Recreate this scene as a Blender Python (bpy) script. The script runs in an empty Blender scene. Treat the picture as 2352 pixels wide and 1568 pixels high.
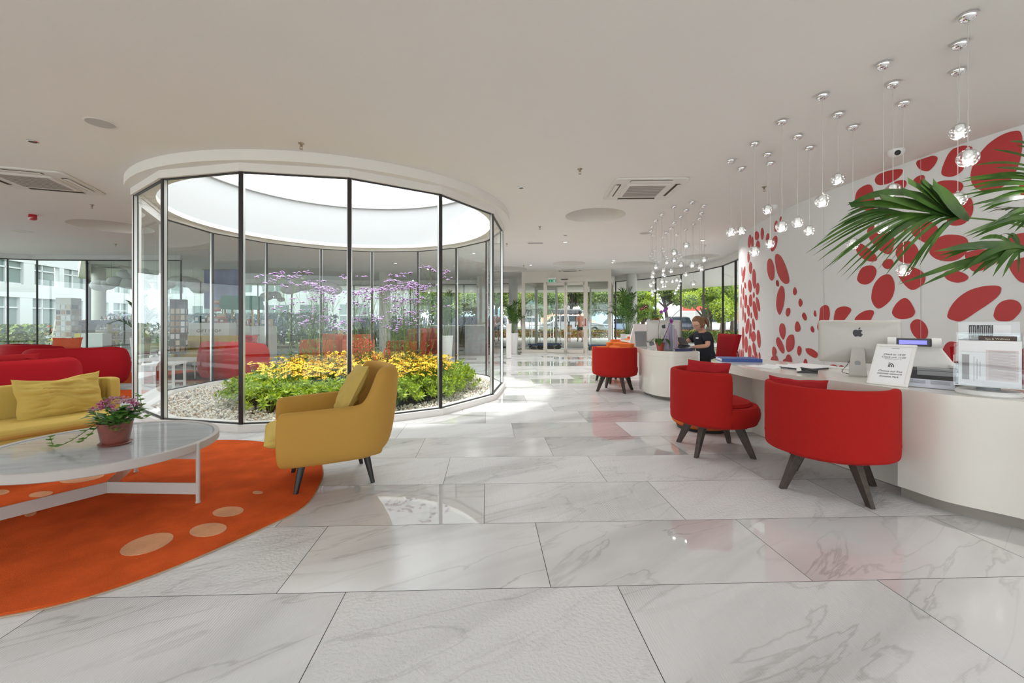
import bpy, math, random
from mathutils import Vector as V, Matrix, Euler, noise
from mathutils.geometry import tessellate_polygon
PI = math.pi
SC = bpy.context.scene
COL = SC.collection
FPX, EYE, HOR = 980.0, 1.17, 735.0

# ---------------------------------------------------------------- camera, light, exposure
cam = bpy.data.cameras.new('camera'); cam_ob = bpy.data.objects.new('camera', cam); COL.objects.link(cam_ob)
cam_ob.location = (0, 0, EYE); cam_ob.rotation_euler = (PI/2, 0, 0)
cam.sensor_width = 36; cam.lens = FPX/2352*36; cam.shift_y = -(784-HOR)/2352
cam.clip_start = 0.05; cam.clip_end = 500
SC.camera = cam_ob

world = bpy.data.worlds.new('sky'); SC.world = world; world.use_nodes = True
wn = world.node_tree; bgn = wn.nodes['Background']
tc = wn.nodes.new('ShaderNodeTexCoord'); sx = wn.nodes.new('ShaderNodeSeparateXYZ')
cr = wn.nodes.new('ShaderNodeValToRGB'); nz = wn.nodes.new('ShaderNodeTexNoise'); mx = wn.nodes.new('ShaderNodeMix'); mx.data_type = 'RGBA'
wn.links.new(tc.outputs['Generated'], sx.inputs[0]); wn.links.new(sx.outputs['Z'], cr.inputs[0])
cr.color_ramp.elements[0].position = 0.0; cr.color_ramp.elements[0].color = (.80, .84, .88, 1)
cr.color_ramp.elements[1].position = 0.5; cr.color_ramp.elements[1].color = (1, 1, 1, 1)
nz.inputs['Scale'].default_value = 2.5; nz.inputs['Detail'].default_value = 4
wn.links.new(tc.outputs['Generated'], nz.inputs['Vector'])
mx.blend_type = 'MIX'; mx.inputs['Factor'].default_value = .35
wn.links.new(nz.outputs['Fac'], mx.inputs['Factor']); wn.links.new(cr.outputs[0], mx.inputs['A']); mx.inputs['B'].default_value = (.93, .96, 1, 1)
wn.links.new(mx.outputs['Result'], bgn.inputs['Color']); bgn.inputs['Strength'].default_value = 2.1

def sunlamp(direction, strength, angle):
    l = bpy.data.lights.new('sun', 'SUN'); l.energy = strength; l.angle = math.radians(angle); l.color = (1, .97, .92)
    o = bpy.data.objects.new('sun', l); COL.objects.link(o)
    o.rotation_euler = V(direction).to_track_quat('-Z', 'Y').to_euler(); o.location = (-5, 8, 12)
sunlamp((.36, -.05, -1), 2.2, 4)

SC.view_settings.view_transform = 'Standard'; SC.view_settings.look = 'None'
SC.view_settings.exposure = 0.86; SC.view_settings.gamma = 1.0; SC.view_settings.use_curve_mapping = False
cy = SC.cycles
cy.max_bounces = 7; cy.diffuse_bounces = 5; cy.glossy_bounces = 4; cy.transmission_bounces = 6; cy.transparent_max_bounces = 16
cy.caustics_reflective = False; cy.caustics_refractive = False; cy.sample_clamp_indirect = 4

# ---------------------------------------------------------------- helpers
def at(px, py, z=0.0):
    "the point of the plane at height z that the photograph shows at (px, py)"
    Y = FPX*(EYE-z)/(py-HOR)
    return V(((px-1176)/FPX*Y, Y, z))
def atY(px, py, Y):
    return V(((px-1176)/FPX*Y, Y, EYE-(py-HOR)*Y/FPX))

MATS = {}
def principled(name):
    m = bpy.data.materials.new(name); m.use_nodes = True; MATS[name] = m
    return m, m.node_tree.nodes, m.node_tree.links, m.node_tree.nodes['Principled BSDF']
def mat(name, col, rough=.5, metal=0, spec=.5, sheen=0, bump=0, bscale=200, var=0, vscale=4, coat=0, emit=None, estr=0, trans=0, ior=1.45, det=3, sss=0, stretch=None):
    if name in MATS: return MATS[name]
    m, n, l, b = principled(name)
    b.inputs['Base Color'].default_value = (*col, 1); b.inputs['Roughness'].default_value = rough
    b.inputs['Metallic'].default_value = metal; b.inputs['Specular IOR Level'].default_value = spec
    if sheen: b.inputs['Sheen Weight'].default_value = sheen; b.inputs['Sheen Roughness'].default_value = .4; b.inputs['Sheen Tint'].default_value = (*[min(1, c*1.7+.02) for c in col], 1); b.inputs['Specular IOR Level'].default_value = .18
    if coat: b.inputs['Coat Weight'].default_value = coat; b.inputs['Coat Roughness'].default_value = .06
    if emit: b.inputs['Emission Color'].default_value = (*emit, 1); b.inputs['Emission Strength'].default_value = estr
    if trans: b.inputs['Transmission Weight'].default_value = trans; b.inputs['IOR'].default_value = ior
    if bump or var:
        t = n.new('ShaderNodeTexCoord'); mp = n.new('ShaderNodeMapping'); l.new(t.outputs['Object'], mp.inputs[0])
        if stretch: mp.inputs['Scale'].default_value = stretch
    if bump:
        z = n.new('ShaderNodeTexNoise'); z.inputs['Scale'].default_value = bscale; z.inputs['Detail'].default_value = det
        l.new(mp.outputs[0], z.inputs['Vector'])
        bp = n.new('ShaderNodeBump'); bp.inputs['Strength'].default_value = bump; bp.inputs['Distance'].default_value = .01
        l.new(z.outputs['Fac'], bp.inputs['Height']); l.new(bp.outputs[0], b.inputs['Normal'])
    if var:
        z = n.new('ShaderNodeTexNoise'); z.inputs['Scale'].default_value = vscale; z.inputs['Detail'].default_value = 4
        l.new(mp.outputs[0], z.inputs['Vector'])
        r = n.new('ShaderNodeValToRGB'); r.color_ramp.elements[0].position = .3; r.color_ramp.elements[1].position = .7
        r.color_ramp.elements[0].color = (*[c*(1-var) for c in col], 1); r.color_ramp.elements[1].color = (*[min(1, c*(1+var)) for c in col], 1)
        l.new(z.outputs['Fac'], r.inputs[0]); l.new(r.outputs[0], b.inputs['Base Color'])
    return m

def leafmat(name, c1, c2, rough=.5, tl=.35, scale=30):
    "leaves: colour varies from leaf to leaf, some light goes through"
    m, n, l, b = principled(name)
    t = n.new('ShaderNodeTexCoord'); z = n.new('ShaderNodeTexNoise'); z.inputs['Scale'].default_value = scale; z.inputs['Detail'].default_value = 2
    oi = n.new('ShaderNodeObjectInfo'); ad = n.new('ShaderNodeVectorMath'); ad.operation = 'ADD'
    l.new(t.outputs['Object'], ad.inputs[0]); l.new(oi.outputs['Random'], ad.inputs[1]); l.new(ad.outputs[0], z.inputs['Vector'])
    r = n.new('ShaderNodeValToRGB'); r.color_ramp.elements[0].position = .35; r.color_ramp.elements[1].position = .65
    r.color_ramp.elements[0].color = (*c1, 1); r.color_ramp.elements[1].color = (*c2, 1)
    l.new(z.outputs['Fac'], r.inputs[0]); l.new(r.outputs[0], b.inputs['Base Color']); b.inputs['Roughness'].default_value = rough
    b.inputs['Specular IOR Level'].default_value = .3
    tr = n.new('ShaderNodeBsdfTranslucent'); l.new(r.outputs[0], tr.inputs['Color'])
    mxs = n.new('ShaderNodeMixShader'); mxs.inputs[0].default_value = tl
    l.new(b.outputs[0], mxs.inputs[1]); l.new(tr.outputs[0], mxs.inputs[2]); l.new(mxs.outputs[0], n['Material Output'].inputs['Surface'])
    return m

def glassmat(name, tint=(.93, .97, .95), refl=1.0, ior=1.5):
    "window glass: a mirror share by the Fresnel law over a faint green body"
    m, n, l, b = principled(name); n.remove(b)
    tr = n.new('ShaderNodeBsdfTransparent'); tr.inputs[0].default_value = (*tint, 1)
    gl = n.new('ShaderNodeBsdfGlossy'); gl.inputs['Roughness'].default_value = 0.0; gl.inputs[0].default_value = (.95, .98, 1, 1)
    fr = n.new('ShaderNodeFresnel'); ge = n.new('ShaderNodeNewGeometry')   # the same share from either side
    e = n.new('ShaderNodeMath'); e.operation = 'MULTIPLY_ADD'; e.inputs[1].default_value = -2; e.inputs[2].default_value = 1; l.new(ge.outputs['Backfacing'], e.inputs[0])
    pw = n.new('ShaderNodeMath'); pw.operation = 'POWER'; pw.inputs[0].default_value = ior; l.new(e.outputs[0], pw.inputs[1]); l.new(pw.outputs[0], fr.inputs['IOR'])
    ml = n.new('ShaderNodeMath'); ml.operation = 'MULTIPLY'; ml.inputs[1].default_value = refl; ml.use_clamp = True
    ms = n.new('ShaderNodeMixShader'); l.new(fr.outputs[0], ml.inputs[0]); l.new(ml.outputs[0], ms.inputs[0])
    l.new(tr.outputs[0], ms.inputs[1]); l.new(gl.outputs[0], ms.inputs[2]); l.new(ms.outputs[0], n['Material Output'].inputs['Surface'])
    return m

class MB:
    "collects vertices and faces; build() links them as one mesh object"
    def __init__(s): s.v = []; s.f = []; s.m = []; s.M = Matrix.Identity(4); s.k = 0
    def add(s, vs, fs):
        o = len(s.v); s.v += [tuple(s.M @ V(p)) for p in vs]; s.f += [tuple(i+o for i in f) for f in fs]; s.m += [s.k]*len(fs); return s
    def box(s, c, d, rz=0, rx=0, ry=0):
        R = Euler((rx, ry, rz)).to_matrix(); x, y, z = d[0]/2, d[1]/2, d[2]/2; c = V(c)
        return s.add([c + R @ V((i*x, j*y, k*z)) for k in (-1, 1) for j in (-1, 1) for i in (-1, 1)],
                     [(0, 2, 3, 1), (4, 5, 7, 6), (0, 1, 5, 4), (2, 6, 7, 3), (0, 4, 6, 2), (1, 3, 7, 5)])
    def rbox(s, c, d, r=.02, n=3, rz=0, rx=0, ry=0):
        "box with corners rounded in plan (x, y)"
        R = Euler((rx, ry, rz)).to_matrix(); c = V(c); P = []
        for a, (sx_, sy_) in enumerate(((1, 1), (-1, 1), (-1, -1), (1, -1))):
            for i in range(n+1):
                t = a*PI/2 + i/n*PI/2; P.append((sx_*(d[0]/2-r)+r*math.cos(t), sy_*(d[1]/2-r)+r*math.sin(t)))
        N = len(P)
        return s.add([c + R @ V((p[0], p[1], z)) for z in (-d[2]/2, d[2]/2) for p in P],
                     [(i, (i+1) % N, N+(i+1) % N, N+i) for i in range(N)] + [tuple(range(N))[::-1], tuple(range(N, 2*N))])
    def cyl(s, a, b, r0, r1=None, n=16, cap=True):
        a = V(a); b = V(b); r1 = r0 if r1 is None else r1; d = (b-a)
        if d.length < 1e-7: return s
        q = d.to_track_quat('Z', 'Y'); vs = []
        for p, r in ((a, r0), (b, r1)):
            for i in range(n): t = 2*PI*i/n; vs.append(p + q @ V((r*math.cos(t), r*math.sin(t), 0)))
        fs = [(i, (i+1) % n, n+(i+1) % n, n+i) for i in range(n)]
        if cap: fs += [tuple(range(n))[::-1], tuple(range(n, 2*n))]
        return s.add(vs, fs)
    def tube(s, pts, r, n=8, cap=True):
        pts = [V(p) for p in pts]; rs = r if isinstance(r, (list, tuple)) else [r]*len(pts); vs = []; up = None
        for i, p in enumerate(pts):
            d = (pts[min(i+1, len(pts)-1)] - pts[max(i-1, 0)])
            if d.length < 1e-9: d = V((0, 0, 1))
            d.normalize()
            if up is None: up = V((0, 0, 1)) if abs(d.z) < .9 else V((1, 0, 0))
            x = up.cross(d)
            if x.length < 1e-5: x = V((1, 0, 0)).cross(d)
            x.normalize(); y = d.cross(x); up = y
            for k in range(n): t = 2*PI*k/n; vs.append(p + (x*math.cos(t)+y*math.sin(t))*rs[i])
        L = len(pts)
        fs = [(i*n+k, i*n+(k+1) % n, (i+1)*n+(k+1) % n, (i+1)*n+k) for i in range(L-1) for k in range(n)]
        if cap: fs += [tuple(range(n))[::-1], tuple(range((L-1)*n, L*n))]
        return s.add(vs, fs)
    def lathe(s, prof, n=32, c=(0, 0, 0), sx_=1, sy_=1, cap=True):
        c = V(c); L = len(prof)
        vs = [c + V((r*math.cos(2*PI*k/n)*sx_, r*math.sin(2*PI*k/n)*sy_, z)) for r, z in prof for k in range(n)]
        fs = [(i*n+k, i*n+(k+1) % n, (i+1)*n+(k+1) % n, (i+1)*n+k) for i in range(L-1) for k in range(n)]
        if cap: fs += [tuple(range(n))[::-1], tuple(range((L-1)*n, L*n))]
        return s.add(vs, fs)
    def ball(s, c, r, n=16, m=10, sz=(1, 1, 1), R=None):
        prof = [(math.sin(PI*i/m), -math.cos(PI*i/m)) for i in range(m+1)]; c = V(c); vs = []; R = R or Matrix.Identity(3)
        for q, z in prof[1:-1]:
            for k in range(n): vs.append(c + R @ V((q*math.cos(2*PI*k/n)*r*sz[0], q*math.sin(2*PI*k/n)*r*sz[1], z*r*sz[2])))
        L = m-1
        fs = [(i*n+k, i*n+(k+1) % n, (i+1)*n+(k+1) % n, (i+1)*n+k) for i in range(L-1) for k in range(n)]
        vs += [c + R @ V((0, 0, -r*sz[2])), c + R @ V((0, 0, r*sz[2]))]; b = L*n
        fs += [(b, (k+1) % n, k) for k in range(n)] + [(b+1, (L-1)*n+k, (L-1)*n+(k+1) % n) for k in range(n)]
        return s.add(vs, fs)
    def prism(s, poly, z0, z1, holes=()):
        loops = [list(poly)] + [list(h) for h in holes]; flat = [p for L in loops for p in L]; N = len(flat)
        tri = tessellate_polygon([[V((p[0], p[1], 0)) for p in L] for L in loops])
        fs = [tuple(t) for t in tri]
        if z0 != z1: fs = [t[::-1] for t in fs] + [tuple(i+N for i in t) for t in fs]
        o = 0
        if z0 != z1:
            for L in loops:
                n = len(L); fs += [(o+i, o+(i+1) % n, N+o+(i+1) % n, N+o+i) for i in range(n)]; o += n
        return s.add([(p[0], p[1], z0) for p in flat] + ([(p[0], p[1], z1) for p in flat] if z0 != z1 else []), fs)
    def strip(s, pts, z0, z1, t=0, closed=False):
        "upright wall along a plan path, t thick to its left"
        n = len(pts); vs = []
        for i, p in enumerate(pts):
            a = V(pts[i-1] if (i or closed) else p); b = V(pts[(i+1) % n] if (i < n-1 or closed) else p); d = (V(b[:2]) - V(a[:2]))
            d.normalize(); nn = V((-d.y, d.x))
            vs += [(p[0], p[1], z0), (p[0], p[1], z1), (p[0]+nn.x*t, p[1]+nn.y*t, z1), (p[0]+nn.x*t, p[1]+nn.y*t, z0)]
        fs = []
        for i in range(n if closed else n-1):
            a, b = i*4, ((i+1) % n)*4
            if t: fs += [(a+k, a+(k+1) % 4, b+(k+1) % 4, b+k) for k in range(4)]
            else: fs += [(a, b, b+1, a+1)]
        if t and not closed: fs += [(0, 3, 2, 1), tuple((n-1)*4+k for k in range(4))]
        return s.add(vs, fs)
    def grid(s, fn, nu, nv, cu=False, cv=False):
        vs = [fn(i/(nu if cu else nu-1), j/(nv if cv else nv-1)) for i in range(nu) for j in range(nv)]
        return s.add(vs, [(i*nv+j, ((i+1) % nu)*nv+j, ((i+1) % nu)*nv+(j+1) % nv, i*nv+(j+1) % nv)
                          for i in range(nu if cu else nu-1) for j in range(nv if cv else nv-1)])
    def build(s, name, mats, parent=None, smooth=True, sub=0, bevel=0, angle=.6):
        me = bpy.data.meshes.new(name); me.from_pydata(s.v, [], s.f); me.update()
        for m in (mats if isinstance(mats, (list, tuple)) else [mats]): me.materials.append(m)
        if any(s.m): me.polygons.foreach_set('material_index', s.m)
        if smooth:
            me.polygons.foreach_set('use_smooth', [True]*len(me.polygons))
            if not sub and angle: me.set_sharp_from_angle(angle=angle)
        o = bpy.data.objects.new(name, me); COL.objects.link(o); o.parent = parent
        if bevel:
            b = o.modifiers.new('bevel', 'BEVEL'); b.width = bevel; b.segments = 2; b.limit_method = 'ANGLE'; b.angle_limit = .7
        if sub:
            b = o.modifiers.new('sub', 'SUBSURF'); b.levels = sub; b.render_levels = sub
        return o

def tag(o, label=None, cat=None, group=None, kind=None):
    if label: o['label'] = label
    if cat: o['category'] = cat
    if group: o['group'] = group
    if kind: o['kind'] = kind
    return o
def thing(name, label, cat, loc=(0, 0, 0), rz=0, group=None, scale=1):
    o = bpy.data.objects.new(name, None); COL.objects.link(o); o.empty_display_size = .1
    o.location = loc; o.rotation_euler = (0, 0, rz)
    if scale != 1: o.scale = (scale,)*3 if not isinstance(scale, (tuple, list)) else scale
    return tag(o, label, cat, group)
def struct(o): o['kind'] = 'structure'; return o
def dup(root, loc=None, rz=None, label=None, group=None, scale=None):
    r = root.copy(); COL.objects.link(r)
    if loc is not None: r.location = loc
    if rz is not None: r.rotation_euler = (r.rotation_euler[0], r.rotation_euler[1], rz)
    if scale is not None: r.scale = (scale,)*3 if not isinstance(scale, (tuple, list)) else scale
    if label: r['label'] = label
    if group: r['group'] = group
    for ch in list(root.children):
        c = ch.copy(); COL.objects.link(c); c.parent = r
        for g in list(ch.children):
            d = g.copy(); COL.objects.link(d); d.parent = c
    return r
def text(name, body, size, mt, loc, rot, parent=None, ext=.0005, align='CENTER', sx_=1):
    c = bpy.data.curves.new(name, 'FONT'); c.body = body; c.size = size; c.extrude = ext; c.align_x = align; c.align_y = 'CENTER'
    c.resolution_u = 3; c.shear = .25 if 'Check' in body or 'Choose' in body or 'internet' in body or 'Amadria' in body else 0; c.materials.append(mt)
    q = bpy.data.objects.new(name, c); COL.objects.link(q); dg = bpy.context.evaluated_depsgraph_get(); dg.update()
    me = bpy.data.meshes.new_from_object(q.evaluated_get(dg)); bpy.data.objects.remove(q); bpy.data.curves.remove(c)
    if not me.materials: me.materials.append(mt)
    o = bpy.data.objects.new(name, me); COL.objects.link(o); o.location = loc; o.rotation_euler = rot; o.parent = parent; o.scale = (sx_, 1, 1)
    return o
def catmull(pts, n=6, closed=True):
    P = [V(p) for p in pts]; N = len(P); out = []
    for i in range(N if closed else N-1):
        p0, p1, p2, p3 = (P[(i+k-1) % N] if closed else P[min(max(i+k-1, 0), N-1)] for k in range(4))
        for j in range(n):
            t = j/n; out.append(.5*((2*p1)+(p2-p0)*t+(2*p0-5*p1+4*p2-p3)*t*t+(3*p1-p0-3*p2+p3)*t**3))
    if not closed: out.append(P[-1].copy())
    return out
def circle(cx, cyy, r, n=48, ry=None):
    ry = r if ry is None else ry
    return [(cx+r*math.cos(2*PI*i/n), cyy+ry*math.sin(2*PI*i/n)) for i in range(n)]
rnd = random.Random(7)
# ---------------------------------------------------------------- materials
M_ceil = mat('ceiling_paint', (.80, .775, .735), .9)
M_white = mat('white_paint', (.82, .81, .79), .7)
M_lacq = mat('white_lacquer', (.73, .70, .645), .14, coat=.3); M_tfr = mat('greige_powder_coat', (.50, .48, .46), .4)
M_lacq2 = mat('white_powder_coat', (.80, .78, .76), .4)
M_frame = mat('dark_frame', (.035, .03, .03), .35, metal=.4)
M_cream = mat('cream_frame', (.66, .62, .55), .5)
M_alu = mat('aluminium', (.80, .80, .79), .32, metal=1)
M_chrome = mat('chrome', (.85, .85, .86), .06, metal=1)
M_alu2 = mat('silver_plastic', (.52, .50, .47), .42, metal=.25)
M_black = mat('black_plastic', (.02, .02, .022), .4)
M_grey = mat('grey_plastic', (.30, .31, .32), .5)
M_dgrey = mat('dark_grey_plastic', (.07, .07, .075), .45)
M_glass = glassmat('clear_glass', refl=.9)
M_glass2 = glassmat('green_glass', (.86, .93, .90), refl=1.6)
M_acryl = glassmat('clear_acrylic', (.93, .95, .96), refl=2.0, ior=1.45)
M_mural = mat('red_mural_vinyl', (.50, .040, .042), .5)
M_red = mat('red_wool', (.37, .012, .009), .85, sheen=.3, bump=.25, bscale=400)
M_redd = mat('deep_red_velvet', (.38, .006, .013), .75, sheen=.4, bump=.15, bscale=300)
M_redc = mat('crimson_cotton', (.36, .014, .018), .8, sheen=.3, bump=.2, bscale=300)
M_orange = mat('orange_wool', (.60, .14, .03), .85, sheen=.4, bump=.2, bscale=400)
M_coral = mat('coral_fabric', (.62, .13, .06), .85, sheen=.3)
M_must = mat('mustard_velvet', (.46, .255, .055), .8, sheen=.3, bump=.12, bscale=350)
M_must2 = mat('ochre_fabric', (.58, .42, .11), .85, sheen=.3, bump=.2, bscale=280)
M_olive = mat('olive_cotton', (.50, .36, .10), .85, sheen=.2, bump=.2, bscale=250)
M_wood = mat('dark_wood', (.055, .038, .03), .5, var=.3, vscale=30)
M_blackwood = mat('black_wood', (.018, .017, .017), .4)
M_paper = mat('white_paper', (.84, .84, .86), .8)
M_ink = mat('grey_ink', (.16, .15, .16), .8)
M_tcotta = mat('brown_glazed_pot', (.20, .06, .045), .3, var=.25, vscale=14)
M_potred = mat('red_glazed_pot', (.30, .035, .015), .15, coat=.5)
M_pot = mat('white_planter', (.72, .72, .71), .4)
M_soil = mat('soil', (.045, .03, .02), .95, bump=.6, bscale=60)
M_skin = mat('skin', (.66, .36, .25), .5)
M_navy = mat('navy_cloth', (.018, .020, .030), .9)
M_blue = mat('blue_cloth_binder', (.035, .085, .33), .5)
L_palm = leafmat('palm_leaf', (.032, .090, .014), (.085, .18, .028), .38, .3, 6)
L_green = leafmat('fresh_leaf', (.06, .18, .015), (.20, .36, .05), .4, .35, 40)

# ---------------------------------------------------------------- marble floor tiles
def marble(name, rough, bump=0, bscale=60, ribs=False, base=(.705, .71, .725), vein=(.34, .335, .335), coat=0):
    m, n, l, b = principled(name)
    uv = n.new('ShaderNodeUVMap'); uv.uv_map = 'UVMap'
    m0 = n.new('ShaderNodeMapping'); m0.inputs['Rotation'].default_value = (0, 0, -.52); l.new(uv.outputs[0], m0.inputs[0])
    mp = n.new('ShaderNodeMapping'); mp.inputs['Scale'].default_value = (.55, 2.3, 1)
    l.new(m0.outputs[0], mp.inputs[0])
    n1 = n.new('ShaderNodeTexNoise'); n1.inputs['Scale'].default_value = 1.6; n1.inputs['Detail'].default_value = 7; n1.inputs['Distortion'].default_value = .7; l.new(mp.outputs[0], n1.inputs['Vector'])
    n2 = n.new('ShaderNodeTexNoise'); n2.inputs['Scale'].default_value = 1.0; n2.inputs['Detail'].default_value = 5; n2.inputs['Distortion'].default_value = .6; l.new(mp.outputs[0], n2.inputs['Vector'])
    a = n.new('ShaderNodeMath'); a.operation = 'SUBTRACT'; a.inputs[1].default_value = .5; l.new(n1.outputs['Fac'], a.inputs[0])
    ab = n.new('ShaderNodeMath'); ab.operation = 'ABSOLUTE'; l.new(a.outputs[0], ab.inputs[0])
    r1 = n.new('ShaderNodeValToRGB'); r1.color_ramp.elements[0].position = 0; r1.color_ramp.elements[1].position = .022
    r1.color_ramp.elements[0].color = (1, 1, 1, 1); r1.color_ramp.elements[1].color = (0, 0, 0, 1); l.new(ab.outputs[0], r1.inputs[0])
    r2 = n.new('ShaderNodeValToRGB'); r2.color_ramp.elements[0].position = .46; r2.color_ramp.elements[1].position = .70
    r2.color_ramp.elements[0].color = (0, 0, 0, 1); r2.color_ramp.elements[1].color = (.75, .75, .75, 1); l.new(n2.outputs['Fac'], r2.inputs[0])
    vm = n.new('ShaderNodeMath'); vm.operation = 'MULTIPLY'; l.new(r1.outputs[0], vm.inputs[0])
    r3 = n.new('ShaderNodeValToRGB'); r3.color_ramp.elements[0].position = .42; r3.color_ramp.elements[1].position = .62
    r3.color_ramp.elements[0].color = (.12, .12, .12, 1); r3.color_ramp.elements[1].color = (.8, .8, .8, 1); l.new(n2.outputs['Fac'], r3.inputs[0]); l.new(r3.outputs[0], vm.inputs[1])
    mx_ = n.new('ShaderNodeMath'); mx_.operation = 'MAXIMUM'; l.new(vm.outputs[0], mx_.inputs[0])
    ms = n.new('ShaderNodeMath'); ms.operation = 'MULTIPLY'; ms.inputs[1].default_value = .70; l.new(r2.outputs[0], ms.inputs[0]); l.new(ms.outputs[0], mx_.inputs[1])
    mc = n.new('ShaderNodeMix'); mc.data_type = 'RGBA'; mc.inputs['A'].default_value = (*base, 1); mc.inputs['B'].default_value = (*vein, 1)
    l.new(mx_.outputs[0], mc.inputs['Factor']); l.new(mc.outputs['Result'], b.inputs['Base Color'])
    b.inputs['Roughness'].default_value = rough
    if coat: b.inputs['Coat Weight'].default_value = coat; b.inputs['Coat Roughness'].default_value = .01; b.inputs['Coat IOR'].default_value = 1.8
    if bump:
        if ribs:
            w = n.new('ShaderNodeTexWave'); w.bands_direction = 'X'; w.inputs['Scale'].default_value = 30; w.inputs['Distortion'].default_value = 1.5; w.inputs['Detail'].default_value = 2
            l.new(uv.outputs[0], w.inputs['Vector']); src = w.outputs['Fac']
        else:
            w = n.new('ShaderNodeTexNoise'); w.inputs['Scale'].default_value = bscale; w.inputs['Detail'].default_value = 4; l.new(uv.outputs[0], w.inputs['Vector']); src = w.outputs['Fac']
        bp = n.new('ShaderNodeBump'); bp.inputs['Strength'].default_value = bump; bp.inputs['Distance'].default_value = .01
        l.new(src, bp.inputs['Height']); l.new(bp.outputs[0], b.inputs['Normal'])
    return m
T_mats = [marble('polished_marble', .03, coat=.6), marble('riven_marble', .33, .55, 60), marble('ribbed_marble', .36, .20, ribs=True),
          marble('honed_marble', .22, .03, 30), mat('dark_grout', (.10, .095, .09), .9)]
UD = V((math.cos(math.radians(2.1)), math.sin(math.radians(2.1)))); VD = V((-math.sin(math.radians(3.39)), math.cos(math.radians(3.39))))
def tile_floor():
    # tiles 1.18 x 0.6 m, each row a quarter tile further
    O = V((0, 0)); vs = []; fs = []; ms = []; uvs = []
    r = random.Random(3)
    polished = {(1, -1), (0, 1), (0, 0), (-1, 1), (3, 1), (4, 0), (2, 3), (6, 0), (7, 1), (9, 0), (11, 1)}
    g = .0016
    gloss = [(10, 1), (12, 1), (12, 2), (13, 0), (15, 1), (16, 2), (17, 0), (19, 1), (21, 0), (22, 1)]
    for j in range(-14, 28):
        v0 = 1.862+.5985*j; v1 = v0+.5985
        off = .28-.295*j; off -= math.floor(off/1.18)*1.18
        for i in range(-16, 9):
            u0 = off+1.18*i; u1 = u0+1.18
            c = O + UD*(u0+u1)/2 + VD*(v0+v1)/2
            if c.x < -17.5 or c.x > 9.6 or c.y > 18.4: continue
            if (c-V((-2.785, 7.125))).length < 1.6 or (c.y > 11.5 and c.x < -c.y+.2): continue
            k = len(vs)
            for a, b_ in ((u0+g, v0+g), (u1-g, v0+g), (u1-g, v1-g), (u0+g, v1-g)):
                p = O+UD*a+VD*b_; vs.append((p.x, p.y, 0))
            fs.append((k, k+1, k+2, k+3))
            ii = round((u0-(.28-.295*j))/1.18)  # column counted from the row's own joint
            q = r.random(); mi = 0 if q < .2 else 1 if q < .5 else 2 if q < .72 else 3
            ux = u0
            if j == 1 and -1.3 < ux < -1.0: mi = 0
            elif j == 0 and ux > 0: mi = 0 if ux > 1.2 else 0
            elif j == 0: mi = 3 if ux > -1 else 1
            elif j == -1: mi = 1 if -.8 < ux < 0 else 2 if ux < 1.2 else 0
            elif j == 1 and ux < 1.0 and ux > -1: mi = 2
            elif j == 1 or (j == 2 and ux > -1.4): mi = 1
            elif j == 3: mi = 0 if .3 < ux < .9 else 3
            elif j == 4: mi = 0 if 0 < ux < .6 else 1
            elif j >= 9: mi = 0 if q < .33 else 3
            ms.append(mi); ru, rv = r.uniform(0, 40), r.uniform(0, 40); fl = r.choice((1, -1))
            uvs += [(ru+fl*a*1.18, rv+fl*b_*.6) for a, b_ in ((0, 0), (1, 0), (1, 1), (0, 1))]
    k = len(vs); vs += [(-17.6, -6.5, -.0015), (9.7, -6.5, -.0015), (9.7, 18.4, -.0015), (-17.6, 18.4, -.0015), (-17.6, 17.6, -.0015), (-11.6, 11.6, -.0015), (-17.6, 10, -.0015)]
    fs.append(tuple(range(k, k+7))); ms.append(4); uvs += [(0, 0)]*7
    me = bpy.data.meshes.new('floor'); me.from_pydata(vs, [], fs); me.update()
    for m in T_mats: me.materials.append(m)
    me.polygons.foreach_set('material_index', ms)
    ul = me.uv_layers.new(name='UVMap'); ul.data.foreach_set('uv', [c for p in uvs for c in p])
    o = bpy.data.objects.new('floor', me); COL.objects.link(o); return struct(o)
tile_floor()

# ---------------------------------------------------------------- atrium geometry
AC = V((-2.785, 7.125)); AR = 2.63
AANG = [-167.6, -137.4, -114, -91.4, -67.7, -44, -18.7, 7.3, 29.2, 52.7, 75.4, 98.8, 122.2, 145.6, 169.0]
def aring(r): return [(AC.x+r*math.cos(math.radians(a)), AC.y+r*math.sin(math.radians(a))) for a in AANG]
CEIL, GTOP, CURB = 2.93, 2.73, .075
def ring_between(mb, lo, li, z0, z1):
    "closed ring of rectangular section between two polygons of equal count"
    n = len(lo); vs = [(p[0], p[1], z) for p in lo for z in (z0, z1)] + [(p[0], p[1], z) for p in li for z in (z0, z1)]
    fs = []
    for i in range(n):
        a, b = 2*i, 2*((i+1) % n); c, d = 2*n+a, 2*n+b
        fs += [(a, b, b+1, a+1), (c+1, d+1, d, c), (a+1, b+1, d+1, c+1), (c, d, b, a)]
    return mb.add(vs, fs)

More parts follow.
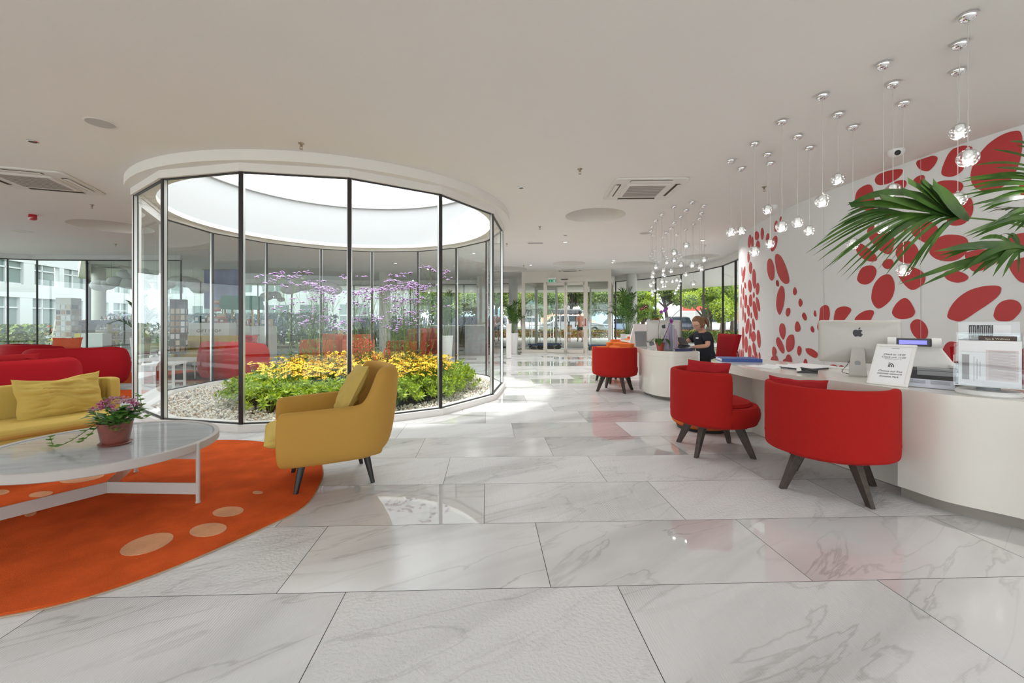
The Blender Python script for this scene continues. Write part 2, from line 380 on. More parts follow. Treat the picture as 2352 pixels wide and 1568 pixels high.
# recesses in the ceiling: centre x, y, radius
REC = [(at(1367, 735+241, 0).x, 7.2, .50)]
def cpt(px, py): Y = FPX*(CEIL-EYE)/(HOR-py); return V(((px-1176)/FPX*Y, Y, CEIL))
REC = []
for px, py, r in ((1367, 495, .50), (258, 521, .62), (1158, 618, .78), (1307, 605, .50), (1449, 607.5, .74), (1608, 589.5, .50)):
    p = cpt(px, py); REC.append((p.x, p.y, r))
ceil_outer = [(-17.6, -6.5), (9.7, -6.5), (9.7, 12), (11, 16), (11.5, 21), (9, 25.5), (3, 27.2), (-4, 27.2), (-8, 25), (-12, 22), (-18.2, 20), (-18.2, 17.9), (-12.05, 11.95), (-17.6, 10.4)]
m = MB(); m.prism(ceil_outer, CEIL, CEIL, [circle(AC.x, AC.y, 2.6, 64)] + [circle(*r_, 40) for r_ in REC])
m.prism(ceil_outer, CEIL+.45, CEIL+.45, [circle(AC.x, AC.y, 2.6, 64)])
m.strip(ceil_outer, CEIL, CEIL+.45, closed=True)
for x, y, r in REC:   # the shallow bowls: a sloped white rim and a flat lid
    m.strip(circle(x, y, r, 40), CEIL, CEIL+.26, closed=True); m.prism(circle(x, y, r, 40), CEIL+.26, CEIL+.26)
struct(m.build('ceiling', M_ceil, smooth=True, angle=.5))

# the light well: white drum over the garden, and the rounded bulkhead round the glass
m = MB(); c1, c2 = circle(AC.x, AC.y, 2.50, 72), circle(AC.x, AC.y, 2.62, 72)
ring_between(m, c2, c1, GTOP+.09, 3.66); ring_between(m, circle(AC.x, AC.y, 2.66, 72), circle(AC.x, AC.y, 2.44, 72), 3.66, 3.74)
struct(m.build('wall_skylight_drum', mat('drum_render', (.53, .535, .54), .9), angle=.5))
m = MB(); ring_between(m, circle(AC.x, AC.y, 2.74, 80), circle(AC.x, AC.y, 2.60, 80), GTOP+.085, CEIL-.001)
struct(m.build('trim_1', M_ceil, angle=.5))
m = MB(); ring_between(m, aring(AR+.045), aring(AR-.05), GTOP, GTOP+.09)
m.prism(aring(AR-.045), GTOP+.05, GTOP+.05, [circle(AC.x, AC.y, 2.43, 72)]); m.strip(circle(AC.x, AC.y, 2.43, 72), GTOP+.05, GTOP+.12, closed=True)
struct(m.build('trim_2', M_ceil, smooth=False))
m = MB(); ring_between(m, aring(AR+.06), aring(AR-.14), 0, CURB)
struct(m.build('trim_3', M_lacq2, smooth=False))
# each pane with its slim black edge, one window each
pts = aring(AR); M_seal = mat('black_seal', (.02, .02, .022), .4)
for i in range(15):
    a, b = V(pts[i]), V(pts[(i+1) % 15]); d = (b-a).normalized(); nn = V((-d.y, d.x))
    g = MB(); a2, b2 = a+d*.02, b-d*.02
    g.add([(a2.x, a2.y, CURB), (b2.x, b2.y, CURB), (b2.x, b2.y, GTOP), (a2.x, a2.y, GTOP)], [(0, 1, 2, 3)])
    w = struct(g.build('window_%d' % (i+1), M_glass, smooth=False))
    f = MB(); mid = (a+b)/2; L = (b-a).length; rz = math.atan2(d.y, d.x)
    f.box((mid.x, mid.y, GTOP-.006), (L, .03, .012), rz); f.box((mid.x, mid.y, CURB+.006), (L, .03, .012), rz)
    f.build('seal', M_seal, w, smooth=False)
    if i == 0:   # the garden door in its wide white frame
        f = MB()
        for p in (a+d*.06, b-d*.06): f.box((p.x, p.y, GTOP/2), (.10, .07, GTOP), rz)
        f.box((mid.x, mid.y, GTOP-.06), (L, .07, .11), rz); f.box((mid.x, mid.y, CURB+.05), (L, .07, .10), rz)
        f.build('door_frame', M_lacq2, w, smooth=False)
for i in range(15):
    p = V(pts[i]); r = (p-AC).normalized(); rz = math.atan2(r.y, r.x); q = p
    f = MB(); f.k = 0; f.box((p.x-r.x*.005, p.y-r.y*.005, (GTOP+CURB)/2), (.05, .040, GTOP-CURB), rz); 
    f.k = 1
    t = V((-r.y, r.x)); 
    for s_ in (-1, 1): f.box((p.x-r.x*.005+t.x*.023*s_, p.y-r.y*.005+t.y*.023*s_, (GTOP+CURB)/2), (.03, .006, GTOP-CURB), rz)
    struct(f.build('trim_%d' % (i+4), [M_frame, M_alu], smooth=False))
# ---------------------------------------------------------------- right wall with the red pebble mural
WP = catmull([(6.6, .6), (5.75, 1.4), (5.15, 2.4), (4.85, 3.05), (4.60, 3.83), (4.45, 4.5), (4.34, 5.4), (4.30, 6.2), (4.36, 7.0), (4.53, 7.95), (4.86, 9.05), (5.24, 9.84), (5.8, 10.4), (6.8, 10.8)], 8, False)
WP = [(p.x, p.y) for p in [V((a[0], a[1])) for a in WP]]
m = MB(); m.strip(WP, 0, CEIL-.001, t=-.12)
wall = struct(m.build('wall_right', mat('mural_wall_white', (.80, .80, .80), .55), angle=.9))
WS = [0]
for a, b in zip(WP, WP[1:]): WS.append(WS[-1]+math.hypot(b[0]-a[0], b[1]-a[1]))
def wall_hit(px, py):
    k = (px-1176)/FPX; best = None
    for i in range(len(WP)-1):
        (x0, y0), (x1, y1) = WP[i], WP[i+1]; f0, f1 = x0-k*y0, x1-k*y1
        if (f0 > 0) != (f1 > 0):
            t = f0/(f0-f1); y = y0+t*(y1-y0)
            if best is None or y < best[0]: best = (y, WS[i]+t*(WS[i+1]-WS[i]))
    if best is None: return None
    return best[1], EYE-(py-HOR)*best[0]/FPX
def wall_pt(s, z, off):
    i = 0
    while i < len(WS)-2 and WS[i+1] < s: i += 1
    t = (s-WS[i])/(WS[i+1]-WS[i]); (x0, y0), (x1, y1) = WP[i], WP[i+1]; d = V((x1-x0, y1-y0)).normalized()
    return (x0+(x1-x0)*t-d.y*off, y0+(y1-y0)*t+d.x*off, z)
BL1 = [(1900, 280, 3.732, """410,500 440,450 540,415 640,405 645,440 600,490 520,530 440,540|765,355 800,310 900,290 948,305 930,360 880,415 840,422 790,400
980,430 1000,360 1050,260 1130,205 1230,210 1245,240 1200,350 1150,430 1070,470 1000,462
1232,440 1270,330 1370,200 1500,110 1620,75 1665,95 1675,200 1650,350 1590,480 1500,560 1380,595 1280,570 1240,520
240,660 260,590 320,545 375,540 400,600 408,700 400,755 370,768 300,745 250,710|455,600 515,560 560,520 640,497 680,510 670,560 600,600 500,640 460,660
735,510 770,470 820,455 838,475 830,520 780,560 740,550|940,520 1000,502 1120,505 1168,540 1150,590 1080,640 1000,660 930,620 900,560
1180,680 1230,650 1255,720 1240,800 1180,870 1100,890 1040,870 1030,800 1080,760|1640,570 1690,520 1760,600 1760,680 1690,660|470,780 600,768 610,795 560,825 475,805
345,930 390,890 450,895 540,945 578,1000 570,1080 540,1130 500,1128 440,1090 370,1010|610,920 650,880 690,870 700,900 660,935 620,945
720,930 740,870 800,845 880,850 945,900 948,950 900,1010 860,1040 800,1015 740,970|880,1100 920,1020 990,975 1080,965 1180,985 1215,1040 1200,1110 1140,1170 1050,1195 950,1180 890,1140
250,1100 280,1045 310,1050 400,1120 430,1165 420,1190 370,1195 300,1165|590,1110 620,1050 680,1022 740,1035 785,1100 780,1150 740,1200 690,1215 620,1190 595,1150
475,1215 500,1180 550,1175 572,1205 555,1245 520,1262 485,1245|1185,1130 1240,1105 1340,1090 1440,1100 1480,1140 1470,1190 1380,1250 1300,1280 1240,1275 1200,1210
1545,1020 1600,970 1687,950 1760,960 1760,1060 1687,1070 1600,1050|260,1330 290,1260 340,1232 400,1235 425,1280 400,1350 350,1390 300,1390 265,1365
605,1290 640,1250 720,1243 790,1265 840,1310 838,1370 800,1410 740,1440 690,1420 630,1350|1000,1300 1050,1270 1120,1275 1190,1305 1213,1335 1180,1365 1110,1378 1030,1350
1560,1240 1600,1190 1687,1160 1800,1150 1800,1370 1687,1380 1620,1340|380,1500 400,1400 460,1325 530,1305 570,1350 580,1430 555,1510 500,1570 440,1600 395,1560"""),
(2000, 560, 6.682, """330,1050 370,950 440,870 520,828 590,860 660,970 685,1050 640,1120 540,1150 440,1150 370,1120
1178,1100 1220,980 1330,840 1500,720 1700,655 1880,637 1980,650 2005,700 1960,800 1800,930 1600,1060 1500,1130 1380,1190 1260,1170 1195,1140
1890,1080 1930,960 2020,880 2150,852 2260,880 2318,960 2300,1040 2240,1110 2150,1180 1960,1180 1900,1130|610,1250 640,1190 700,1155 770,1165 840,1230 880,1320 870,1420 800,1480 700,1440 630,1350
1200,1500 1500,1560 1700,1640 1560,1800 1240,1900 1100,1700"""),
(1640, 640, 6.03, """865,300 885,190 930,97 970,130 982,230 970,350 940,450 912,500 885,460 865,390|1095,175 1110,125 1130,118 1148,160 1145,205 1125,228 1105,215
1172,330 1185,285 1200,273 1225,310 1228,345 1207,388 1185,378|995,470 1010,415 1035,402 1058,415 1060,460 1045,505 1022,523 1002,505|1220,510 1235,475 1258,470 1285,520 1288,560 1265,578 1240,555
1382,480 1395,440 1408,440 1422,500 1412,525 1392,515|1460,470 1480,400 1540,362 1590,385 1607,470 1600,550 1570,640 1520,730 1470,735 1435,690 1440,620 1465,550
1665,520 1690,430 1750,390 1830,382 1895,410 1900,450 1850,520 1790,590 1700,640 1665,600|1955,550 2010,490 2090,445 2180,432 2220,460 2200,520 2150,600 2050,620 1970,600
1122,680 1130,620 1155,587 1185,620 1200,680 1190,725 1160,735 1132,725|1340,690 1350,660 1370,658 1390,700 1388,738 1370,742 1348,725|905,700 915,640 945,615 980,640 994,700 990,780 965,842 940,820 915,770
862,850 880,810 905,815 950,890 978,980 970,1030 940,1025 900,970 870,910|998,900 1010,830 1050,778 1100,775 1115,820 1118,900 1100,970 1050,1010 1020,1010 1000,960
807,1000 815,950 840,940 865,980 865,1030 835,1088 812,1060|1153,990 1165,940 1185,928 1212,960 1213,1010 1187,1067 1160,1040|1270,980 1290,962 1360,970 1430,1020 1440,1060 1420,1095 1380,1090 1300,1040
1472,950 1500,890 1540,900 1540,980 1500,985|1490,1090 1510,1050 1540,1060 1540,1120 1495,1115|960,1125 1010,1100 1070,1110 1060,1160 980,1160|860,60 875,20 890,30 903,80 895,108 875,95"""),
(1660, 480, 4.356, "525,480 545,448 590,480 640,590 667,700 660,740 620,745 570,690 535,590")]
EL = [(271, 322, 17, 66, 5), (299, 345, 12, 72, 0), (341, 266, 26, 45, 0), (397, 247, 16, 61, 0), (355, 360, 20, 46, 0), (451, 290, 17, 50, 5), (515, 345, 30, 82, 15), (536, 172, 20, 58, 5),
 (584, 105, 13, 32, 5), (260, 480, 11, 55, 0), (280, 587, 16, 62, 0), (193, 625, 5, 48, 0), (212, 655, 11, 84, 7), (316, 697, 19, 100, -2), (273, 770, 18, 64, -3), (350, 797, 18, 62, 3),
 (225, 763, 9, 33, -5), (208, 845, 8, 65, 0), (311, 860, 9, 31, 0), (190, 800, 3, 50, 0), (231, 923, 14, 68, 2), (280, 915, 17, 64, 0), (355, 952, 15, 74, -11), (184, 930, 6, 60, 0),
 (204, 1030, 6, 86, 0), (258, 1015, 14, 60, -5), (327, 1015, 21, 98, -9), (225, 1085, 9, 54, 0), (287, 1063, 8, 32, 0), (249, 1170, 18, 80, 7), (310, 1152, 13, 60, -6), (277, 1222, 10, 80, 4),
 (205, 1290, 11, 118, 0), (308, 1276, 24, 54, 0), (362, 1298, 18, 92, -4), (235, 1355, 17, 83, 0), (318, 1400, 16, 70, -8), (271, 1432, 18, 70, 0), (370, 1475, 10, 45, -4), (483, 605, 37, 112, -6), (549, 742, 15, 33, -6)]
outl = []
for ox, oy, s, txt in BL1:
    for q in txt.replace('\n', '|').split('|'):
        pts_ = catmull([tuple(float(c) for c in p.split(',')) for p in q.split()], 5)
        outl.append([(ox+p[0]/s, oy+p[1]/s) for p in pts_])
for cx, cy_, a, b, r in EL:
    r = math.radians(r); outl.append([(1660+(cx+a*math.cos(t)*math.cos(r)-b*math.sin(t)*math.sin(r))/4.356, 480+(cy_+a*math.cos(t)*math.sin(r)+b*math.sin(t)*math.cos(r))/4.356) for t in [2*PI*k/28 for k in range(28)]])
rr = random.Random(5)   # the pattern runs on beyond what the photograph shows
mm = MB()
def blob(sz):
    smin, smax = min(p[0] for p in sz), max(p[0] for p in sz); n = max(16, int((smax-smin)/.018)); cols = []
    for i in range(n+1):
        s = smin+(smax-smin)*(.5-.5*math.cos(PI*i/n)); s = min(max(s, smin+1e-4), smax-1e-4); zs = []
        for (s0, z0), (s1, z1) in zip(sz, sz[1:]+sz[:1]):
            if (s0 > s) != (s1 > s): zs.append(z0+(s-s0)/(s1-s0)*(z1-z0))
        if zs: cols.append((s, min(zs), max(zs)))
    for (sa, a0, a1), (sb, b0, b1) in zip(cols, cols[1:]):
        if a0 > CEIL-.02 and b0 > CEIL-.02: continue
        a1, b1 = min(a1, CEIL-.02), min(b1, CEIL-.02); a0, b0 = min(a0, a1), min(b0, b1)
        mm.add([wall_pt(sa, a0, .004), wall_pt(sb, b0, .004), wall_pt(sb, b1, .004), wall_pt(sa, a1, .004)], [(0, 1, 2, 3)])
for o_ in outl:
    sz = [wall_hit(*p) for p in o_]; sz = [p for p in sz if p]
    if len(sz) > 4: blob(sz)
for k in range(26):
    s, z, a, b = rr.uniform(0, WS[20]), rr.uniform(.1, 2.8), rr.uniform(.08, .22), rr.uniform(.1, .3)
    blob([(s+a*math.cos(t), z+b*math.sin(t)+.2*a*math.cos(t)) for t in [2*PI*q/20 for q in range(20)]])
for k in range(40):
    s, z, a, b = rr.uniform(WS[40], WS[-1]), rr.uniform(.05, .55), rr.uniform(.05, .12), rr.uniform(.08, .14)
    blob([(s+a*math.cos(t), z+b*math.sin(t)) for t in [2*PI*q/20 for q in range(20)]])
mm.build('pebble_mural', M_mural, wall, smooth=False)
sm = MB()
for px in (2115.7, 1779, 1893):
    s, _ = wall_hit(px, 600); a, b = wall_pt(s-.002, 0, .0045), wall_pt(s+.002, 0, .0045)
    sm.add([a, b, (b[0], b[1], CEIL-.01), (a[0], a[1], CEIL-.01)], [(0, 1, 2, 3)])
sm.build('panel_seam', mat('seam_grey', (.55, .54, .53), .7), wall, smooth=False)

# ---------------------------------------------------------------- glazed facades
wn_count = [15]; tn_count = [20]
def facade(path, z0, z1, mull=.032, mt=None, glass=None, skip=(), header=.14, hm=None, sill=.06):
    for i, (a, b) in enumerate(zip(path, path[1:])):
        a, b = V(a), V(b); d = (b-a).normalized(); rz = math.atan2(d.y, d.x); L = (b-a).length; mid = (a+b)/2
        h = MB(); h.box((mid.x, mid.y, (z1+CEIL)/2), (L+.03, .10, CEIL-z1-.004), rz); tn_count[0] += 1; struct(h.build('trim_%d' % tn_count[0], hm or M_ceil, smooth=False))
        if i not in skip:
            g = MB(); g.add([(a.x, a.y, z0), (b.x, b.y, z0), (b.x, b.y, z1), (a.x, a.y, z1)], [(0, 1, 2, 3)]); wn_count[0] += 1
            w = struct(g.build('window_%d' % wn_count[0], glass or M_glass, smooth=False))
            f = MB(); f.box((mid.x, mid.y, z1-.012), (L, .04, .024), rz); f.box((mid.x, mid.y, z0+.025), (L, .05, .05), rz)
            f.build('seal', M_frame, w, smooth=False)
            f = MB(); f.box((b.x, b.y, (z0+z1)/2), (mull, mull*1.6, z1-z0), rz); f.build('mullion', mt or M_frame, w, smooth=False)
facade([(5.62, 10.3), (5.85, 11.16), (6.03, 12.2), (5.97, 13.3), (5.74, 14.5), (5.32, 15.8), (4.18, 17.2)], 0, 2.73)
facade([(.25, 18.0), (-.95, 18.4), (-2.1, 18.65), (-3.3, 18.8), (-4.5, 18.9), (-5.8, 18.95), (-7.0, 18.9), (-8.3, 18.8), (-9.6, 18.6), (-10.9, 18.3), (-12.2, 18.0), (-13.8, 17.8), (-15.5, 17.7), (-17.3, 17.5)], 0, 2.73)
facade([(-16.6, 9.7), (-14.6, 10.55), (-13.35, 11.3), (-12.8, 11.5), (-11.52, 11.56), (-10.25, 11.6), (-9.0, 11.6)], 0, 2.80, mull=.025, glass=M_glass2, hm=mat('header_grey', (.45, .46, .45), .5))
facade([(-11.56, 11.62), (-13.4, 13.5), (-15.3, 15.4), (-17.3, 17.5)], 0, 2.73)
facade([(-17.4, -6.3), (-17.4, -3), (-17.4, 0), (-17.4, 3), (-17.4, 6), (-16.7, 9.6)], 0, 2.73)
facade([(-17.3, -6.4), (-13, -6.4), (-9, -6.4), (-5, -6.4), (-1, -6.4), (3, -6.4), (6, -6.4), (9.5, -6.4)], 0, 2.73)
m = MB(); m.strip([(6.5, .65), (8, -1.2), (9.55, -2.2), (9.55, -6.3)], 0, CEIL-.001, t=-.1); struct(m.build('wall_back', M_white))

# ---------------------------------------------------------------- entrance lobby of sliding doors
EA, EB = V((.37, 15.56)), V((3.42, 14.72)); ed = (EB-EA).normalized(); en = V((-ed.y, ed.x)); erz = math.atan2(ed.y, ed.x); EL_ = (EB-EA).length
def ept(u, w, z=0): p = EA+ed*u+en*w; return (p.x, p.y, z)
us = [0, .155*EL_/1, 0]
def up(px):   # run along the front where the photograph's column px falls
    k = (px-1176)/FPX; return (k*EA.y-EA.x)/(ed.x-k*ed.y)
U = [up(1198), up(1205), up(1248.3), up(1254), up(1298.5), up(1300), up(1343), up(1349.3), up(1396.5), up(1404)]
HT = 2.70
e = MB()
for a, b in ((U[0], U[1]), (U[2], U[3]), (U[6], U[7]), (U[8], U[9])): e.box(ept((a+b)/2, .06, HT/2), (b-a, .12, HT), erz)
e.box(ept((U[0]+U[9])/2, .06, HT-.09), (U[9]-U[0], .124, .18), erz)
for a, b in ((U[1], U[2]), (U[7], U[8])): e.box(ept((a+b)/2, .06, .05), (b-a, .09, .10), erz)
for a in (U[0]+.06, U[9]-.06): e.box(ept(a, 1.15, HT-.09), (.1, 2.2, .18), erz); e.box(ept(a, 1.15, .05), (.06, 2.2, .10), erz); e.box(ept(a, 2.3, HT/2), (.1, .1, HT), erz)
e.box(ept((U[0]+U[9])/2, 2.3, HT-.09), (U[9]-U[0], .12, .18), erz)
e.box(ept((U[0]+U[9])/2, 1.2, HT-.02), (U[9]-U[0], 2.3, .03), erz)
for a in (U[3], U[6]): e.box(ept(a, 2.3, HT/2), (.06, .1, HT), erz)
e.box(ept((U[0]+U[9])/2, .06, (HT+CEIL)/2), (U[9]-U[0], .08, CEIL-HT-.003), erz)
struct(e.build('door_1', M_cream, smooth=False))
def pane(mb, u0, u1, w, z0=.1, z1=HT-.18):
    mb.add([ept(u0, w, z0), ept(u1, w, z0), ept(u1, w, z1), ept(u0, w, z1)], [(0, 1, 2, 3)])
for a, b, w in ((U[1], U[2], .06), (U[7], U[8], .06), (U[1], U[3], 2.3), (U[6], U[8], 2.3)):
    g = MB(); pane(g, a, b, w); wn_count[0] += 1; struct(g.build('window_%d' % wn_count[0], M_glass, smooth=False))
for a in (U[0]+.06, U[9]-.06):
    g = MB(); g.add([ept(a, .1, .1), ept(a, 2.25, .1), ept(a, 2.25, HT-.18), ept(a, .1, HT-.18)], [(0, 1, 2, 3)]); wn_count[0] += 1; struct(g.build('window_%d' % wn_count[0], M_glass, smooth=False))
for i, (a, b, w) in enumerate(((U[3], U[4], .02), (U[5], U[6], .02), (U[3]-.9, U[3], 2.24), (U[6], U[6]+.9, 2.24))):
    f = MB(); zt = HT-.19
    for x in (a+.02, b-.02): f.box(ept(x, w, zt/2), (.045, .04, zt), erz)
    f.box(ept((a+b)/2, w, zt-.05), (b-a, .04, .10), erz); f.box(ept((a+b)/2, w, .07), (b-a, .04, .12), erz)
    dd = struct(f.build('door_%d' % (i+2), M_cream, smooth=False)); g = MB(); pane(g, a+.04, b-.04, w, .12, zt-.1); g.build('door_glass', M_glass, dd, smooth=False)
    if i == 1:
        f = MB(); f.box(ept(b+.02, -.01, 1.12), (.03, .02, .22), erz); f.box(ept(b+.02, -.015, 1.0), (.05, .02, .06), erz); f.build('door_handle', mat('red_plastic', (.45, .01, .01), .4), dd)

# columns
for nme, px, y, r in (('column', 1179, 18.0, .19), ('column', 1451, 16.3, .20)):
    m = MB(); m.cyl(((px-1176)/FPX*y, y, 0), ((px-1176)/FPX*y, y, CEIL-.002), r, n=32, cap=False); struct(m.build('pillar', mat('column_paint', (.62, .62, .58), .8)))
for x, y, r in ((-13.75, 14.2, .18), (-4.65, 15.6, .2), (-1.25, 17.3, .2)):
    m = MB(); m.cyl((x, y, 0), (x, y, CEIL-.002), r, n=32, cap=False); struct(m.build('pillar', MATS['column_paint']))

# ---------------------------------------------------------------- ground outside
m = MB(); m.prism([(-60, -30), (-17.7, -30), (-17.7, 70), (-60, 70)], -.03, -.03); m.prism([(-17.7, 18.45), (60, 18.45), (60, 80), (-17.7, 80)], -.01, -.01)
m.prism([(9.75, -30), (60, -30), (60, 18.45), (9.75, 18.45)], -.01, -.01); m.prism([(-17.7, -30), (9.75, -30), (9.75, -6.5), (-17.7, -6.5)], -.01, -.01)
struct(m.build('ground', mat('pale_paving', (.50, .49, .47), .8, var=.12, vscale=2), smooth=False))
m = MB(); m.prism([(-30, 31), (60, 31), (60, 62), (-30, 62)], -.004, -.004); struct(m.build('road', mat('asphalt', (.16, .16, .165), .85), smooth=False))
m = MB(); m.prism([(-40, 62), (90, 62), (90, 120), (-40, 120)], 0, 0); struct(m.build('field', mat('dry_grass', (.10, .15, .04), .9), smooth=False))
m = MB(); m.prism([(-40, 10.2), (-17.6, 10.2), (-13.5, 11.4), (-11.8, 11.75), (-17.7, 17.8), (-17.7, 19), (-12, 19.1), (-12, 30), (-40, 30)], 0, 0); struct(m.build('lawn', mat('courtyard_lawn', (.05, .10, .025), .9, var=.3), smooth=False))
m = MB()
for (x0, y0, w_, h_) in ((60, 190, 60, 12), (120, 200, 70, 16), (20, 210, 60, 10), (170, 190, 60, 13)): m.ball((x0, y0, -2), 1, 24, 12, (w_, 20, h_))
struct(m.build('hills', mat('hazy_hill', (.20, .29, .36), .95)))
# ---------------------------------------------------------------- garden in the light well
def leaf(mb, p, d, L, w, up=V((0, 0, 1)), bend=.25, k=None):
    "a leaf: four faces, folded a little, tip bending down"
    d = V(d).normalized(); s = d.cross(up)
    if s.length < 1e-4: s = V((1, 0, 0))
    s.normalize(); n = s.cross(d); p = V(p)
    m1 = p+d*L*.5+n*L*.06; t = p+d*L-n*L*bend
    if k is not None: mb.k = k
    mb.add([p, p+d*L*.45+s*w/2, t, p+d*L*.45-s*w/2, m1-n*L*.08], [(0, 1, 4), (1, 2, 4), (2, 3, 4), (3, 0, 4)])
def blade(mb, pts, w, up=V((0, 0, 1)), blunt=0):
    "a long narrow leaf along a path"
    vs = []; n = len(pts)
    for i, p in enumerate(pts):
        d = (V(pts[min(i+1, n-1)])-V(pts[max(i-1, 0)])).normalized(); s = d.cross(up); s = s.normalized() if s.length > 1e-4 else V((1, 0, 0))
        ww = w*math.sin(PI*min(1, (i+.6)/(n-.4)))**.7 if i < n-1 else w*blunt
        vs += [V(p)+s*ww/2, V(p)-s*ww/2]
    mb.add(vs, [(2*i, 2*i+1, 2*i+3, 2*i+2) for i in range(n-1)])

L_lime = leafmat('lime_leaf', (.13, .27, .012), (.50, .60, .04), .4, .3, 25)
L_daisy = leafmat('daisy_foliage', (.06, .17, .02), (.16, .32, .05), .5, .3, 25)
L_stem = leafmat('verbena_stem', (.10, .20, .04), (.24, .36, .10), .6, .2, 10)
M_yel = mat('yellow_petal', (.92, .60, .012), .6); M_yelc = mat('orange_flower_centre', (.50, .16, .01), .8)
M_purp = mat('lilac_petal', (.56, .36, .70), .7); M_purpd = mat('purple_bud', (.16, .05, .16), .8)
M_redp = mat('salmon_red_petal', (.72, .12, .07), .6)

m = MB(); m.prism(circle(AC.x, AC.y, 2.55, 48), .02, .02); struct(m.build('ground', mat('gravel_bed', (.50, .46, .40), .9, bump=1, bscale=35, var=.35, vscale=30), smooth=False))
BC, BX, BY = V((-2.42, 7.0)), 1.72, 1.98
m = MB(); m.prism(circle(BC.x, BC.y, BX*1.0, 40, BY*1.0), .02, .035)
tag(m.build('planting_soil', mat('weed_membrane', (.03, .03, .03), .7, bump=.3, bscale=20), smooth=False), 'dark soil and liner under the planting in the round glass garden', 'soil', kind='stuff')
gr = random.Random(11); g = MB()
ico = [V(p) for p in ((0, 0, -1), (.72, -.53, -.45), (-.28, -.85, -.45), (-.89, 0, -.45), (-.28, .85, -.45), (.72, .53, -.45), (.28, -.85, .45), (-.72, -.53, .45), (-.72, .53, .45), (.28, .85, .45), (.89, 0, .45), (0, 0, 1))]
icf = [(0, 1, 2), (1, 0, 5), (0, 2, 3), (0, 3, 4), (0, 4, 5), (1, 5, 10), (2, 1, 6), (3, 2, 7), (4, 3, 8), (5, 4, 9), (1, 10, 6), (2, 6, 7), (3, 7, 8), (4, 8, 9), (5, 9, 10), (6, 10, 11), (7, 6, 11), (8, 7, 11), (9, 8, 11), (10, 9, 11)]
cnt = 0
while cnt < 7500:
    a, r = gr.uniform(0, 2*PI), 2.45*math.sqrt(gr.random()); x, y = AC.x+r*math.cos(a), AC.y+r*math.sin(a)
    if ((x-BC.x)/BX)**2+((y-BC.y)/BY)**2 < .82: continue
    if y > 8.3 and gr.random() < .6: continue
    cnt += 1; s = gr.uniform(.012, .026); e = Euler((gr.uniform(0, 6), gr.uniform(0, 6), gr.uniform(0, 6))).to_matrix(); z = .03+gr.uniform(0, .02)
    g.k = 0 if gr.random() < .72 else gr.choice((1, 2)); sq = (1, gr.uniform(.6, 1), gr.uniform(.4, .7))
    g.add([V((x, y, z))+e @ V((p.x*s*sq[0], p.y*s*sq[1], p.z*s*sq[2])) for p in ico], icf)
tag(g.build('gravel', [mat('white_pebble', (.80, .76, .69), .8), mat('tan_pebble', (.56, .42, .29), .8), mat('grey_pebble', (.40, .39, .37), .8)], smooth=False), 'white and tan pebbles round the planting inside the glass', 'gravel', kind='stuff')

def shrub_mesh(seed, R=.30, Hh=.36, n=46):
    r = random.Random(seed); mb = MB()
    for i in range(n):
        a, u = r.uniform(0, 2*PI), r.random()**.6; rad = R*u; h = Hh*(1-.55*u*u)*r.uniform(.75, 1.05)
        tip = V((rad*math.cos(a), rad*math.sin(a), h)); out = V((math.cos(a)*u, math.sin(a)*u, .9)).normalized()
        for lay, (cnt_, tilt, L) in enumerate(((5, .5, .055), (6, 1.0, .07), (6, 1.4, .07))):
            base = tip-out*.03*lay; q = out.to_track_quat('Z', 'Y')
            for k in range(cnt_):
                t = 2*PI*(k+lay*.5)/cnt_+r.uniform(-.2, .2)
                leaf(mb, base, q @ V((math.cos(t)*math.sin(tilt), math.sin(t)*math.sin(tilt), math.cos(tilt))), L*r.uniform(.8, 1.2), .024, up=out, bend=.12)
    return mb
def daisy_mesh(seed):
    r = random.Random(seed); fo = MB(); fl = MB()
    for i in range(110):
        a = r.uniform(0, 2*PI); rad = .17*math.sqrt(r.random()); z0 = r.uniform(.03, .22)
        leaf(fo, (rad*math.cos(a), rad*math.sin(a), z0), (math.cos(a)*.6+r.uniform(-.3, .3), math.sin(a)*.6+r.uniform(-.3, .3), 1.1), r.uniform(.08, .14), .012, bend=.3)
    for i in range(27):
        a = r.uniform(0, 2*PI); rad = .22*math.sqrt(r.random()); h = r.uniform(.33, .47); c = V((rad*math.cos(a), rad*math.sin(a), h))
        fo.tube([(c.x*.5, c.y*.5, 0), (c.x*.8, c.y*.8, h*.6), c], .0022, 4, False)
        q = V((math.cos(a)*.35+r.uniform(-.25, .25), math.sin(a)*.35-.25+r.uniform(-.25, .25), 1)).normalized().to_track_quat('Z', 'Y'); R = r.uniform(.024, .033)
        vs = [c+q @ V((0, 0, .002))]; 
        for k in range(20):
            t = 2*PI*k/20; rr_ = R if k % 2 else R*.72; vs.append(c+q @ V((rr_*math.cos(t), rr_*math.sin(t), .004 if k % 2 else 0)))
        fl.k = 0; fl.add(vs, [(0, k+1, (k+1) % 20+1) for k in range(20)])
        fl.k = 1; fl.add([c+q @ V((R*.3*math.cos(2*PI*k/8), R*.3*math.sin(2*PI*k/8), .005)) for k in range(8)]+[c+q @ V((0, 0, .011))], [(k, (k+1) % 8, 8) for k in range(8)])
    return fo, fl
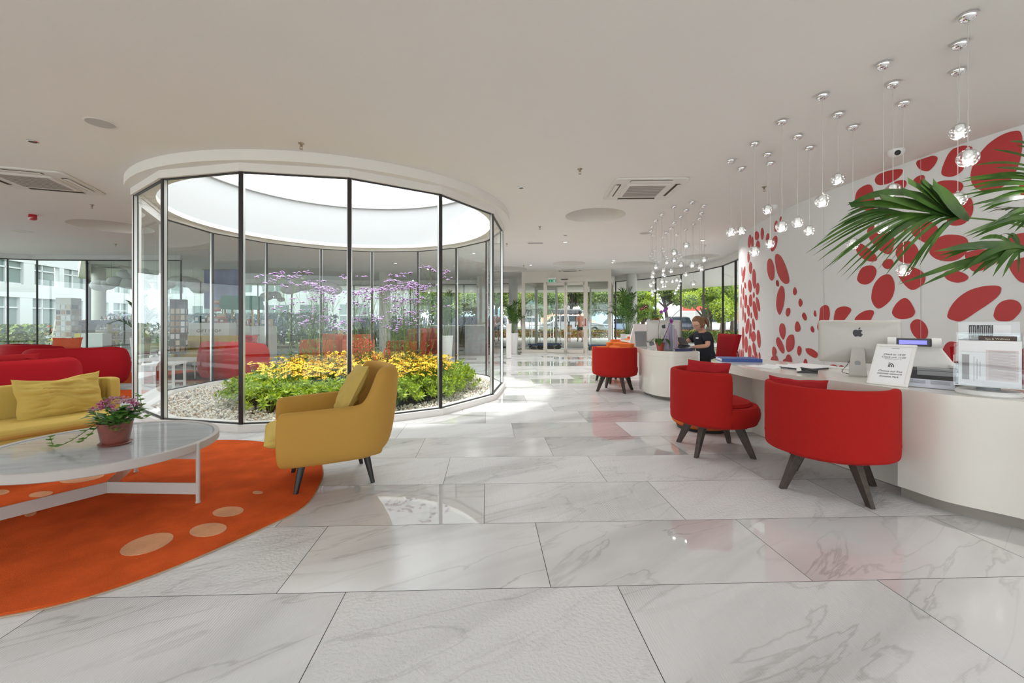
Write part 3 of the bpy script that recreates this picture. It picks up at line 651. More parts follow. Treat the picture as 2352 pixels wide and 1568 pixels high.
def verbena_mesh(seed):
    r = random.Random(seed); st = MB(); bl = MB(); lean = V((r.uniform(-.18, .18), r.uniform(-.1, .1), 0)); H_ = r.uniform(1.35, 1.95)
    def head(c, s):
        n = r.randint(7, 11)
        for k in range(n):
            a = 2*PI*k/n+r.uniform(-.3, .3); q = s*(0 if k == 0 else r.uniform(.5, 1)); p = c+V((q*math.cos(a), q*math.sin(a), s*.45-.5*q*q/s))
            R = s*.42; bl.k = 0
            bl.add([p+V((R*math.cos(2*PI*j/5+a), R*math.sin(2*PI*j/5+a), 0)) for j in range(5)]+[p+V((0, 0, R*.5))], [(j, (j+1) % 5, 5) for j in range(5)])
            bl.k = 1; bl.add([p+V((R*.7*math.cos(2*PI*j/4), R*.7*math.sin(2*PI*j/4), -.002)) for j in range(4)]+[c-V((0, 0, s*.3))], [((j+1) % 4, j, 4) for j in range(4)])
    def branch(p, d, L, depth, rad):
        d = d.normalized(); pts_ = [p]; q = p
        for k in range(3): d = (d+V((r.uniform(-.1, .1), r.uniform(-.1, .1), .06))).normalized(); q = q+d*L/3; pts_.append(q)
        st.tube(pts_, [rad, rad*.9, rad*.8, rad*.7], 4, False)
        if depth == 0: head(q, r.uniform(.019, .031)); return
        for s_ in (-1, 0, 1):
            if s_ == 0 and r.random() < .3: continue
            a = r.uniform(0, 2*PI); e = (d+V((math.cos(a), math.sin(a), 0))*(.55 if s_ else .08)).normalized()
            branch(q, e, L*r.uniform(.5, .75), depth-1, rad*.7)
    for s_ in range(r.randint(2, 3)):
        p = V((r.uniform(-.04, .04), r.uniform(-.04, .04), 0)); d = (V((r.uniform(-.16, .16), r.uniform(-.16, .16), 1))+lean).normalized(); seg = 7; q = p; pts_ = [p]
        hh = H_*r.uniform(.8, 1)*.68
        for k in range(seg):
            q = q+d*hh/seg; pts_.append(q)
            if k < 6:
                a = k*PI/2+r.uniform(-.3, .3)
                for sg in (0, PI):
                    leaf(st, q, (math.cos(a+sg), math.sin(a+sg), .6), r.uniform(.11, .17)*(1 if k < 4 else .6), .018, bend=.3)
        st.tube(pts_, .0035, 4, False)
        branch(q, d, .34, 2, .0028)
        for t in (.84,):
            a = r.uniform(0, 2*PI); branch(p+(q-p)*t, (d+V((math.cos(a), math.sin(a), 0))*.5), .25, 1, .0022)
    return st, bl
protos = []
def scatter(make, spots, labels, group, cat, name, smin=.85, smax=1.2):
    pro = []
    for sd in range(3):
        pro.append(make(sd))
    for i, (x, y, s) in enumerate(spots):
        p = pro[i % 3]; o = dup(p, (x, y, .03), rnd.uniform(0, 6.28), scale=s); o['label'] = labels(i, x, y); o['group'] = group
    for p in pro:
        for c in list(p.children): bpy.data.objects.remove(c)
        bpy.data.objects.remove(p)
def mk_shrub(sd):
    t = thing('lime_shrub', 'x', 'shrub'); shrub_mesh(100+sd).build('foliage', L_lime, t, smooth=False)
    m = MB(); rs = random.Random(sd)
    for k in range(7): a = k*.9; m.tube([(0, 0, 0), (.08*math.cos(a), .08*math.sin(a), .14), (.17*math.cos(a), .17*math.sin(a), .26)], [.006, .005, .003], 5)
    m.build('stem', L_stem, t); return t
def mk_daisy(sd):
    t = thing('yellow_daisy_plant', 'x', 'flower'); fo, fl = daisy_mesh(200+sd); fo.build('foliage', L_daisy, t, smooth=False); fl.build('blossom', [M_yel, M_yelc], t, smooth=False); return t
def mk_verb(sd):
    t = thing('verbena_plant', 'x', 'flower'); st, bl = verbena_mesh(300+sd); st.build('stem', L_stem, t, smooth=False); bl.build('blossom', [M_purp, M_purpd], t, smooth=False); return t
sp = []
for k in range(26):
    a = 2*PI*k/26; rr_ = .86 if k % 2 else .93; 
    sp.append((BC.x+BX*rr_*math.cos(a), BC.y+BY*rr_*math.sin(a), rnd.uniform(.95, 1.15)))
for k in range(17):
    a = -PI*.95+PI*1.0*k/16; sp.append((BC.x+BX*.70*math.cos(a), BC.y+BY*.73*math.sin(a), rnd.uniform(.95, 1.1)))
scatter(mk_shrub, sp, lambda i, x, y: 'low lime green shrub in the border round the glass garden bed', 'lime shrubs edging the garden bed', 'shrub', 'lime_shrub')
sp = []
for k in range(260):
    a, r = rnd.uniform(0, 2*PI), math.sqrt(rnd.random())*.80
    x, y = BC.x+BX*r*math.cos(a), BC.y+BY*r*math.sin(a)
    if all((x-q[0])**2+(y-q[1])**2 > .17**2 for q in sp): sp.append((x, y, rnd.uniform(.95, 1.2)))
scatter(mk_daisy, sp, lambda i, x, y: 'plant with yellow daisy flowers inside the lime green border', 'yellow daisy plants in the garden bed', 'flower', 'daisy')
sp = []
for cx, cy_, n, sd in ((-3.45, 7.2, 9, .42), (-2.6, 7.5, 7, .50), (-1.65, 7.1, 10, .26), (-2.2, 8.0, 3, .4)):
    for k in range(n): sp.append((cx+rnd.gauss(0, sd*.7), cy_+rnd.gauss(0, sd*.5), rnd.uniform(.92, 1.12)))
scatter(mk_verb, sp, lambda i, x, y: 'tall thin verbena with lilac flower heads rising out of the yellow daisies', 'tall lilac verbenas in the garden bed', 'flower', 'verbena')
def snap(x, y, s, lab, seed):
    t = thing('red_flowering_plant', lab, 'flower', (x, y, .03), 0, None, s); r = random.Random(seed); fo = MB(); bl = MB()
    for k in range(16):
        a = r.uniform(0, 6.28); q = .14*math.sqrt(r.random()); h = r.uniform(.55, .85); b = V((q*math.cos(a), q*math.sin(a), 0)); tp = V((b.x*1.9, b.y*1.9, h)); fo.tube([b, tp], .004, 4)
        for j in range(13):
            f = .1+.065*j; p = b.lerp(tp, f); an = r.uniform(0, 6.28); leaf(fo, p, (math.cos(an), math.sin(an), .6), .11, .02)
        if k % 2:
            for j in range(16): c = tp+V((r.uniform(-.04, .04), r.uniform(-.04, .04), -.012*j)); bl.ball(c, r.uniform(.008, .016), 6, 4)
    fo.build('foliage', L_daisy, t, smooth=False); bl.build('blossom', M_redp, t)
snap(-2.55, 7.15, 1.0, 'bushy plant with red flowers in the middle of the garden bed, left of its pair', 1)
snap(-2.2, 7.05, .95, 'bushy plant with red flowers in the middle of the garden bed, right of its pair', 2)
# ---------------------------------------------------------------- upholstery
def shell(mb, path, t, z0, top, rb=.06, bulge=0, inner_z0=None, capn=3):
    "padded wall along a plan path: path = (x, y), outside is on the right of travel; top(f) gives the height"
    n = len(path); rings = []
    def sect(p, nn, h, k):
        tt = t*k; hh = z0+(h-z0)*(1-(1-k)*.12); iz = z0 if inner_z0 is None else inner_z0
        S = [(-tt*.30, iz+.0), (tt*.15, z0), (tt*.42, z0+rb*.35), (tt*.5+bulge*.5, z0+rb), (tt*.5+bulge, z0+(hh-z0)*.5), (tt*.5+bulge*.4, hh-rb), (tt*.44, hh-rb*.35), (tt*.2, hh-.004), (-tt*.2, hh-.004), (-tt*.44, hh-rb*.35), (-tt*.5, hh-rb), (-tt*.5, iz+(hh-iz)*.5), (-tt*.46, iz+rb)]
        return [V((p[0]+nn[0]*o, p[1]+nn[1]*o, z)) for o, z in S]
    for i in range(n):
        a, b = V(path[max(i-1, 0)]), V(path[min(i+1, n-1)]); d = (b-a).normalized(); nn = V((d.y, -d.x)); p = V(path[i]); h = top(i/(n-1))
        if i == 0:
            for k in (.35, .8): rings.append(sect(p-d*(t*.42*(1.0-k*.9)), nn, h, k))
        rings.append(sect(p, nn, h, 1))
        if i == n-1:
            for k in (.8, .35): rings.append(sect(p+d*(t*.42*(1.0-k*.9)), nn, h, k))
    m_ = len(rings[0]); vs = [v for r in rings for v in r]; L = len(rings)
    fs = [(i*m_+k, (i+1)*m_+k, (i+1)*m_+(k+1) % m_, i*m_+(k+1) % m_) for i in range(L-1) for k in range(m_)]
    fs += [tuple(range(m_)), tuple(range((L-1)*m_, L*m_))[::-1]]
    return mb.add(vs, fs)
def cushion(w, h, d, seed=0, wr=.012, n=24, pinch=.10, sag=0):
    "stuffed cushion lying in x, z with thickness along y"
    mb = MB(); off = seed*7.3
    for side in (1, -1):
        def fn(u, v):
            x, z = u*2-1, v*2-1; e = max(0, (1-x*x)*(1-z*z)); th = e**.42*d/2
            px, pz = x*w/2*(1-pinch*(1-z*z)*0-pinch*.6*(1-abs(z))**1.2*0), z*h/2
            px *= 1-pinch*(1-z*z)**1.0*.9; px += noise.noise(V((z*2+off, x, 4)))*wr; pz += noise.noise(V((x*2+off, z, 8)))*wr; pz *= 1-pinch*(1-x*x)*.9; pz -= sag*(1-x*x)*max(0, z)
            nn = noise.noise(V((x*1.6+off, z*2.2, side*3+off)))*wr*2+noise.noise(V((x*1.2+z*2.4+off, z*4.5-x+5, side)))*wr*1.1-(1-abs(noise.noise(V((x*1.1+off, z*3.2+x, 9)))))**6*wr*.9
            return V((px, side*(th+nn*min(1, e*3)), pz))
        k = len(mb.v); mb.grid(fn, n, n)
        if side == -1: mb.f = [f if min(f) < k else f[::-1] for f in mb.f]
    return mb
def place(o, loc, rot): o.location = loc; o.rotation_euler = rot; return o
def tleg(mb, a, b, r0, r1, sq=True, rz=0):
    if not sq: return mb.cyl(a, b, r0, r1, 14)
    a, b = V(a), V(b); c, s = math.cos(rz), math.sin(rz); vs = []
    for p, r in ((a, r0), (b, r1)):
        for x, y in ((r, r*.62), (-r, r*.62), (-r, -r*.62), (r, -r*.62)): vs.append((p.x+x*c-y*s, p.y+x*s+y*c, p.z))
    return mb.add(vs, [(0, 1, 2, 3), (7, 6, 5, 4), (0, 4, 5, 1), (1, 5, 6, 2), (2, 6, 7, 3), (3, 7, 4, 0)])

def tub_chair(name, label, loc, face, mt, legm, R=.375, top=.735, z0=.255, seat=.43, half=.235, group=None, spread=90, cushm=None):
    "faces local +x"
    t = thing(name, label, 'chair', loc, face, group); ro = R-.03
    pth = [(ro*math.cos(a), ro*math.sin(a)) for a in [math.radians(180-spread+2*spread*i/20) for i in range(21)]]
    m = MB(); shell(m, [(x, y) for x, y in pth][::1], .06, z0+.015, lambda f: top, rb=.035, inner_z0=seat-.06); m.build('backrest', mt, t, sub=1)
    m = MB(); m.lathe([(.0, z0), (R*.80, z0), (R*.93, z0+.02), (R*.99, z0+.07), (R, z0+.11), (R*.985, seat-.03), (R*.94, seat), (R*.84, seat+.003), (R*.80, seat-.012), (0, seat-.012)], 40, cap=False)
    m.build('seat', mt, t)
    m = MB(); m.lathe([(0, seat-.02), (R*.76, seat-.02), (R*.80, seat+.005), (R*.78, seat+.03), (R*.6, seat+.055), (R*.3, seat+.066), (0, seat+.068)], 36, cap=False); m.build('seat_cushion', cushm or mt, t)
    m = MB(); m.box((0, 0, z0-.008), (.40, .40, .016)); m.build('base_plate', M_black, t)
    for sx_, sy_ in ((1, 1), (1, -1), (-1, 1), (-1, -1)):
        m = MB(); tleg(m, (sx_*.15, sy_*.15, z0-.008), (sx_*half, sy_*half, 0), .038, .022, True, math.atan2(sy_, sx_)); m.build('leg', legm, t, smooth=False, bevel=.003)
    return t
D = math.radians
tub_chair('tub_chair', 'red wool tub chair with its back to us at the near desk', (2.215, 2.99, 0), D(48.5), M_red, M_wood, R=.385)
cb = tub_chair('tub_chair', 'red wool tub chair turned sideways at the near desk, round seat in view', (1.82, 3.85, 0), D(-4), M_red, M_wood, R=.37)
tub_chair('tub_chair', 'red tub chair in front of the far white desk and the orange chairs', (1.71, 7.09, 0), D(60), M_red, M_wood, R=.37, half=.225)
# loose cushions on the red chairs
c_ = cushion(.40, .32, .13, 3, .008, 28, .05).build('cushion', M_redc); place(c_, (1.70, 3.73, .655), (D(8), D(6), D(6))); tag(c_, 'crimson square cushion standing up in the sideways red tub chair', 'cushion')
c_ = cushion(.40, .28, .12, 5, .008).build('cushion', M_redc); place(c_, (2.08, 3.11, .61), (D(-4), D(4), D(-10))); tag(c_, 'red cushion inside the near tub chair, its edge just above the back', 'cushion')

# orange chairs with square arms
def box_chair(label, loc, face, mt, w=.62, d=.60, top=.735, arm=.66):
    t = thing('box_armchair', label, 'chair', loc, face, 'orange armchairs at the far desk')
    m = MB(); m.rbox((-d/2+.06, 0, (top+.16)/2), (.12, w, top-.16), .05, 5); m.build('backrest', mt, t, bevel=.02)
    for sg in (-1, 1): m = MB(); m.rbox((.05, sg*(w/2-.055), (arm+.16)/2), (d-.10, .11, arm-.16), .05, 5); m.build('armrest', mt, t, bevel=.02)
    m = MB(); m.rbox((-.06, 0, .56), (.12, w-.26, .24), .05, 5, ry=D(-12)); m.build('back_cushion', mt, t, bevel=.03)
    m = MB(); m.rbox((.03, 0, .32), (d-.1, w-.16, .22), .05); m.build('seat', mt, t, bevel=.02)
    for sx_ in (-1, 1):
        for sy_ in (-1, 1): m = MB(); tleg(m, (sx_*.18, sy_*.2, .2), (sx_*.22, sy_*.24, 0), .028, .018); m.build('leg', M_wood, t, smooth=False)
    return t
box_chair('orange armchair directly behind the far red tub chair', (1.93, 8.15, 0), D(200), M_orange)
box_chair('middle orange armchair of the row behind the far red chair', (2.55, 9.75, 0), D(195), M_orange, w=.6)
box_chair('third orange armchair, farthest along the row beside the white counter', (2.95, 11.1, 0), D(190), M_orange)
t = thing('orange_pouf', 'round orange pouf half hidden behind the sideways red chair', 'pouf', (2.09, 4.66, 0))
m = MB(); m.lathe([(0, .03), (.27, .03), (.32, .07), (.335, .14), (.33, .25), (.29, .31), (.2, .335), (0, .34)], 40, cap=False); m.build('upholstery', M_orange, t)
m = MB(); m.lathe([(.27, 0), (.28, .03)], 32); m.build('base', M_black, t)

# mustard armchair by the rug
def armchair(label, loc, face, mt, cm, legm):
    t = thing('lounge_armchair', label, 'chair', loc, face)
    # body outline seen from above, from the end of the left arm round the back to the right arm
    ctl = [(.33, .325), (.18, .345), (0, .352), (-.16, .345), (-.29, .30), (-.375, .19), (-.40, 0), (-.375, -.19), (-.29, -.30), (-.16, -.345), (0, -.352), (.18, -.345), (.33, -.325)]
    pth = [(p.x, p.y) for p in catmull([(a, b) for a, b in ctl], 4, False)]
    def top(f):
        a = abs(f-.5)*2
        s = max(0, min(1, (a-.30)/(.52-.30))); s = s*s*(3-2*s); return .835-.245*s-.03*max(0, a-.5)
    n = len(pth); rings = []; mb = MB()
    for i, (x, y) in enumerate(pth):
        f = i/(n-1); a, b = V(pth[max(i-1, 0)]), V(pth[min(i+1, n-1)]); d = (b-a).normalized(); nn = V((d.y, -d.x)); nn = -nn if nn.dot(V((x+.02, y))) < 0 else nn
        h = top(f); ba = max(0, 1-abs(f-.5)*2/.45); z0 = .21+.03*ba; rake = .0
        T = .085+.035*ba; o = T/2
        # the back leans outwards towards its top and tucks in below
        def P(off, z): return V((x+nn.x*off, y+nn.y*off, z))
        S = [P(-o*.2-.03-.10*ba, z0), P(o*.35-.02-.10*ba, z0+.004), P(o*.8-.01-.08*ba, z0+.03), P(o*1.0-.055*ba, z0+.09), P(o*1.12-.02*ba, z0+(h-z0)*.45), P(o*1.08+.012*ba, h-.09), P(o*.9+.012*ba, h-.03), P(o*.35+.01*ba, h), P(-o*.35, h), P(-o*.9, h-.03), P(-o, h-.10), P(-o*.95-.01, z0+(h-z0)*.5), P(-o*.8-.03, z0+.08)]
        if i in (0, n-1):
            e = d*(-1 if i == 0 else 1)
            extra = []
            for k, sc in ((.020, .93), (.034, .72)):
                c = sum(S, V((0, 0, 0)))/len(S); extra.append([c+(v-c)*sc+V((e.x, e.y, 0))*k for v in S])
            if i == 0: rings += [extra[1], extra[0], S]
            else: rings += [S, extra[0], extra[1]]
        else: rings.append(S)
    L, m_ = len(rings), 13
    mb.add([v for r in rings for v in r], [(i*m_+k, (i+1)*m_+k, (i+1)*m_+(k+1) % m_, i*m_+(k+1) % m_) for i in range(L-1) for k in range(m_)]+[tuple(range(m_)), tuple(range((L-1)*m_, L*m_))[::-1]])
    mb.build('body', mt, t, sub=2)
    m = MB(); m.rbox((.0, 0, .26), (.64, .60, .10), .08, 4); m.build('seat_base', mt, t, bevel=.02)
    m = MB()
    def fn(u, v):
        x, y = -math.cos(PI*u), -math.cos(PI*v); e = (1-abs(x)**5)*(1-abs(y)**5); return V((.055+x*.375, y*.295, .375+.065*max(0, e)**.4+.012*(1-x*x)*(1-y*y)))
    m.grid(fn, 34, 30); k = len(m.v)
    m.grid(lambda u, v: (lambda p: V((p.x, p.y, .375-(p.z-.375)*.9)))(fn(u, 1-v)), 34, 30); m.build('seat_cushion', cm, t, angle=None)
    sm_ = MB(); sm_.build
    for sx_, sy_ in ((1, 1), (1, -1), (-1, 1), (-1, -1)):
        m = MB(); m.cyl((sx_*.20-.0, sy_*.20, .24), (sx_*.25, sy_*.235, 0), .028, .014, 16); m.build('leg', legm, t)
    return t
armchair('mustard velvet armchair with black tapered legs at the edge of the orange rug', (-1.335, 3.16, 0), D(209), M_must, M_must2, M_blackwood)
c_ = cushion(.42, .42, .15, 8, .010).build('cushion', M_olive); place(c_, (-1.215, 3.225, .645), (D(27), D(3), D(209+90+180))); tag(c_, 'olive yellow square cushion leaning in the mustard armchair', 'cushion')

# mustard sofa
sr = V((-3.70, 3.93)); sd = V((-.50, -.866)).normalized(); sn = V((.866, -.50))
ang = math.atan2(sn.y, sn.x)     # the sofa faces sn; local +x = front, local +y = along -sd
so = sr+sd*1.05; t = thing('sofa', 'mustard yellow fabric sofa with low straight back behind the coffee table', 'sofa', (so.x, so.y, 0), ang)
pth = catmull([(.14, 1.04), (.03, 1.045), (-.01, 1.0), (-.02, .9), (-.02, 0), (-.02, -.9), (-.01, -1.0), (.03, -1.045), (.14, -1.04)], 4, False)
m = MB(); shell(m, [(p.x, p.y) for p in pth], .075, .12, lambda f: .655, rb=.025, inner_z0=.16); m.build('backrest', M_must2, t, sub=1)
m = MB()
for z, ins in ((.15, .0), (.345, .0)): pass
m.rbox((.29, 0, .235), (.56, 2.02, .17), .14, 6); m.build('seat_base', M_must2, t, bevel=.02)
m = MB(); m.rbox((.30, 0, .355), (.57, 2.0, .075), .14, 6); m.build('seat_cushion', M_must2, t, bevel=.03)
for x in (.08, .5):
    for y in (-.85, .85): m = MB(); m.cyl((x, y, .16), (x, y, 0), .02, .014); m.build('leg', M_blackwood, t)
c_ = cushion(.52, .36, .18, 2, .014, 40, .06, .035).build('cushion', M_must2); p_ = sr+sd*.36+sn*.15
place(c_, (p_.x, p_.y, .545), (D(-16), D(-3), ang+PI/2)); tag(c_, 'crumpled mustard rectangular cushion against the sofa back', 'cushion')

# red sofas farther back
def big_shell(name, label, loc, face, mt, ctl, t_, z0, top, seat, cat='sofa', legs=(), legm=M_wood, pleat=0, bulge=0, closed=False, group=None, rb=.07):
    t = thing(name, label, cat, loc, face, group)
    pth = [(p.x, p.y) for p in catmull(ctl, 5, False)]
    m = MB(); shell(m, pth, t_, z0, top if callable(top) else (lambda f: top), rb=rb, bulge=bulge, inner_z0=seat-.1)
    if pleat:
        for i, v in enumerate(m.v):
            a = math.atan2(v[1], v[0]); k = 1+pleat*math.sin(a*34)*max(0, 1-abs(v[2]-.42)/.5); m.v[i] = (v[0]*k, v[1]*k, v[2])
    m.build('body', mt, t, sub=1)
    xs = [p[0] for p in pth]; ys = [p[1] for p in pth]
    m = MB(); m.prism([(x*.93, y*.93) for x, y in pth], z0+.02, seat-.07); m.build('seat_base', mt, t, bevel=.02)
    m = MB(); m.prism([(x*.88, y*.88) for x, y in pth], seat-.06, seat+.03); m.build('seat_cushion', mt, t, bevel=.04)
    for x, y in legs: m = MB(); tleg(m, (x*.85, y*.85, z0+.03), (x, y, 0), .03, .018); m.build('leg', legm, t, smooth=False)
    return t
U_ = [(.40, .48), (.15, .56), (-.15, .54), (-.38, .38), (-.46, 0), (-.38, -.38), (-.15, -.54), (.15, -.56), (.40, -.48)]
big_shell('curved_sofa', 'dark red velvet sofa with a rounded end, seen from behind the mustard sofa', (-6.24, 4.60, 0), D(130), M_redd, [(x*1.1-.1, y*1.9) for x, y in U_], .14, .14, lambda f: .735-.20*max(0, min(1, (abs(f-.5)*2-.55)/.3)), .40, legs=((.3, .8), (.3, -.8), (-.4, .8), (-.4, -.8)), legm=M_blackwood)
ch = big_shell('tub_armchair', 'bulging pleated crimson armchair standing beyond the red velvet sofa', (-7.28, 7.15, 0), D(125), M_redd, [(x*1.0, y*.9) for x, y in U_], .17, .06, lambda f: .73-.12*max(0, abs(f-.5)*2-.4), .42, cat='chair', legs=((.25, .3), (.25, -.3), (-.3, .3), (-.3, -.3)), pleat=.008, bulge=.09)
ch2 = dup(ch, (-8.9, 8.1, 0), D(60), 'pleated crimson armchair farthest left, in front of the glass wall')
ch3 = dup(ch, (-5.45, 8.35, 0), D(75), 'pleated red tub armchair on the rug seen through the garden glass')
ch3.scale = (.9, .82, 1.06)
for ob in ch3.children:
    if ob.name.startswith(('body', 'seat')): ob.data = ob.data.copy(); ob.data.materials[0] = M_red
c_ = cushion(.5, .34, .14, 4).build('cushion', M_coral); place(c_, (-8.35, 8.0, .68), (D(-10), 0, D(10))); tag(c_, 'coral cushion on the far left crimson armchair', 'cushion')
c_ = cushion(.5, .24, .12, 6).build('cushion', M_redc); place(c_, (-5.3, 8.55, .76), (D(-6), 0, D(-14))); tag(c_, 'red cushion on top of the armchair seen through the garden glass', 'cushion')
c_ = cushion(.5, .3, .12, 7).build('cushion', M_redc); place(c_, (-5.9, 5.0, .63), (D(-14), 0, D(30))); tag(c_, 'dark red cushion on the red velvet sofa at the left edge', 'cushion')

# ---------------------------------------------------------------- rugs
L_rug = None
def rugmat(name, c):
    m, n, l, b = principled(name)
    t = n.new('ShaderNodeTexCoord'); z = n.new('ShaderNodeTexNoise'); z.inputs['Scale'].default_value = 260; z.inputs['Detail'].default_value = 3; l.new(t.outputs['Object'], z.inputs['Vector'])
    z2 = n.new('ShaderNodeTexNoise'); z2.inputs['Scale'].default_value = 5; z2.inputs['Detail'].default_value = 6; l.new(t.outputs['Object'], z2.inputs['Vector'])
    mu = n.new('ShaderNodeMath'); mu.operation = 'MULTIPLY_ADD'; mu.inputs[1].default_value = .5; l.new(z.outputs['Fac'], mu.inputs[0]); l.new(z2.outputs['Fac'], mu.inputs[2])
    r = n.new('ShaderNodeValToRGB'); r.color_ramp.elements[0].position = .55; r.color_ramp.elements[1].position = .95
    r.color_ramp.elements[0].color = (*[v*.80 for v in c], 1); r.color_ramp.elements[1].color = (*[min(1, v*1.12) for v in c], 1); l.new(mu.outputs[0], r.inputs[0]); l.new(r.outputs[0], b.inputs['Base Color'])
    bp = n.new('ShaderNodeBump'); bp.inputs['Strength'].default_value = .8; bp.inputs['Distance'].default_value = .01; l.new(mu.outputs[0], bp.inputs['Height']); l.new(bp.outputs[0], b.inputs['Normal'])
    b.inputs['Roughness'].default_value = .95; b.inputs['Specular IOR Level'].default_value = .05
    return m
M_rug = rugmat('orange_rug_pile', (.66, .105, .024)); M_rugs = rugmat('beige_rug_pile', (.72, .36, .20)); M_back = mat('jute_edge', (.50, .36, .24), .9)
def rug(label, outline, spots, h=.016, group=None):
    me = MB(); pts_ = [tuple(p) for p in outline]; c = V((sum(p[0] for p in pts_)/len(pts_), sum(p[1] for p in pts_)/len(pts_)))
    t = thing('rug', label, 'rug', (0, 0, 0), 0, group)
    inn = [(c.x+(p[0]-c.x)*.993, c.y+(p[1]-c.y)*.993) for p in pts_]
    me.prism(pts_, 0.001, h*.35); me.build('backing', M_back, t, smooth=False)
    me = MB(); me.prism(inn, h*.35, h); me.build('pile', M_rug, t, smooth=False)
    for k, s in enumerate(spots):
        me = MB(); me.prism([tuple(p) for p in s], h*.6, h+.0025); me.build('inlay', M_rugs, t, smooth=False)
    return t
rim = [at(743, 1080), at(735, 1115), at(700, 1165), at(600, 1217), at(400, 1305), at(200, 1375), at(0, 1420)]
rim = [(p.x, p.y) for p in rim]+[(-2.45, 1.55), (-3.1, 1.62), (-3.6, 1.95), (-3.95, 2.5), (-3.95, 3.1), (-3.75, 3.6), (-3.35, 3.98), (-2.76, 4.13), (-2.19, 4.0), (-1.73, 3.75)]
def spot(cx, cy_, rx, ry, tilt=0, pts=20):
    return [at(cx+rx*math.cos(a), cy_+(ry*math.sin(a)-tilt*rx*math.cos(a)), .016).xy for a in [2*PI*k/pts for k in range(pts)]]
rug('round orange wool rug with beige pebble spots under the coffee table', [p for p in catmull(rim, 5)],
    [spot(337, 1250, 62, 20, .28), spot(478, 1217, 43, 15, .12), spot(524, 1175, 36, 11, .1), spot(592, 1131, 12, 3.5, 0), spot(188, 1098, 52, 9, .14), spot(94, 1135, 28, 6, .12), spot(0, 1131, 22, 6, .1), spot(70, 1180, 14, 5, .2)])
rug('second orange rug with a pale spot, beyond the crimson armchair', circle(-7.2, 8.9, 1.5, 40, 1.0), [circle(-6.9, 8.35, .25, 16, .1)])
rug('small round orange rug on the floor between sofa and garden', circle(-6.25, 6.55, .55, 32), [])
rug('orange rug under the red armchair seen through the garden glass', circle(-5.95, 9.3, .0+1.25, 40, 1.15), [circle(-6.3, 8.9, .2, 16, .1)])

# ---------------------------------------------------------------- coffee table
M_tmarb = marble('grey_table_marble', .08, vein=(.30, .31, .34), base=(.54, .56, .60), coat=.2)
for nd in M_tmarb.node_tree.nodes:
    if nd.type == 'MAPPING' and nd.inputs['Scale'].default_value[1] > 1.5: nd.inputs['Scale'].default_value = (1.8, 9, 1)
    elif nd.type == 'MAPPING': nd.inputs['Rotation'].default_value = (0, 0, -.15)
t = thing('coffee_table', 'round coffee table with grey marble top and thin white three-legged frame', 'table', (-2.58, 2.72, 0)); TZ, TR = .395, .59
m = MB(); m.lathe([(TR-.03, TZ-.052), (TR-.004, TZ-.052), (TR, TZ-.048), (TR, TZ-.004), (TR-.004, TZ), (TR-.026, TZ), (TR-.03, TZ-.004), (TR-.03, TZ-.012)], 96, cap=False); m.build('rim', M_tfr, t)
m = MB(); pl = circle(0, 0, TR-.031, 96); m.prism(pl, TZ-.03, TZ-.008); o_ = m.build('tabletop', M_tmarb, t, smooth=False)
ul = o_.data.uv_layers.new(name='UVMap')
for lp in o_.data.loops: v = o_.data.vertices[lp.vertex_index].co; ul.data[lp.index].uv = (v.x+3.1, v.y+5.2)
hub = V((0, 0))
for k, a in enumerate((0, 120, 240)):
    a = D(a-2); e = V((math.cos(a), math.sin(a)))*(TR+.004)
    m = MB(); m.cyl((e.x, e.y, .012), (e.x, e.y, TZ-.002), .012, n=14); m.cyl((e.x, e.y, 0.017), (e.x, e.y, .024), .015, n=14); m.build('leg', M_tfr, t)
    m = MB(); m.box((e.x/2, e.y/2, .105), (TR, .008, .07), a); m.box((e.x/2, e.y/2, TZ-.075), (TR, .008, .055), a); m.build('crossbar', M_tfr, t, smooth=False)

# potted kalanchoe with ivy
pp = at(244, 1026, TZ-.008); pp = V((pp.x, pp.y+.06, TZ-.008))
t = thing('potted_plant', 'pink flowering plant with trailing ivy in a brown pot on the coffee table', 'plant', pp)
m = MB(); m.lathe([(0, 0), (.075, 0), (.085, .012), (.082, .014), (.0, .012)], 32, cap=False); m.build('saucer', M_tcotta, t)
m = MB(); m.lathe([(0, .012), (.062, .012), (.070, .03), (.088, .135), (.090, .142), (.084, .142), (.080, .125), (0, .125)], 36, cap=False); m.build('pot', M_tcotta, t)
r = random.Random(4); m = MB(); L_kal = leafmat('kalanchoe_leaf', (.03, .13, .02), (.13, .30, .05), .3, .15, 20)
for k in range(110):
    a = r.uniform(0, 6.28); q = .10*math.sqrt(r.random()); tl = r.uniform(.4, 1.8); leaf(m, (q*math.cos(a), q*math.sin(a), .13+.08*r.random()), (math.cos(a)*tl, math.sin(a)*tl, .9), r.uniform(.045, .08), .05, bend=.45)
m.build('foliage', L_kal, t, smooth=False)
m = MB(); M_pink = mat('dusty_pink_petal', (.50, .27, .35), .7); M_pink2 = mat('magenta_petal', (.42, .05, .20), .7)
for k in range(60):
    a = r.uniform(0, 6.28); q = .115*math.sqrt(r.random()); c = V((q*math.cos(a)+.01, q*math.sin(a), .225+.08*(1-q/.115)+r.uniform(-.012, .012)))
    m.k = 1 if r.random() < .15 else 0
    for j in range(8): b = c+V((r.uniform(-.014, .014), r.uniform(-.014, .014), r.uniform(-.006, .008))); leaf(m, b, (r.uniform(-1, 1), r.uniform(-1, 1), .6), .016, .014, bend=.1)
m.build('blossom', [M_pink, M_pink2], t, smooth=False)
m = MB(); 
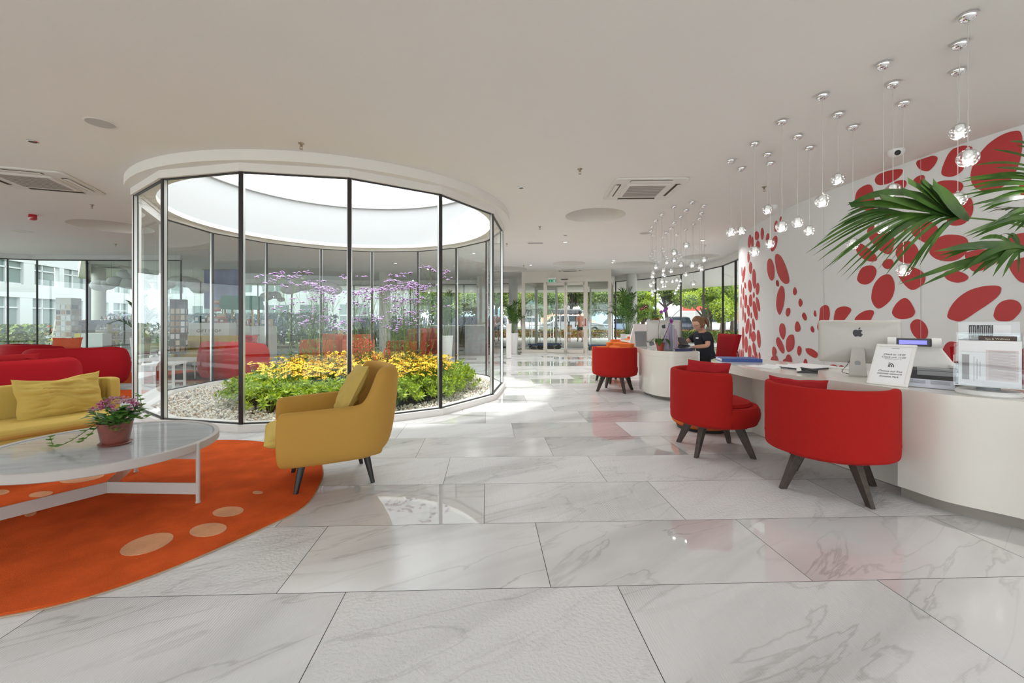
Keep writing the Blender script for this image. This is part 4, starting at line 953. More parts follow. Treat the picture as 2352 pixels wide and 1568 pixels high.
for pts_ in ([(-.06, -.05, .15), (-.11, -.08, .10), (-.16, -.10, .06), (-.21, -.12, .03), (-.27, -.10, .012), (-.33, -.06, .02), (-.38, -.03, .05)], [(.06, 0, .15), (.12, .0, .17), (.17, 0, .16), (.21, .02, .18)], [(.08, .02, .14), (.13, .03, .20), (.135, .03, .27), (.12, .03, .31)], [(-.05, .02, .16), (-.08, .02, .22), (-.085, .03, .28)], [(.03, -.07, .14), (.06, -.10, .12), (.12, -.1, .11)], [(-.03, -.08, .14), (-.07, -.10, .08), (-.12, -.11, .04)]):
    P_ = catmull(pts_, 4, False); m.tube(P_, .0018, 4, False)
    for i, p in enumerate(P_[2::2]):
        a = r.uniform(0, 6.28)
        for da in (-.7, 0, .7): leaf(m, p, (math.cos(a+da), math.sin(a+da), .5), .036*(1 if da == 0 else .8), .030, bend=.2)
m.build('ivy', L_green, t, smooth=False)
# ---------------------------------------------------------------- near reception desk
DZ = .72
def offs(path, d):
    out = []
    for i, p in enumerate(path):
        a, b = V(path[max(i-1, 0)]), V(path[min(i+1, len(path)-1)]); e = (b-a).normalized(); out.append((p[0]-e.y*d, p[1]+e.x*d))
    return out
fr = [(p.x, p.y) for p in catmull([(3.30, 1.72), (2.98, 2.10), (2.80, 2.37), (2.62, 2.58), (2.55, 2.82), (2.45, 3.05), (2.33, 3.36), (2.24, 3.72), (2.20, 4.05), (2.20, 4.40), (2.24, 4.80), (2.40, 5.04)], 6, False)]
bk = [(p.x, p.y) for p in catmull([(2.62, 5.08), (2.86, 4.9), (3.05, 4.4), (3.2, 3.8), (3.45, 3.2), (3.85, 2.6), (4.1, 2.2)], 5, False)]
t = thing('reception_desk', 'long curved white lacquered reception desk in front of the pebble wall', 'desk', (0, 0, 0))
def arc(pts_, y0, y1): return [p for p in pts_ if y0 <= p[1] <= y1]
m = MB(); m.prism(fr+bk, DZ-.085, DZ); m.build('worktop', M_lacq, t, angle=.5, bevel=.003)
seg = [p for p in fr if p[1] <= 2.84]; isg = [(p[0]+.5, p[1]+.42) for p in seg][::-1]
m = MB(); m.prism([(p[0]-.002, p[1]-.0015) for p in seg]+isg, .075, DZ-.004); m.build('front_panel', M_lacq, t, angle=.5)
m = MB(); m.prism([(p[0]+.05, p[1]+.03) for p in seg]+isg, 0, .075); m.build('plinth', mat('plinth_taupe', (.30, .27, .24), .4), t, angle=.5)
m = MB(); m.strip([(2.74, 2.86), (2.66, 3.2), (2.56, 3.8), (2.50, 4.44)], 0.004, DZ-.085, t=-.03); m.build('modesty_panel', M_lacq, t, angle=.5)
m = MB(); m.prism([(2.215, 4.44), (2.20, 4.60), (2.24, 4.80), (2.40, 5.02), (2.62, 5.06), (2.80, 4.9), (2.84, 4.44)], .004, DZ-.085); m.build('pedestal', M_lacq, t, angle=.5)
m = MB(); m.strip(bk, .004, DZ-.085, t=-.02); m.build('rear_panel', M_lacq, t, angle=.5)

# second desk where the receptionist sits
t = thing('reception_desk', 'smaller curved white desk where the receptionist sits', 'desk', (0, 0, 0))
f2 = [(p.x, p.y) for p in catmull([(2.72, 6.22), (2.45, 6.10), (2.25, 6.14), (2.10, 6.34), (2.05, 6.65), (2.09, 7.1), (2.18, 7.6), (2.32, 8.1), (2.5, 8.4)], 6, False)]
b2 = [(p.x, p.y) for p in catmull([(2.75, 8.35), (2.83, 7.9), (2.75, 7.3), (2.66, 6.9), (2.72, 6.5)], 5, False)]
m = MB(); m.prism((f2+b2)[::-1], DZ-.085, DZ); m.build('worktop', M_lacq, t, angle=.5, bevel=.003)
p2 = [p for p in f2 if p[1] < 7.0]; m = MB(); m.prism((p2+[(2.68, 7.0), (2.70, 6.3)])[::-1], .06, DZ-.085); m.build('pedestal', M_lacq, t, angle=.5)
m = MB(); m.prism([(2.66, 6.30), (2.30, 6.22), (2.16, 6.42), (2.12, 6.7), (2.16, 6.98), (2.64, 6.98)], 0, .06); m.build('plinth', MATS['plinth_taupe'], t)
m = MB(); m.strip([(2.50, 7.0), (2.52, 7.6), (2.6, 8.2)], .004, DZ-.085, t=-.03); m.build('modesty_panel', M_lacq, t)
m = MB(); m.box((2.735, 6.36, .36), (.02, .24, .70)); m.build('end_panel', M_alu, t, smooth=False)
# third, tall white counter
t = thing('white_counter', 'tall white counter with slanted end behind the orange armchairs', 'counter', (0, 0, 0))
m = MB(); m.prism([(0, 0), (1.25, 0), (1.25, 1.08), (.18, 1.08), (.10, .8), (.03, .4)], 0, .06)
m.v = [(2.5+p[0]*.97, 9.3+p[0]*.15+p[2], p[1]+.0) for p in m.v]; m.build('front_panel', M_lacq2, t, smooth=False)
m = MB(); m.box((3.1, 9.7, .70), (1.1, .55, .04), .15); m.build('worktop', M_lacq, t, smooth=False)
m = MB(); m.box((3.1, 9.72, .34), (1.0, .45, .68), .15); m.build('cabinet', M_lacq2, t, smooth=False)
t = thing('white_pylon', 'slim white counter end beside the left palm pot', 'counter', (-.10, 13.2, 0)); m = MB(); m.box((0, 0, .53), (.16, .5, 1.06)); m.build('body', M_lacq2, t, bevel=.02)

# computers: local +y is the rear side with the logo
def apple(mb, s):
    R = catmull([(0, .30), (.16, .36), (.34, .33), (.46, .20), (.36, .10), (.33, -.03), (.38, -.16), (.50, -.24), (.40, -.44), (.26, -.56), (.12, -.52), (0, -.49), (-.12, -.52), (-.26, -.56), (-.42, -.38), (-.52, -.12), (-.50, .12), (-.38, .30), (-.20, .36), (-.08, .33)], 4)
    mb.prism([(p.x*s, p.y*s) for p in R], 0, .001)
    L = catmull([(.02, .40), (.06, .52), (.16, .62), (.24, .66), (.23, .54), (.15, .44)], 4); mb.prism([(p.x*s, p.y*s) for p in L], 0, .001)
def imac(label, loc, face, w=.528, h=.45):
    t = thing('computer', label, 'computer', loc, face); sw, sh = w, h-.08-.02
    zc = h-sh/2
    m = MB()
    def fn(u, v):
        x, z = u*2-1, v*2-1; e = (1-abs(x)**3)*(1-abs(z)**3); return V((-x*(sw/2-.004), .008+.030*max(0, e)**.6, zc+z*(sh/2-.004)))
    P_ = [];
    for a, (sx_, sy_) in enumerate(((1, 1), (-1, 1), (-1, -1), (1, -1))):
        for i in range(6): q = a*PI/2+i/5*PI/2; P_.append((sx_*(sw/2-.022)+.022*math.cos(q), sy_*(sh/2-.022)+.022*math.sin(q)))
    k = len(P_); vs = []
    for f_, y in ((1, -.002), (1.0, .004), (.985, .010), (.90, .020), (.6, .030), (.25, .034)): vs += [(-p[0]*f_, y, zc+p[1]*f_) for p in P_]
    m.add(vs, [(r*k+i, r*k+(i+1) % k, (r+1)*k+(i+1) % k, (r+1)*k+i) for r in range(5) for i in range(k)]+[tuple(range(k))[::-1], tuple(range(5*k, 6*k))])
    m.build('case', M_alu2, t, angle=.7)
    m = MB(); m.box((0, -.004, zc+.03), (sw-.02, .003, sh-.09)); m.build('screen', M_black, t, smooth=False)
    m = MB(); apple(m, .062); m.v = [(-p[0], .0345+p[2], zc+.075+p[1]) for p in m.v]; m.build('logo', M_black, t, smooth=False)
    m = MB(); sec = [(.030, zc-.045), (.060, zc-.065), (.12, .012), (.118, .0), (-.07, .0), (-.07, .006), (.10, .008), (.050, zc-.075), (.030, zc-.075)]; hw = .058
    ww = [.040, .042, .056, .058, .058, .058, .056, .044, .042]
    n = len(sec); m.add([(s_*ww[i], y, z) for s_ in (-1, 1) for i, (y, z) in enumerate(sec)], [(i, (i+1) % n, n+(i+1) % n, n+i) for i in range(n)]+[tuple(range(n))[::-1], tuple(range(n, 2*n))])
    m.build('stand', M_alu2, t, smooth=False, bevel=.002)
    m = MB(); ya, za = .0905, .105; m.cyl((0, ya-.004, za), (0, ya+.0035, za+.001), .020, n=24); m.build('cable_hole', M_grey, t)
    m = MB(); m.tube(catmull([(.035, .026, zc-sh/2+.035), (.05, .07, zc-sh/2+.02), (.045, .10, .06), (.02, .06, .01), (-.05, -.0, .004)], 5, False), .0022, 6); m.tube(catmull([(.045, .026, zc-sh/2+.035), (.07, .08, zc-sh/2-.02), (.10, .09, .03), (.04, .02, .004)], 5, False), .0022, 6); m.build('cable', M_black, t)
    return t
imac('silver all-in-one computer seen from behind on the near desk', (2.83, 3.49, DZ), D(140))
imac('silver all-in-one computer on the receptionist desk beside the orchid', (2.47, 6.95, DZ), D(165))
m = MB()

# framed notice
def frame_sign(loc, face):
    t = thing('framed_notice', 'white framed A4 notice with check-in times and a wireless symbol on the near desk', 'sign', loc, face)
    g = bpy.data.objects.new('tilt', None); bpy.data.objects.remove(g)
    w, h, b = .225, .325, .022; R = Euler((D(-32), 0, 0)).to_matrix()
    def T(p): return R @ V(p)
    m = MB()
    for c, d in (((0, 0, b/2), (w, .016, b)), ((0, 0, h-b/2), (w, .016, b)), ((-w/2+b/2, 0, h/2), (b, .016, h-2*b+.002)), ((w/2-b/2, 0, h/2), (b, .016, h-2*b+.002))): m.box(c, d)
    m.v = [tuple(T(p)) for p in m.v]; m.build('frame', M_white, t, bevel=.005)
    m = MB(); m.box((0, 0, h/2), (w-2*b, .006, h-2*b)); m.v = [tuple(T(p)) for p in m.v]; m.build('sheet', M_paper, t, smooth=False)
    rot = (PI/2+D(-32), 0, 0)
    def tx(s, z, size, name='lettering', mt=M_ink, w_=1): text(name, s, size, mt, T((0, -.0036, z)), rot, t, sx_=w_)
    tx('Check in: 15:00', .243, .019); tx('Check out: 11:00', .221, .019); tx('please vacate your room by 11 am', .207, .0065)
    tx('Choose our free', .110, .0195); tx('internet network', .090, .0195); tx('Amadria Park', .068, .0195); tx('AMADRIA PARK', .292, .006)
    m = MB()
    for R_ in (.012, .022, .032):
        arc_ = [(-.016+R_*math.cos(a), R_*math.sin(a)) for a in [D(-4+98*i/12) for i in range(13)]]; arc2 = [(-.016+(R_-.005)*math.cos(a), (R_-.005)*math.sin(a)) for a in [D(94-98*i/12) for i in range(13)]]
        m.prism(arc_+arc2, 0, .0006)
    m.prism(circle(-.014, .003, .0038, 12), 0, .0006)
    m.v = [tuple(T((p[0], -.0036-p[2], .150+p[1]-.005))) for p in m.v]; m.build('wireless_symbol', mat('charcoal_ink', (.05, .05, .055), .6), t, smooth=False)
    m = MB(); m.box((0, .0, 0), (.06, .004, .20)); m.v = [(p[0], p[1]+.20-p[2]*.42, p[2]+.105) for p in m.v]; m.build('strut', M_white, t)
    return t
fp = at(2030, 887, DZ)
frame_sign((2.58, 2.94, DZ), D(-60))

# card terminal / small printer with lid and display
t = thing('document_scanner', 'white scanner with open lid, blue display and dark tray on the near desk', 'scanner', (3.03, 3.08, DZ), D(-42))
m = MB(); m.rbox((.08, .05, .05), (.40, .30, .10), .03); m.build('base', M_dgrey, t, bevel=.01)
m = MB(); m.box((.05, -.08, .075), (.26, .08, .03)); m.box((.02, -.05, .10), (.20, .12, .02)); m.build('card_tray', M_grey, t, bevel=.004)
m = MB(); m.rbox((.22, .06, .125), (.26, .30, .022), .03); m.build('lid', M_white, t, bevel=.004)
m = MB(); m.add([(-.20, .03, .30), (-.20, .05, .30), (.02, .03, .30), (.02, .05, .30), (-.12, -.0, .10), (-.12, .16, .10), (.14, -.0, .10), (.14, .16, .10)], [(0, 2, 3, 1), (4, 5, 7, 6), (0, 4, 6, 2), (1, 3, 7, 5), (0, 1, 5, 4), (2, 6, 7, 3)]); m.build('display_arm', M_white, t, bevel=.012)
m = MB(); m.box((-.10, .02, .285), (.20, .05, .055), rx=D(-12)); m.build('display_housing', M_dgrey, t, bevel=.006)
m = MB(); m.box((-.10, -.008, .287), (.15, .004, .030), rx=D(-12)); m.build('display', mat('blue_lcd', (.05, .06, .5), .3, emit=(.25, .25, 1), estr=.7), t, smooth=False)
m = MB(); m.cyl((-.24, .02, .285), (-.19, .02, .285), .035, n=20); m.cyl((.0, .02, .285), (.05, .02, .285), .035, n=20); m.build('hinge_cap', M_white, t)
# low acrylic strip with price cards
t = thing('price_strip', 'low clear acrylic holder with two printed cards beside the framed notice', 'holder', (2.76, 2.83, DZ), D(-50))
m = MB(); m.box((0, 0, .029), (.25, .008, .055), rx=D(-18)); m.build('holder', mat('pale_blue_acrylic', (.66, .68, .78), .2), t)
m = MB()
for k in range(7):
    for sx_ in (-1, 1): m.box((sx_*.058, -.007+.0024*(k-3)*-.9, .012+.0062*k), (.092, .001, .0016), rx=D(-18))
m.build('print', M_ink, t, smooth=False)

# brochure carousel of clear acrylic
def brochure(loc, face):
    t = thing('brochure_stand', 'clear acrylic rotating brochure stand on a round grey foot at the desk end', 'stand', loc, face)
    m = MB(); m.lathe([(0, 0), (.135, 0), (.142, .008), (.142, .020), (.130, .030), (0, .032)], 48, cap=False); m.build('foot', M_pot, t)
    m = MB(); m.cyl((0, 0, .03), (0, 0, .055), .05, n=24); m.build('pivot', M_grey, t)
    h = [.30, .38, .44]
    for k, (y, hh, w) in enumerate(((-.105, .255, .29), (-.06, .32, .27), (-.01, .385, .25))):
        m = MB()
        m.add([(-w/2, y, .055), (w/2, y, .055), (w/2, y, .055+hh*.72), (w/2-.03, y, .055+hh*.80), (-w/2+.03, y, .055+hh*.80), (-w/2, y, .055+hh*.72)], [(0, 1, 2, 3, 4, 5)])
        m.add([(-w/2, y+.04, .055), (w/2, y+.04, .055), (w/2, y+.04, .055+hh), (-w/2, y+.04, .055+hh)], [(0, 1, 2, 3)])
        for s_ in (-1, 1): m.add([(s_*w/2, y, .055), (s_*w/2, y+.04, .055), (s_*w/2, y+.04, .055+hh), (s_*w/2, y, .055+hh*.72)], [(0, 1, 2, 3)])
        m.add([(-w/2, y, .055), (w/2, y, .055), (w/2, y+.04, .055), (-w/2, y+.04, .055)], [(0, 1, 2, 3)])
        m.build('pocket', M_acryl, t, smooth=False)
        e = MB()
        for s_ in (-1, 1): e.box((s_*w/2, y, .055+hh*.36), (.003, .003, hh*.72))
        e.box((0, y, .057), (w, .004, .004)); e.box((0, y, .055+hh*.80), (w-.06, .003, .003)); e.build('edge', mat('acrylic_edge', (.62, .66, .66), .15), t, smooth=False)
    # opposite side pockets
    m = MB()
    for y in (.04, .085): m.add([(-.13, y, .055), (.13, y, .055), (.13, y, .36), (-.13, y, .36)], [(0, 1, 2, 3)])
    m.build('pocket', M_acryl, t, smooth=False)
    m = MB(); m.box((0, .06, .20), (.21, .012, .28)); m.build('leaflet_stack', M_paper, t, smooth=False)
    return t
BL = V((2.88, 2.58, DZ)); BF = D(-46)
bs = brochure(BL, BF)
def onb(name, label, x, y, z, w, h, mt, group=None, th=.004):
    R = Matrix.Rotation(BF, 3, 'Z'); p = BL+R @ V((x, y, z)); t = thing(name, label, 'leaflet', p, BF, group)
    m = MB(); m.box((0, 0, h/2), (w, th, h)); m.build('sheet', mt, t, smooth=False); return t
M_pink_ = mat('pale_pink_print', (.72, .62, .62), .7)
a_ = onb('information_sheet', 'white information sheet with grey and pink print in the front pocket of the brochure stand', 0, -.085, .058, .25, .27, M_paper, th=.006)
m = MB(); m.box((.05, -.0036, .125), (.125, .0006, .18)); m.build('pink_panel', M_pink_, a_, smooth=False)
m = MB(); m.box((-.095, -.0037, .11), (.030, .0006, .15)); m.build('grey_panel', mat('grey_print', (.30, .28, .28), .7), a_, smooth=False)
m = MB()
for k in range(26): m.box((.05-.01*(k % 3 == 2), -.0042, .045+.0066*k), (.105-.02*(k % 3 == 2), .0005, .0018))
for k in range(3): m.box((-.060+.012*k, -.0042, .10), (.002, .0005, .15-.03*k))
m.build('print', mat('fine_print', (.42, .36, .37), .8), a_, smooth=False)
a_ = onb('brochure', 'dark brown spa brochure with gold lettering in the middle pocket', .035, -.038, .10, .15, .255, mat('brown_print', (.060, .030, .022), .4))
text('lettering', 'Spa & Wellness', .0155, mat('cream_ink', (.75, .66, .5), .6), (0, -.0026, .238), (PI/2, 0, 0), a_); text('lettering', 'THALOFFER', .021, mat('gold_ink', (.62, .40, .10), .5), (0, -.0026, .217), (PI/2, 0, 0), a_)
a_ = onb('brochure', 'dark grey brochure with fine white print in the rear pocket', -.03, .012, .12, .10, .30, mat('slate_print', (.07, .07, .075), .5))
m = MB(); rs = random.Random(1)
for k in range(12): m.box((-.042+.0076*k, -.0026, .25+rs.uniform(0, .02)), (.0022, .0005, .05+rs.uniform(0, .03)))
m.build('print', M_paper, a_, smooth=False)
onb('brochure', 'white brochure standing beside the dark grey one in the rear pocket', .055, .010, .12, .07, .30, M_paper)

# blue binder, papers, tape, cables
def binder(name, label, p, rz, w, d, h, mt, pap=True):
    t = thing(name, label, 'book', p, rz)
    m = MB(); m.box((0, 0, .0015), (w, d, .003)); m.box((0, 0, h-.0015), (w, d, .003)); m.box((0, -d/2+.0015, h/2), (w, .003, h)); m.build('cover', mt, t, smooth=False)
    m = MB(); m.box((-.002, .002, h/2), (w-.014, d-.012, h-.008)); m.build('pages', M_paper, t, smooth=False); return t
binder('binder', 'blue ring binder with a white top lying at the far end of the near desk', (2.50, 4.72, DZ), D(-12), .40, .28, .034, M_blue)
t = thing('paper_pile', 'loose white papers spread behind the blue binder on the near desk', 'paper', (2.62, 4.2, DZ)); rs = random.Random(2)
for k in range(5): m = MB(); a = rs.uniform(-.6, .6); m.grid(lambda u, v: V((0+(u-.5)*.21*math.cos(a)-(v-.5)*.30*math.sin(a)+.14*k-.2, (u-.5)*.21*math.sin(a)+(v-.5)*.30*math.cos(a)+.03*k-.1, .0012*(k+1)+.012*max(0, u-.7)*(k % 2))), 8, 4); m.build('sheet', M_paper, t)
t = thing('clipboard', 'dark folder with papers under the left edge of the computer', 'folder', (2.72, 3.98, DZ), D(20)); m = MB(); m.box((0, 0, .006), (.32, .24, .012)); m.build('cover', M_black, t); m = MB(); m.box((-.01, -.01, .014), (.30, .22, .004), .05); m.build('sheet', M_paper, t)
t = thing('stapler', 'black and white stapler on the near desk in front of the computer', 'stapler', (2.52, 3.64, DZ), D(-28))
m = MB(); m.rbox((0, 0, .009), (.15, .036, .016), .015); m.build('base', M_black, t, bevel=.003)
m = MB(); m.rbox((.012, 0, .030), (.13, .030, .020), .013, ry=D(6)); m.build('arm', M_black, t, bevel=.006); m = MB(); m.rbox((-.060, 0, .024), (.035, .036, .030), .012); m.build('cap', M_white, t, bevel=.005)
t = thing('desk_puck', 'small white round puck with a lead left of the stapler', 'puck', (2.47, 3.98, DZ)); m = MB(); m.lathe([(0, 0), (.032, 0), (.034, .008), (.028, .013), (0, .014)], 24, cap=False); m.build('body', M_white, t)
m = MB(); m.tube(catmull([(.03, 0, .005), (.1, .05, .003), (.18, .02, .003), (.28, .12, .003)], 5, False), .0025, 6); m.build('lead', M_black, t)
t = thing('keyboard', 'slim white keyboard lying behind the computer papers on the near desk', 'keyboard', (3.05, 3.95, DZ), D(-45)); m = MB(); m.box((0, 0, .006), (.28, .11, .012)); m.build('body', M_white, t, bevel=.003)
m = MB(); [m.box((-.126+.0195*i, -.040+.020*j, .0135), (.016, .016, .003)) for i in range(14) for j in range(5)]; o_ = m.build('keys', M_paper, t, smooth=False)
t = thing('office_chair', 'red office chair behind the near desk, only its back showing beside the scanner', 'chair', (3.95, 3.5, 0), D(210))
m = MB(); m.grid(lambda u, v: V((-.25-.03*math.sin(v*3)+.05*(2*u-1)**2, (u-.5)*.62, .50+.43*v)), 12, 10); m.grid(lambda u, v: V((-.31-.03*math.sin(v*3)+.05*(2*u-1)**2, (.5-u)*.62, .50+.43*v)), 12, 10); m.build('backrest', M_redd, t)
m = MB(); m.rbox((0, 0, .46), (.50, .52, .09), .08); m.build('seat', M_redd, t, bevel=.02); m = MB(); m.cyl((0, 0, .06), (0, 0, .42), .03); m.build('column', M_chrome, t)
m = MB(); m.tube([(-.25, 0, .5), (-.2, 0, .44), (0, 0, .42)], .02); m.build('back_bracket', M_black, t)
for k in range(5): a = 2*PI*k/5; m = MB(); m.tube([(0, 0, .09), (.27*math.cos(a), .27*math.sin(a), .055)], .018); m.ball((.27*math.cos(a), .27*math.sin(a), .028), .028, 10, 8); m.build('leg', M_black, t)

# things on the receptionist's desk
def orchid(label, loc, potm, petal, lip, stems, s=1, seed=0, potr=.062, poth=.12):
    t = thing('potted_orchid', label, 'plant', loc, 0, None, s); r = random.Random(seed)
    m = MB(); m.lathe([(0, 0), (potr*.68, 0), (potr*.72, .006), (potr*.97, poth-.02), (potr, poth-.018), (potr*1.03, poth), (potr*.94, poth), (potr*.9, poth-.02), (0, poth-.02)], 32, cap=False); m.build('pot', potm, t)
    m = MB()
    for k, a in enumerate((.2, 1.6, 3.0, 4.3, 5.4)):
        P_ = [V((math.cos(a)*d, math.sin(a)*d, poth+z)) for d, z in ((.01, 0), (.05, .05), (.10, .05), (.14, .0), (.155, -.05))]; blade(m, catmull(P_, 3, False), .07)
    m.build('leaf', L_palm, t); 
    for pts_, fl in stems:
        P_ = catmull([V(p) for p in pts_], 5, False); m = MB(); m.tube(P_, .003, 6); m.build('stem', mat('orchid_stem', (.12, .05, .06), .6), t)
        m = MB()
        for f in fl:
            c = P_[min(len(P_)-1, int(f*(len(P_)-1)))]+V((r.uniform(-.02, .02), -.01, r.uniform(-.015, .015))); q = V((r.uniform(-.5, .5), -1, r.uniform(-.2, .3))).normalized().to_track_quat('Z', 'Y')
            m.k = 0
            for k in range(5): a = 2*PI*k/5+.3; leaf(m, c, q @ V((math.cos(a), math.sin(a), .25)), .034, .030, up=q @ V((0, 0, 1)), bend=.15)
            m.k = 1; m.ball(c+q @ V((0, 0, .006)), .008, 8, 6)
        m.build('blossom', [petal, lip], t, smooth=False)
    return t
M_viol = mat('violet_petal', (.28, .07, .40), .6); M_wine = mat('wine_petal', (.20, .01, .05), .6); M_cream2 = mat('cream_petal', (.75, .66, .55), .6)
orchid('violet orchid in a glossy red pot on the receptionist desk', (2.19, 6.30, DZ), M_potred, M_viol, M_wine,
  [([(-.02, 0, .1), (-.03, 0, .3), (0, 0, .5), (.03, 0, .58), (.10, .0, .63)], (.72, .85, 1.0)), ([(.02, 0, .1), (.10, 0, .3), (.17, 0, .48), (.24, 0, .56), (.29, 0, .60)], ()), ([(.01, .02, .1), (.10, .03, .28), (.15, .03, .40), (.16, .03, .44)], (.93, .98, 1.0))], 1.0, 3)
orchid('dark wine orchid in a brown pot on top of the tall white counter', (3.19, 9.44, 1.08), M_potred, M_wine, M_cream2, [([(0, 0, .08), (-.06, 0, .2), (-.12, 0, .30), (-.2, 0, .33), (-.27, 0, .30)], (.75, .82, .9, .96, 1.0))], 1.15, 5)
t = thing('easel_display', 'dark grey slanted display seen from behind at the left end of the receptionist desk', 'display', (2.26, 7.45, DZ), D(180))
m = MB(); m.box((0, .03, .125), (.24, .012, .27), rx=D(16)); m.build('panel', M_grey, t, bevel=.004); m = MB(); m.box((-.01, -.02, .07), (.05, .004, .15), rx=D(-20)); m.build('strut', M_dgrey, t)
t = thing('leaflet_holder', 'small slanted card holder between the grey display and the computer', 'holder', (2.29, 7.02, DZ), D(10))
for k in range(3): m = MB(); m.box((-.05+.05*k, .02*k, .045+.015*k), (.045, .008, .09), rx=D(-30)); m.build('pocket', M_grey if k else M_white, t); 
m = MB(); m.box((0, -.05, .015), (.12, .004, .035), rx=D(-40)); m.build('card', M_paper, t)
t = thing('brochure_rack', 'tall rack of lilac and grey leaflets beside the receptionist', 'rack', (2.40, 6.42, DZ), D(25)); rs = random.Random(8)
m = MB(); m.box((0, .03, .012), (.26, .16, .02)); m.build('base', M_grey, t)
for k in range(9): m = MB(); x = -.12+.03*k; hh = (.20, .28, .32, .38, .36, .30, .27, .24, .19)[k]; m.box((x, .03*math.sin(k), .02+hh/2), (.028, .05, hh), D(rs.uniform(-8, 8))); m.build('leaflet_stack', (mat('lilac_leaflet', (.34, .33, .46), .5), mat('grey_leaflet', (.44, .44, .50), .5), mat('pink_leaflet', (.50, .38, .46), .5))[k % 3], t, smooth=False)
t = thing('desk_phone', 'dark desk telephone between the leaflet rack and the receptionist', 'telephone', (2.66, 6.50, DZ), D(30)); m = MB(); m.box((0, 0, .03), (.16, .20, .05), rx=D(12)); m.build('body', M_dgrey, t, bevel=.008)
m = MB(); m.box((0, .07, .12), (.17, .02, .15), rx=D(-35)); m.build('screen', M_dgrey, t, bevel=.005); m = MB(); m.rbox((-.06, 0, .065), (.04, .19, .03), .015); m.build('handset', M_black, t, bevel=.008)
binder('book', 'dark blue book lying at the right end of the receptionist desk', (2.50, 6.27, DZ), D(4), .26, .10, .028, mat('navy_cover', (.03, .035, .12), .5))

# fire extinguisher
t = thing('fire_extinguisher', 'red fire extinguisher on the floor where the pebble wall meets the glass', 'fire extinguisher', (4.93, 9.50, 0))
m = MB(); m.lathe([(0, 0), (.07, 0), (.075, .02), (.075, .40), (.06, .45), (.025, .475), (.022, .49)], 28); m.build('cylinder', mat('extinguisher_red', (.55, .01, .01), .25), t)
m = MB(); m.cyl((0, 0, .49), (0, 0, .53), .02); m.box((-.03, 0, .545), (.13, .02, .012), ry=D(-18)); m.box((-.03, 0, .575), (.13, .02, .012), ry=D(20)); m.build('valve', M_black, t); m = MB(); m.tube(catmull([(.02, 0, .52), (.08, 0, .50), (.10, 0, .36), (.085, 0, .2)], 5, False), .010, 8); m.build('hose', M_black, t)
# ---------------------------------------------------------------- pendant lamps
M_bub = principled('bubble_glass'); 
def bubble():
    m, n, l, b = M_bub; b.inputs['Transmission Weight'].default_value = .0; n.remove(b)
    t = n.new('ShaderNodeTexCoord'); vo = n.new('ShaderNodeTexNoise'); vo.inputs['Scale'].default_value = 130; vo.inputs['Detail'].default_value = 3; l.new(t.outputs['Object'], vo.inputs['Vector'])
    bp = n.new('ShaderNodeBump'); bp.inputs['Strength'].default_value = .9; bp.inputs['Distance'].default_value = .01; l.new(vo.outputs['Fac'], bp.inputs['Height'])
    tr = n.new('ShaderNodeBsdfTransparent'); tr.inputs[0].default_value = (.88, .89, .88, 1)
    gl = n.new('ShaderNodeBsdfGlossy'); gl.inputs['Roughness'].default_value = .12; gl.inputs[0].default_value = (.75, .75, .75, 1); l.new(bp.outputs[0], gl.inputs['Normal'])
    lw = n.new('ShaderNodeLayerWeight'); lw.inputs['Blend'].default_value = .30
    ms = n.new('ShaderNodeMixShader'); l.new(lw.outputs['Facing'], ms.inputs[0]); l.new(tr.outputs[0], ms.inputs[1]); l.new(gl.outputs[0], ms.inputs[2])
    n2 = n.new('ShaderNodeTexNoise'); n2.inputs['Scale'].default_value = 75; n2.inputs['Detail'].default_value = 4; l.new(t.outputs['Object'], n2.inputs['Vector'])
    rp_ = n.new('ShaderNodeValToRGB'); rp_.color_ramp.elements[0].position = .54; rp_.color_ramp.elements[1].position = .67; rp_.color_ramp.elements[1].color = (.55, .55, .55, 1); l.new(n2.outputs['Fac'], rp_.inputs[0])
    df = n.new('ShaderNodeBsdfTranslucent'); df.inputs[0].default_value = (.95, .95, .93, 1); m2 = n.new('ShaderNodeMixShader'); l.new(rp_.outputs[0], m2.inputs[0]); l.new(ms.outputs[0], m2.inputs[1]); l.new(df.outputs[0], m2.inputs[2])
    l.new(m2.outputs[0], n['Material Output'].inputs['Surface'])
    return m
bubble(); M_bub = M_bub[0]
M_core = mat('frosted_core', (.85, .86, .84), .35, emit=(1, 1, .97), estr=.12); M_led = mat('lamp_led', (1, 1, 1), .5, emit=(1, .98, .95), estr=3.5)
M_cord = mat('clear_cord', (.62, .60, .55), .3)
PEND = [(2223, 33, 363, 2220), (2204, 98, 302, 2204), (2200, 160, 458, 2200), (2029, 145, 520, 2029), (2051, 190, 437, 2053), (2075, 234, 620, 2076), (1889, 217, 461, 1891), (1925, 260, 411, 1925), (1959, 289, 560, 1957),
 (1796, 277, 520, 1797), (1832, 311, 510, 1833), (1859, 337, 529, 1860), (1733, 328, 577, 1735), (1763, 352, 481, 1765), (1769, 373, 559, 1770), (1679, 367, 532, 1680), (1703, 385, 529, 1704), (2392, 60, 408, 2392)]
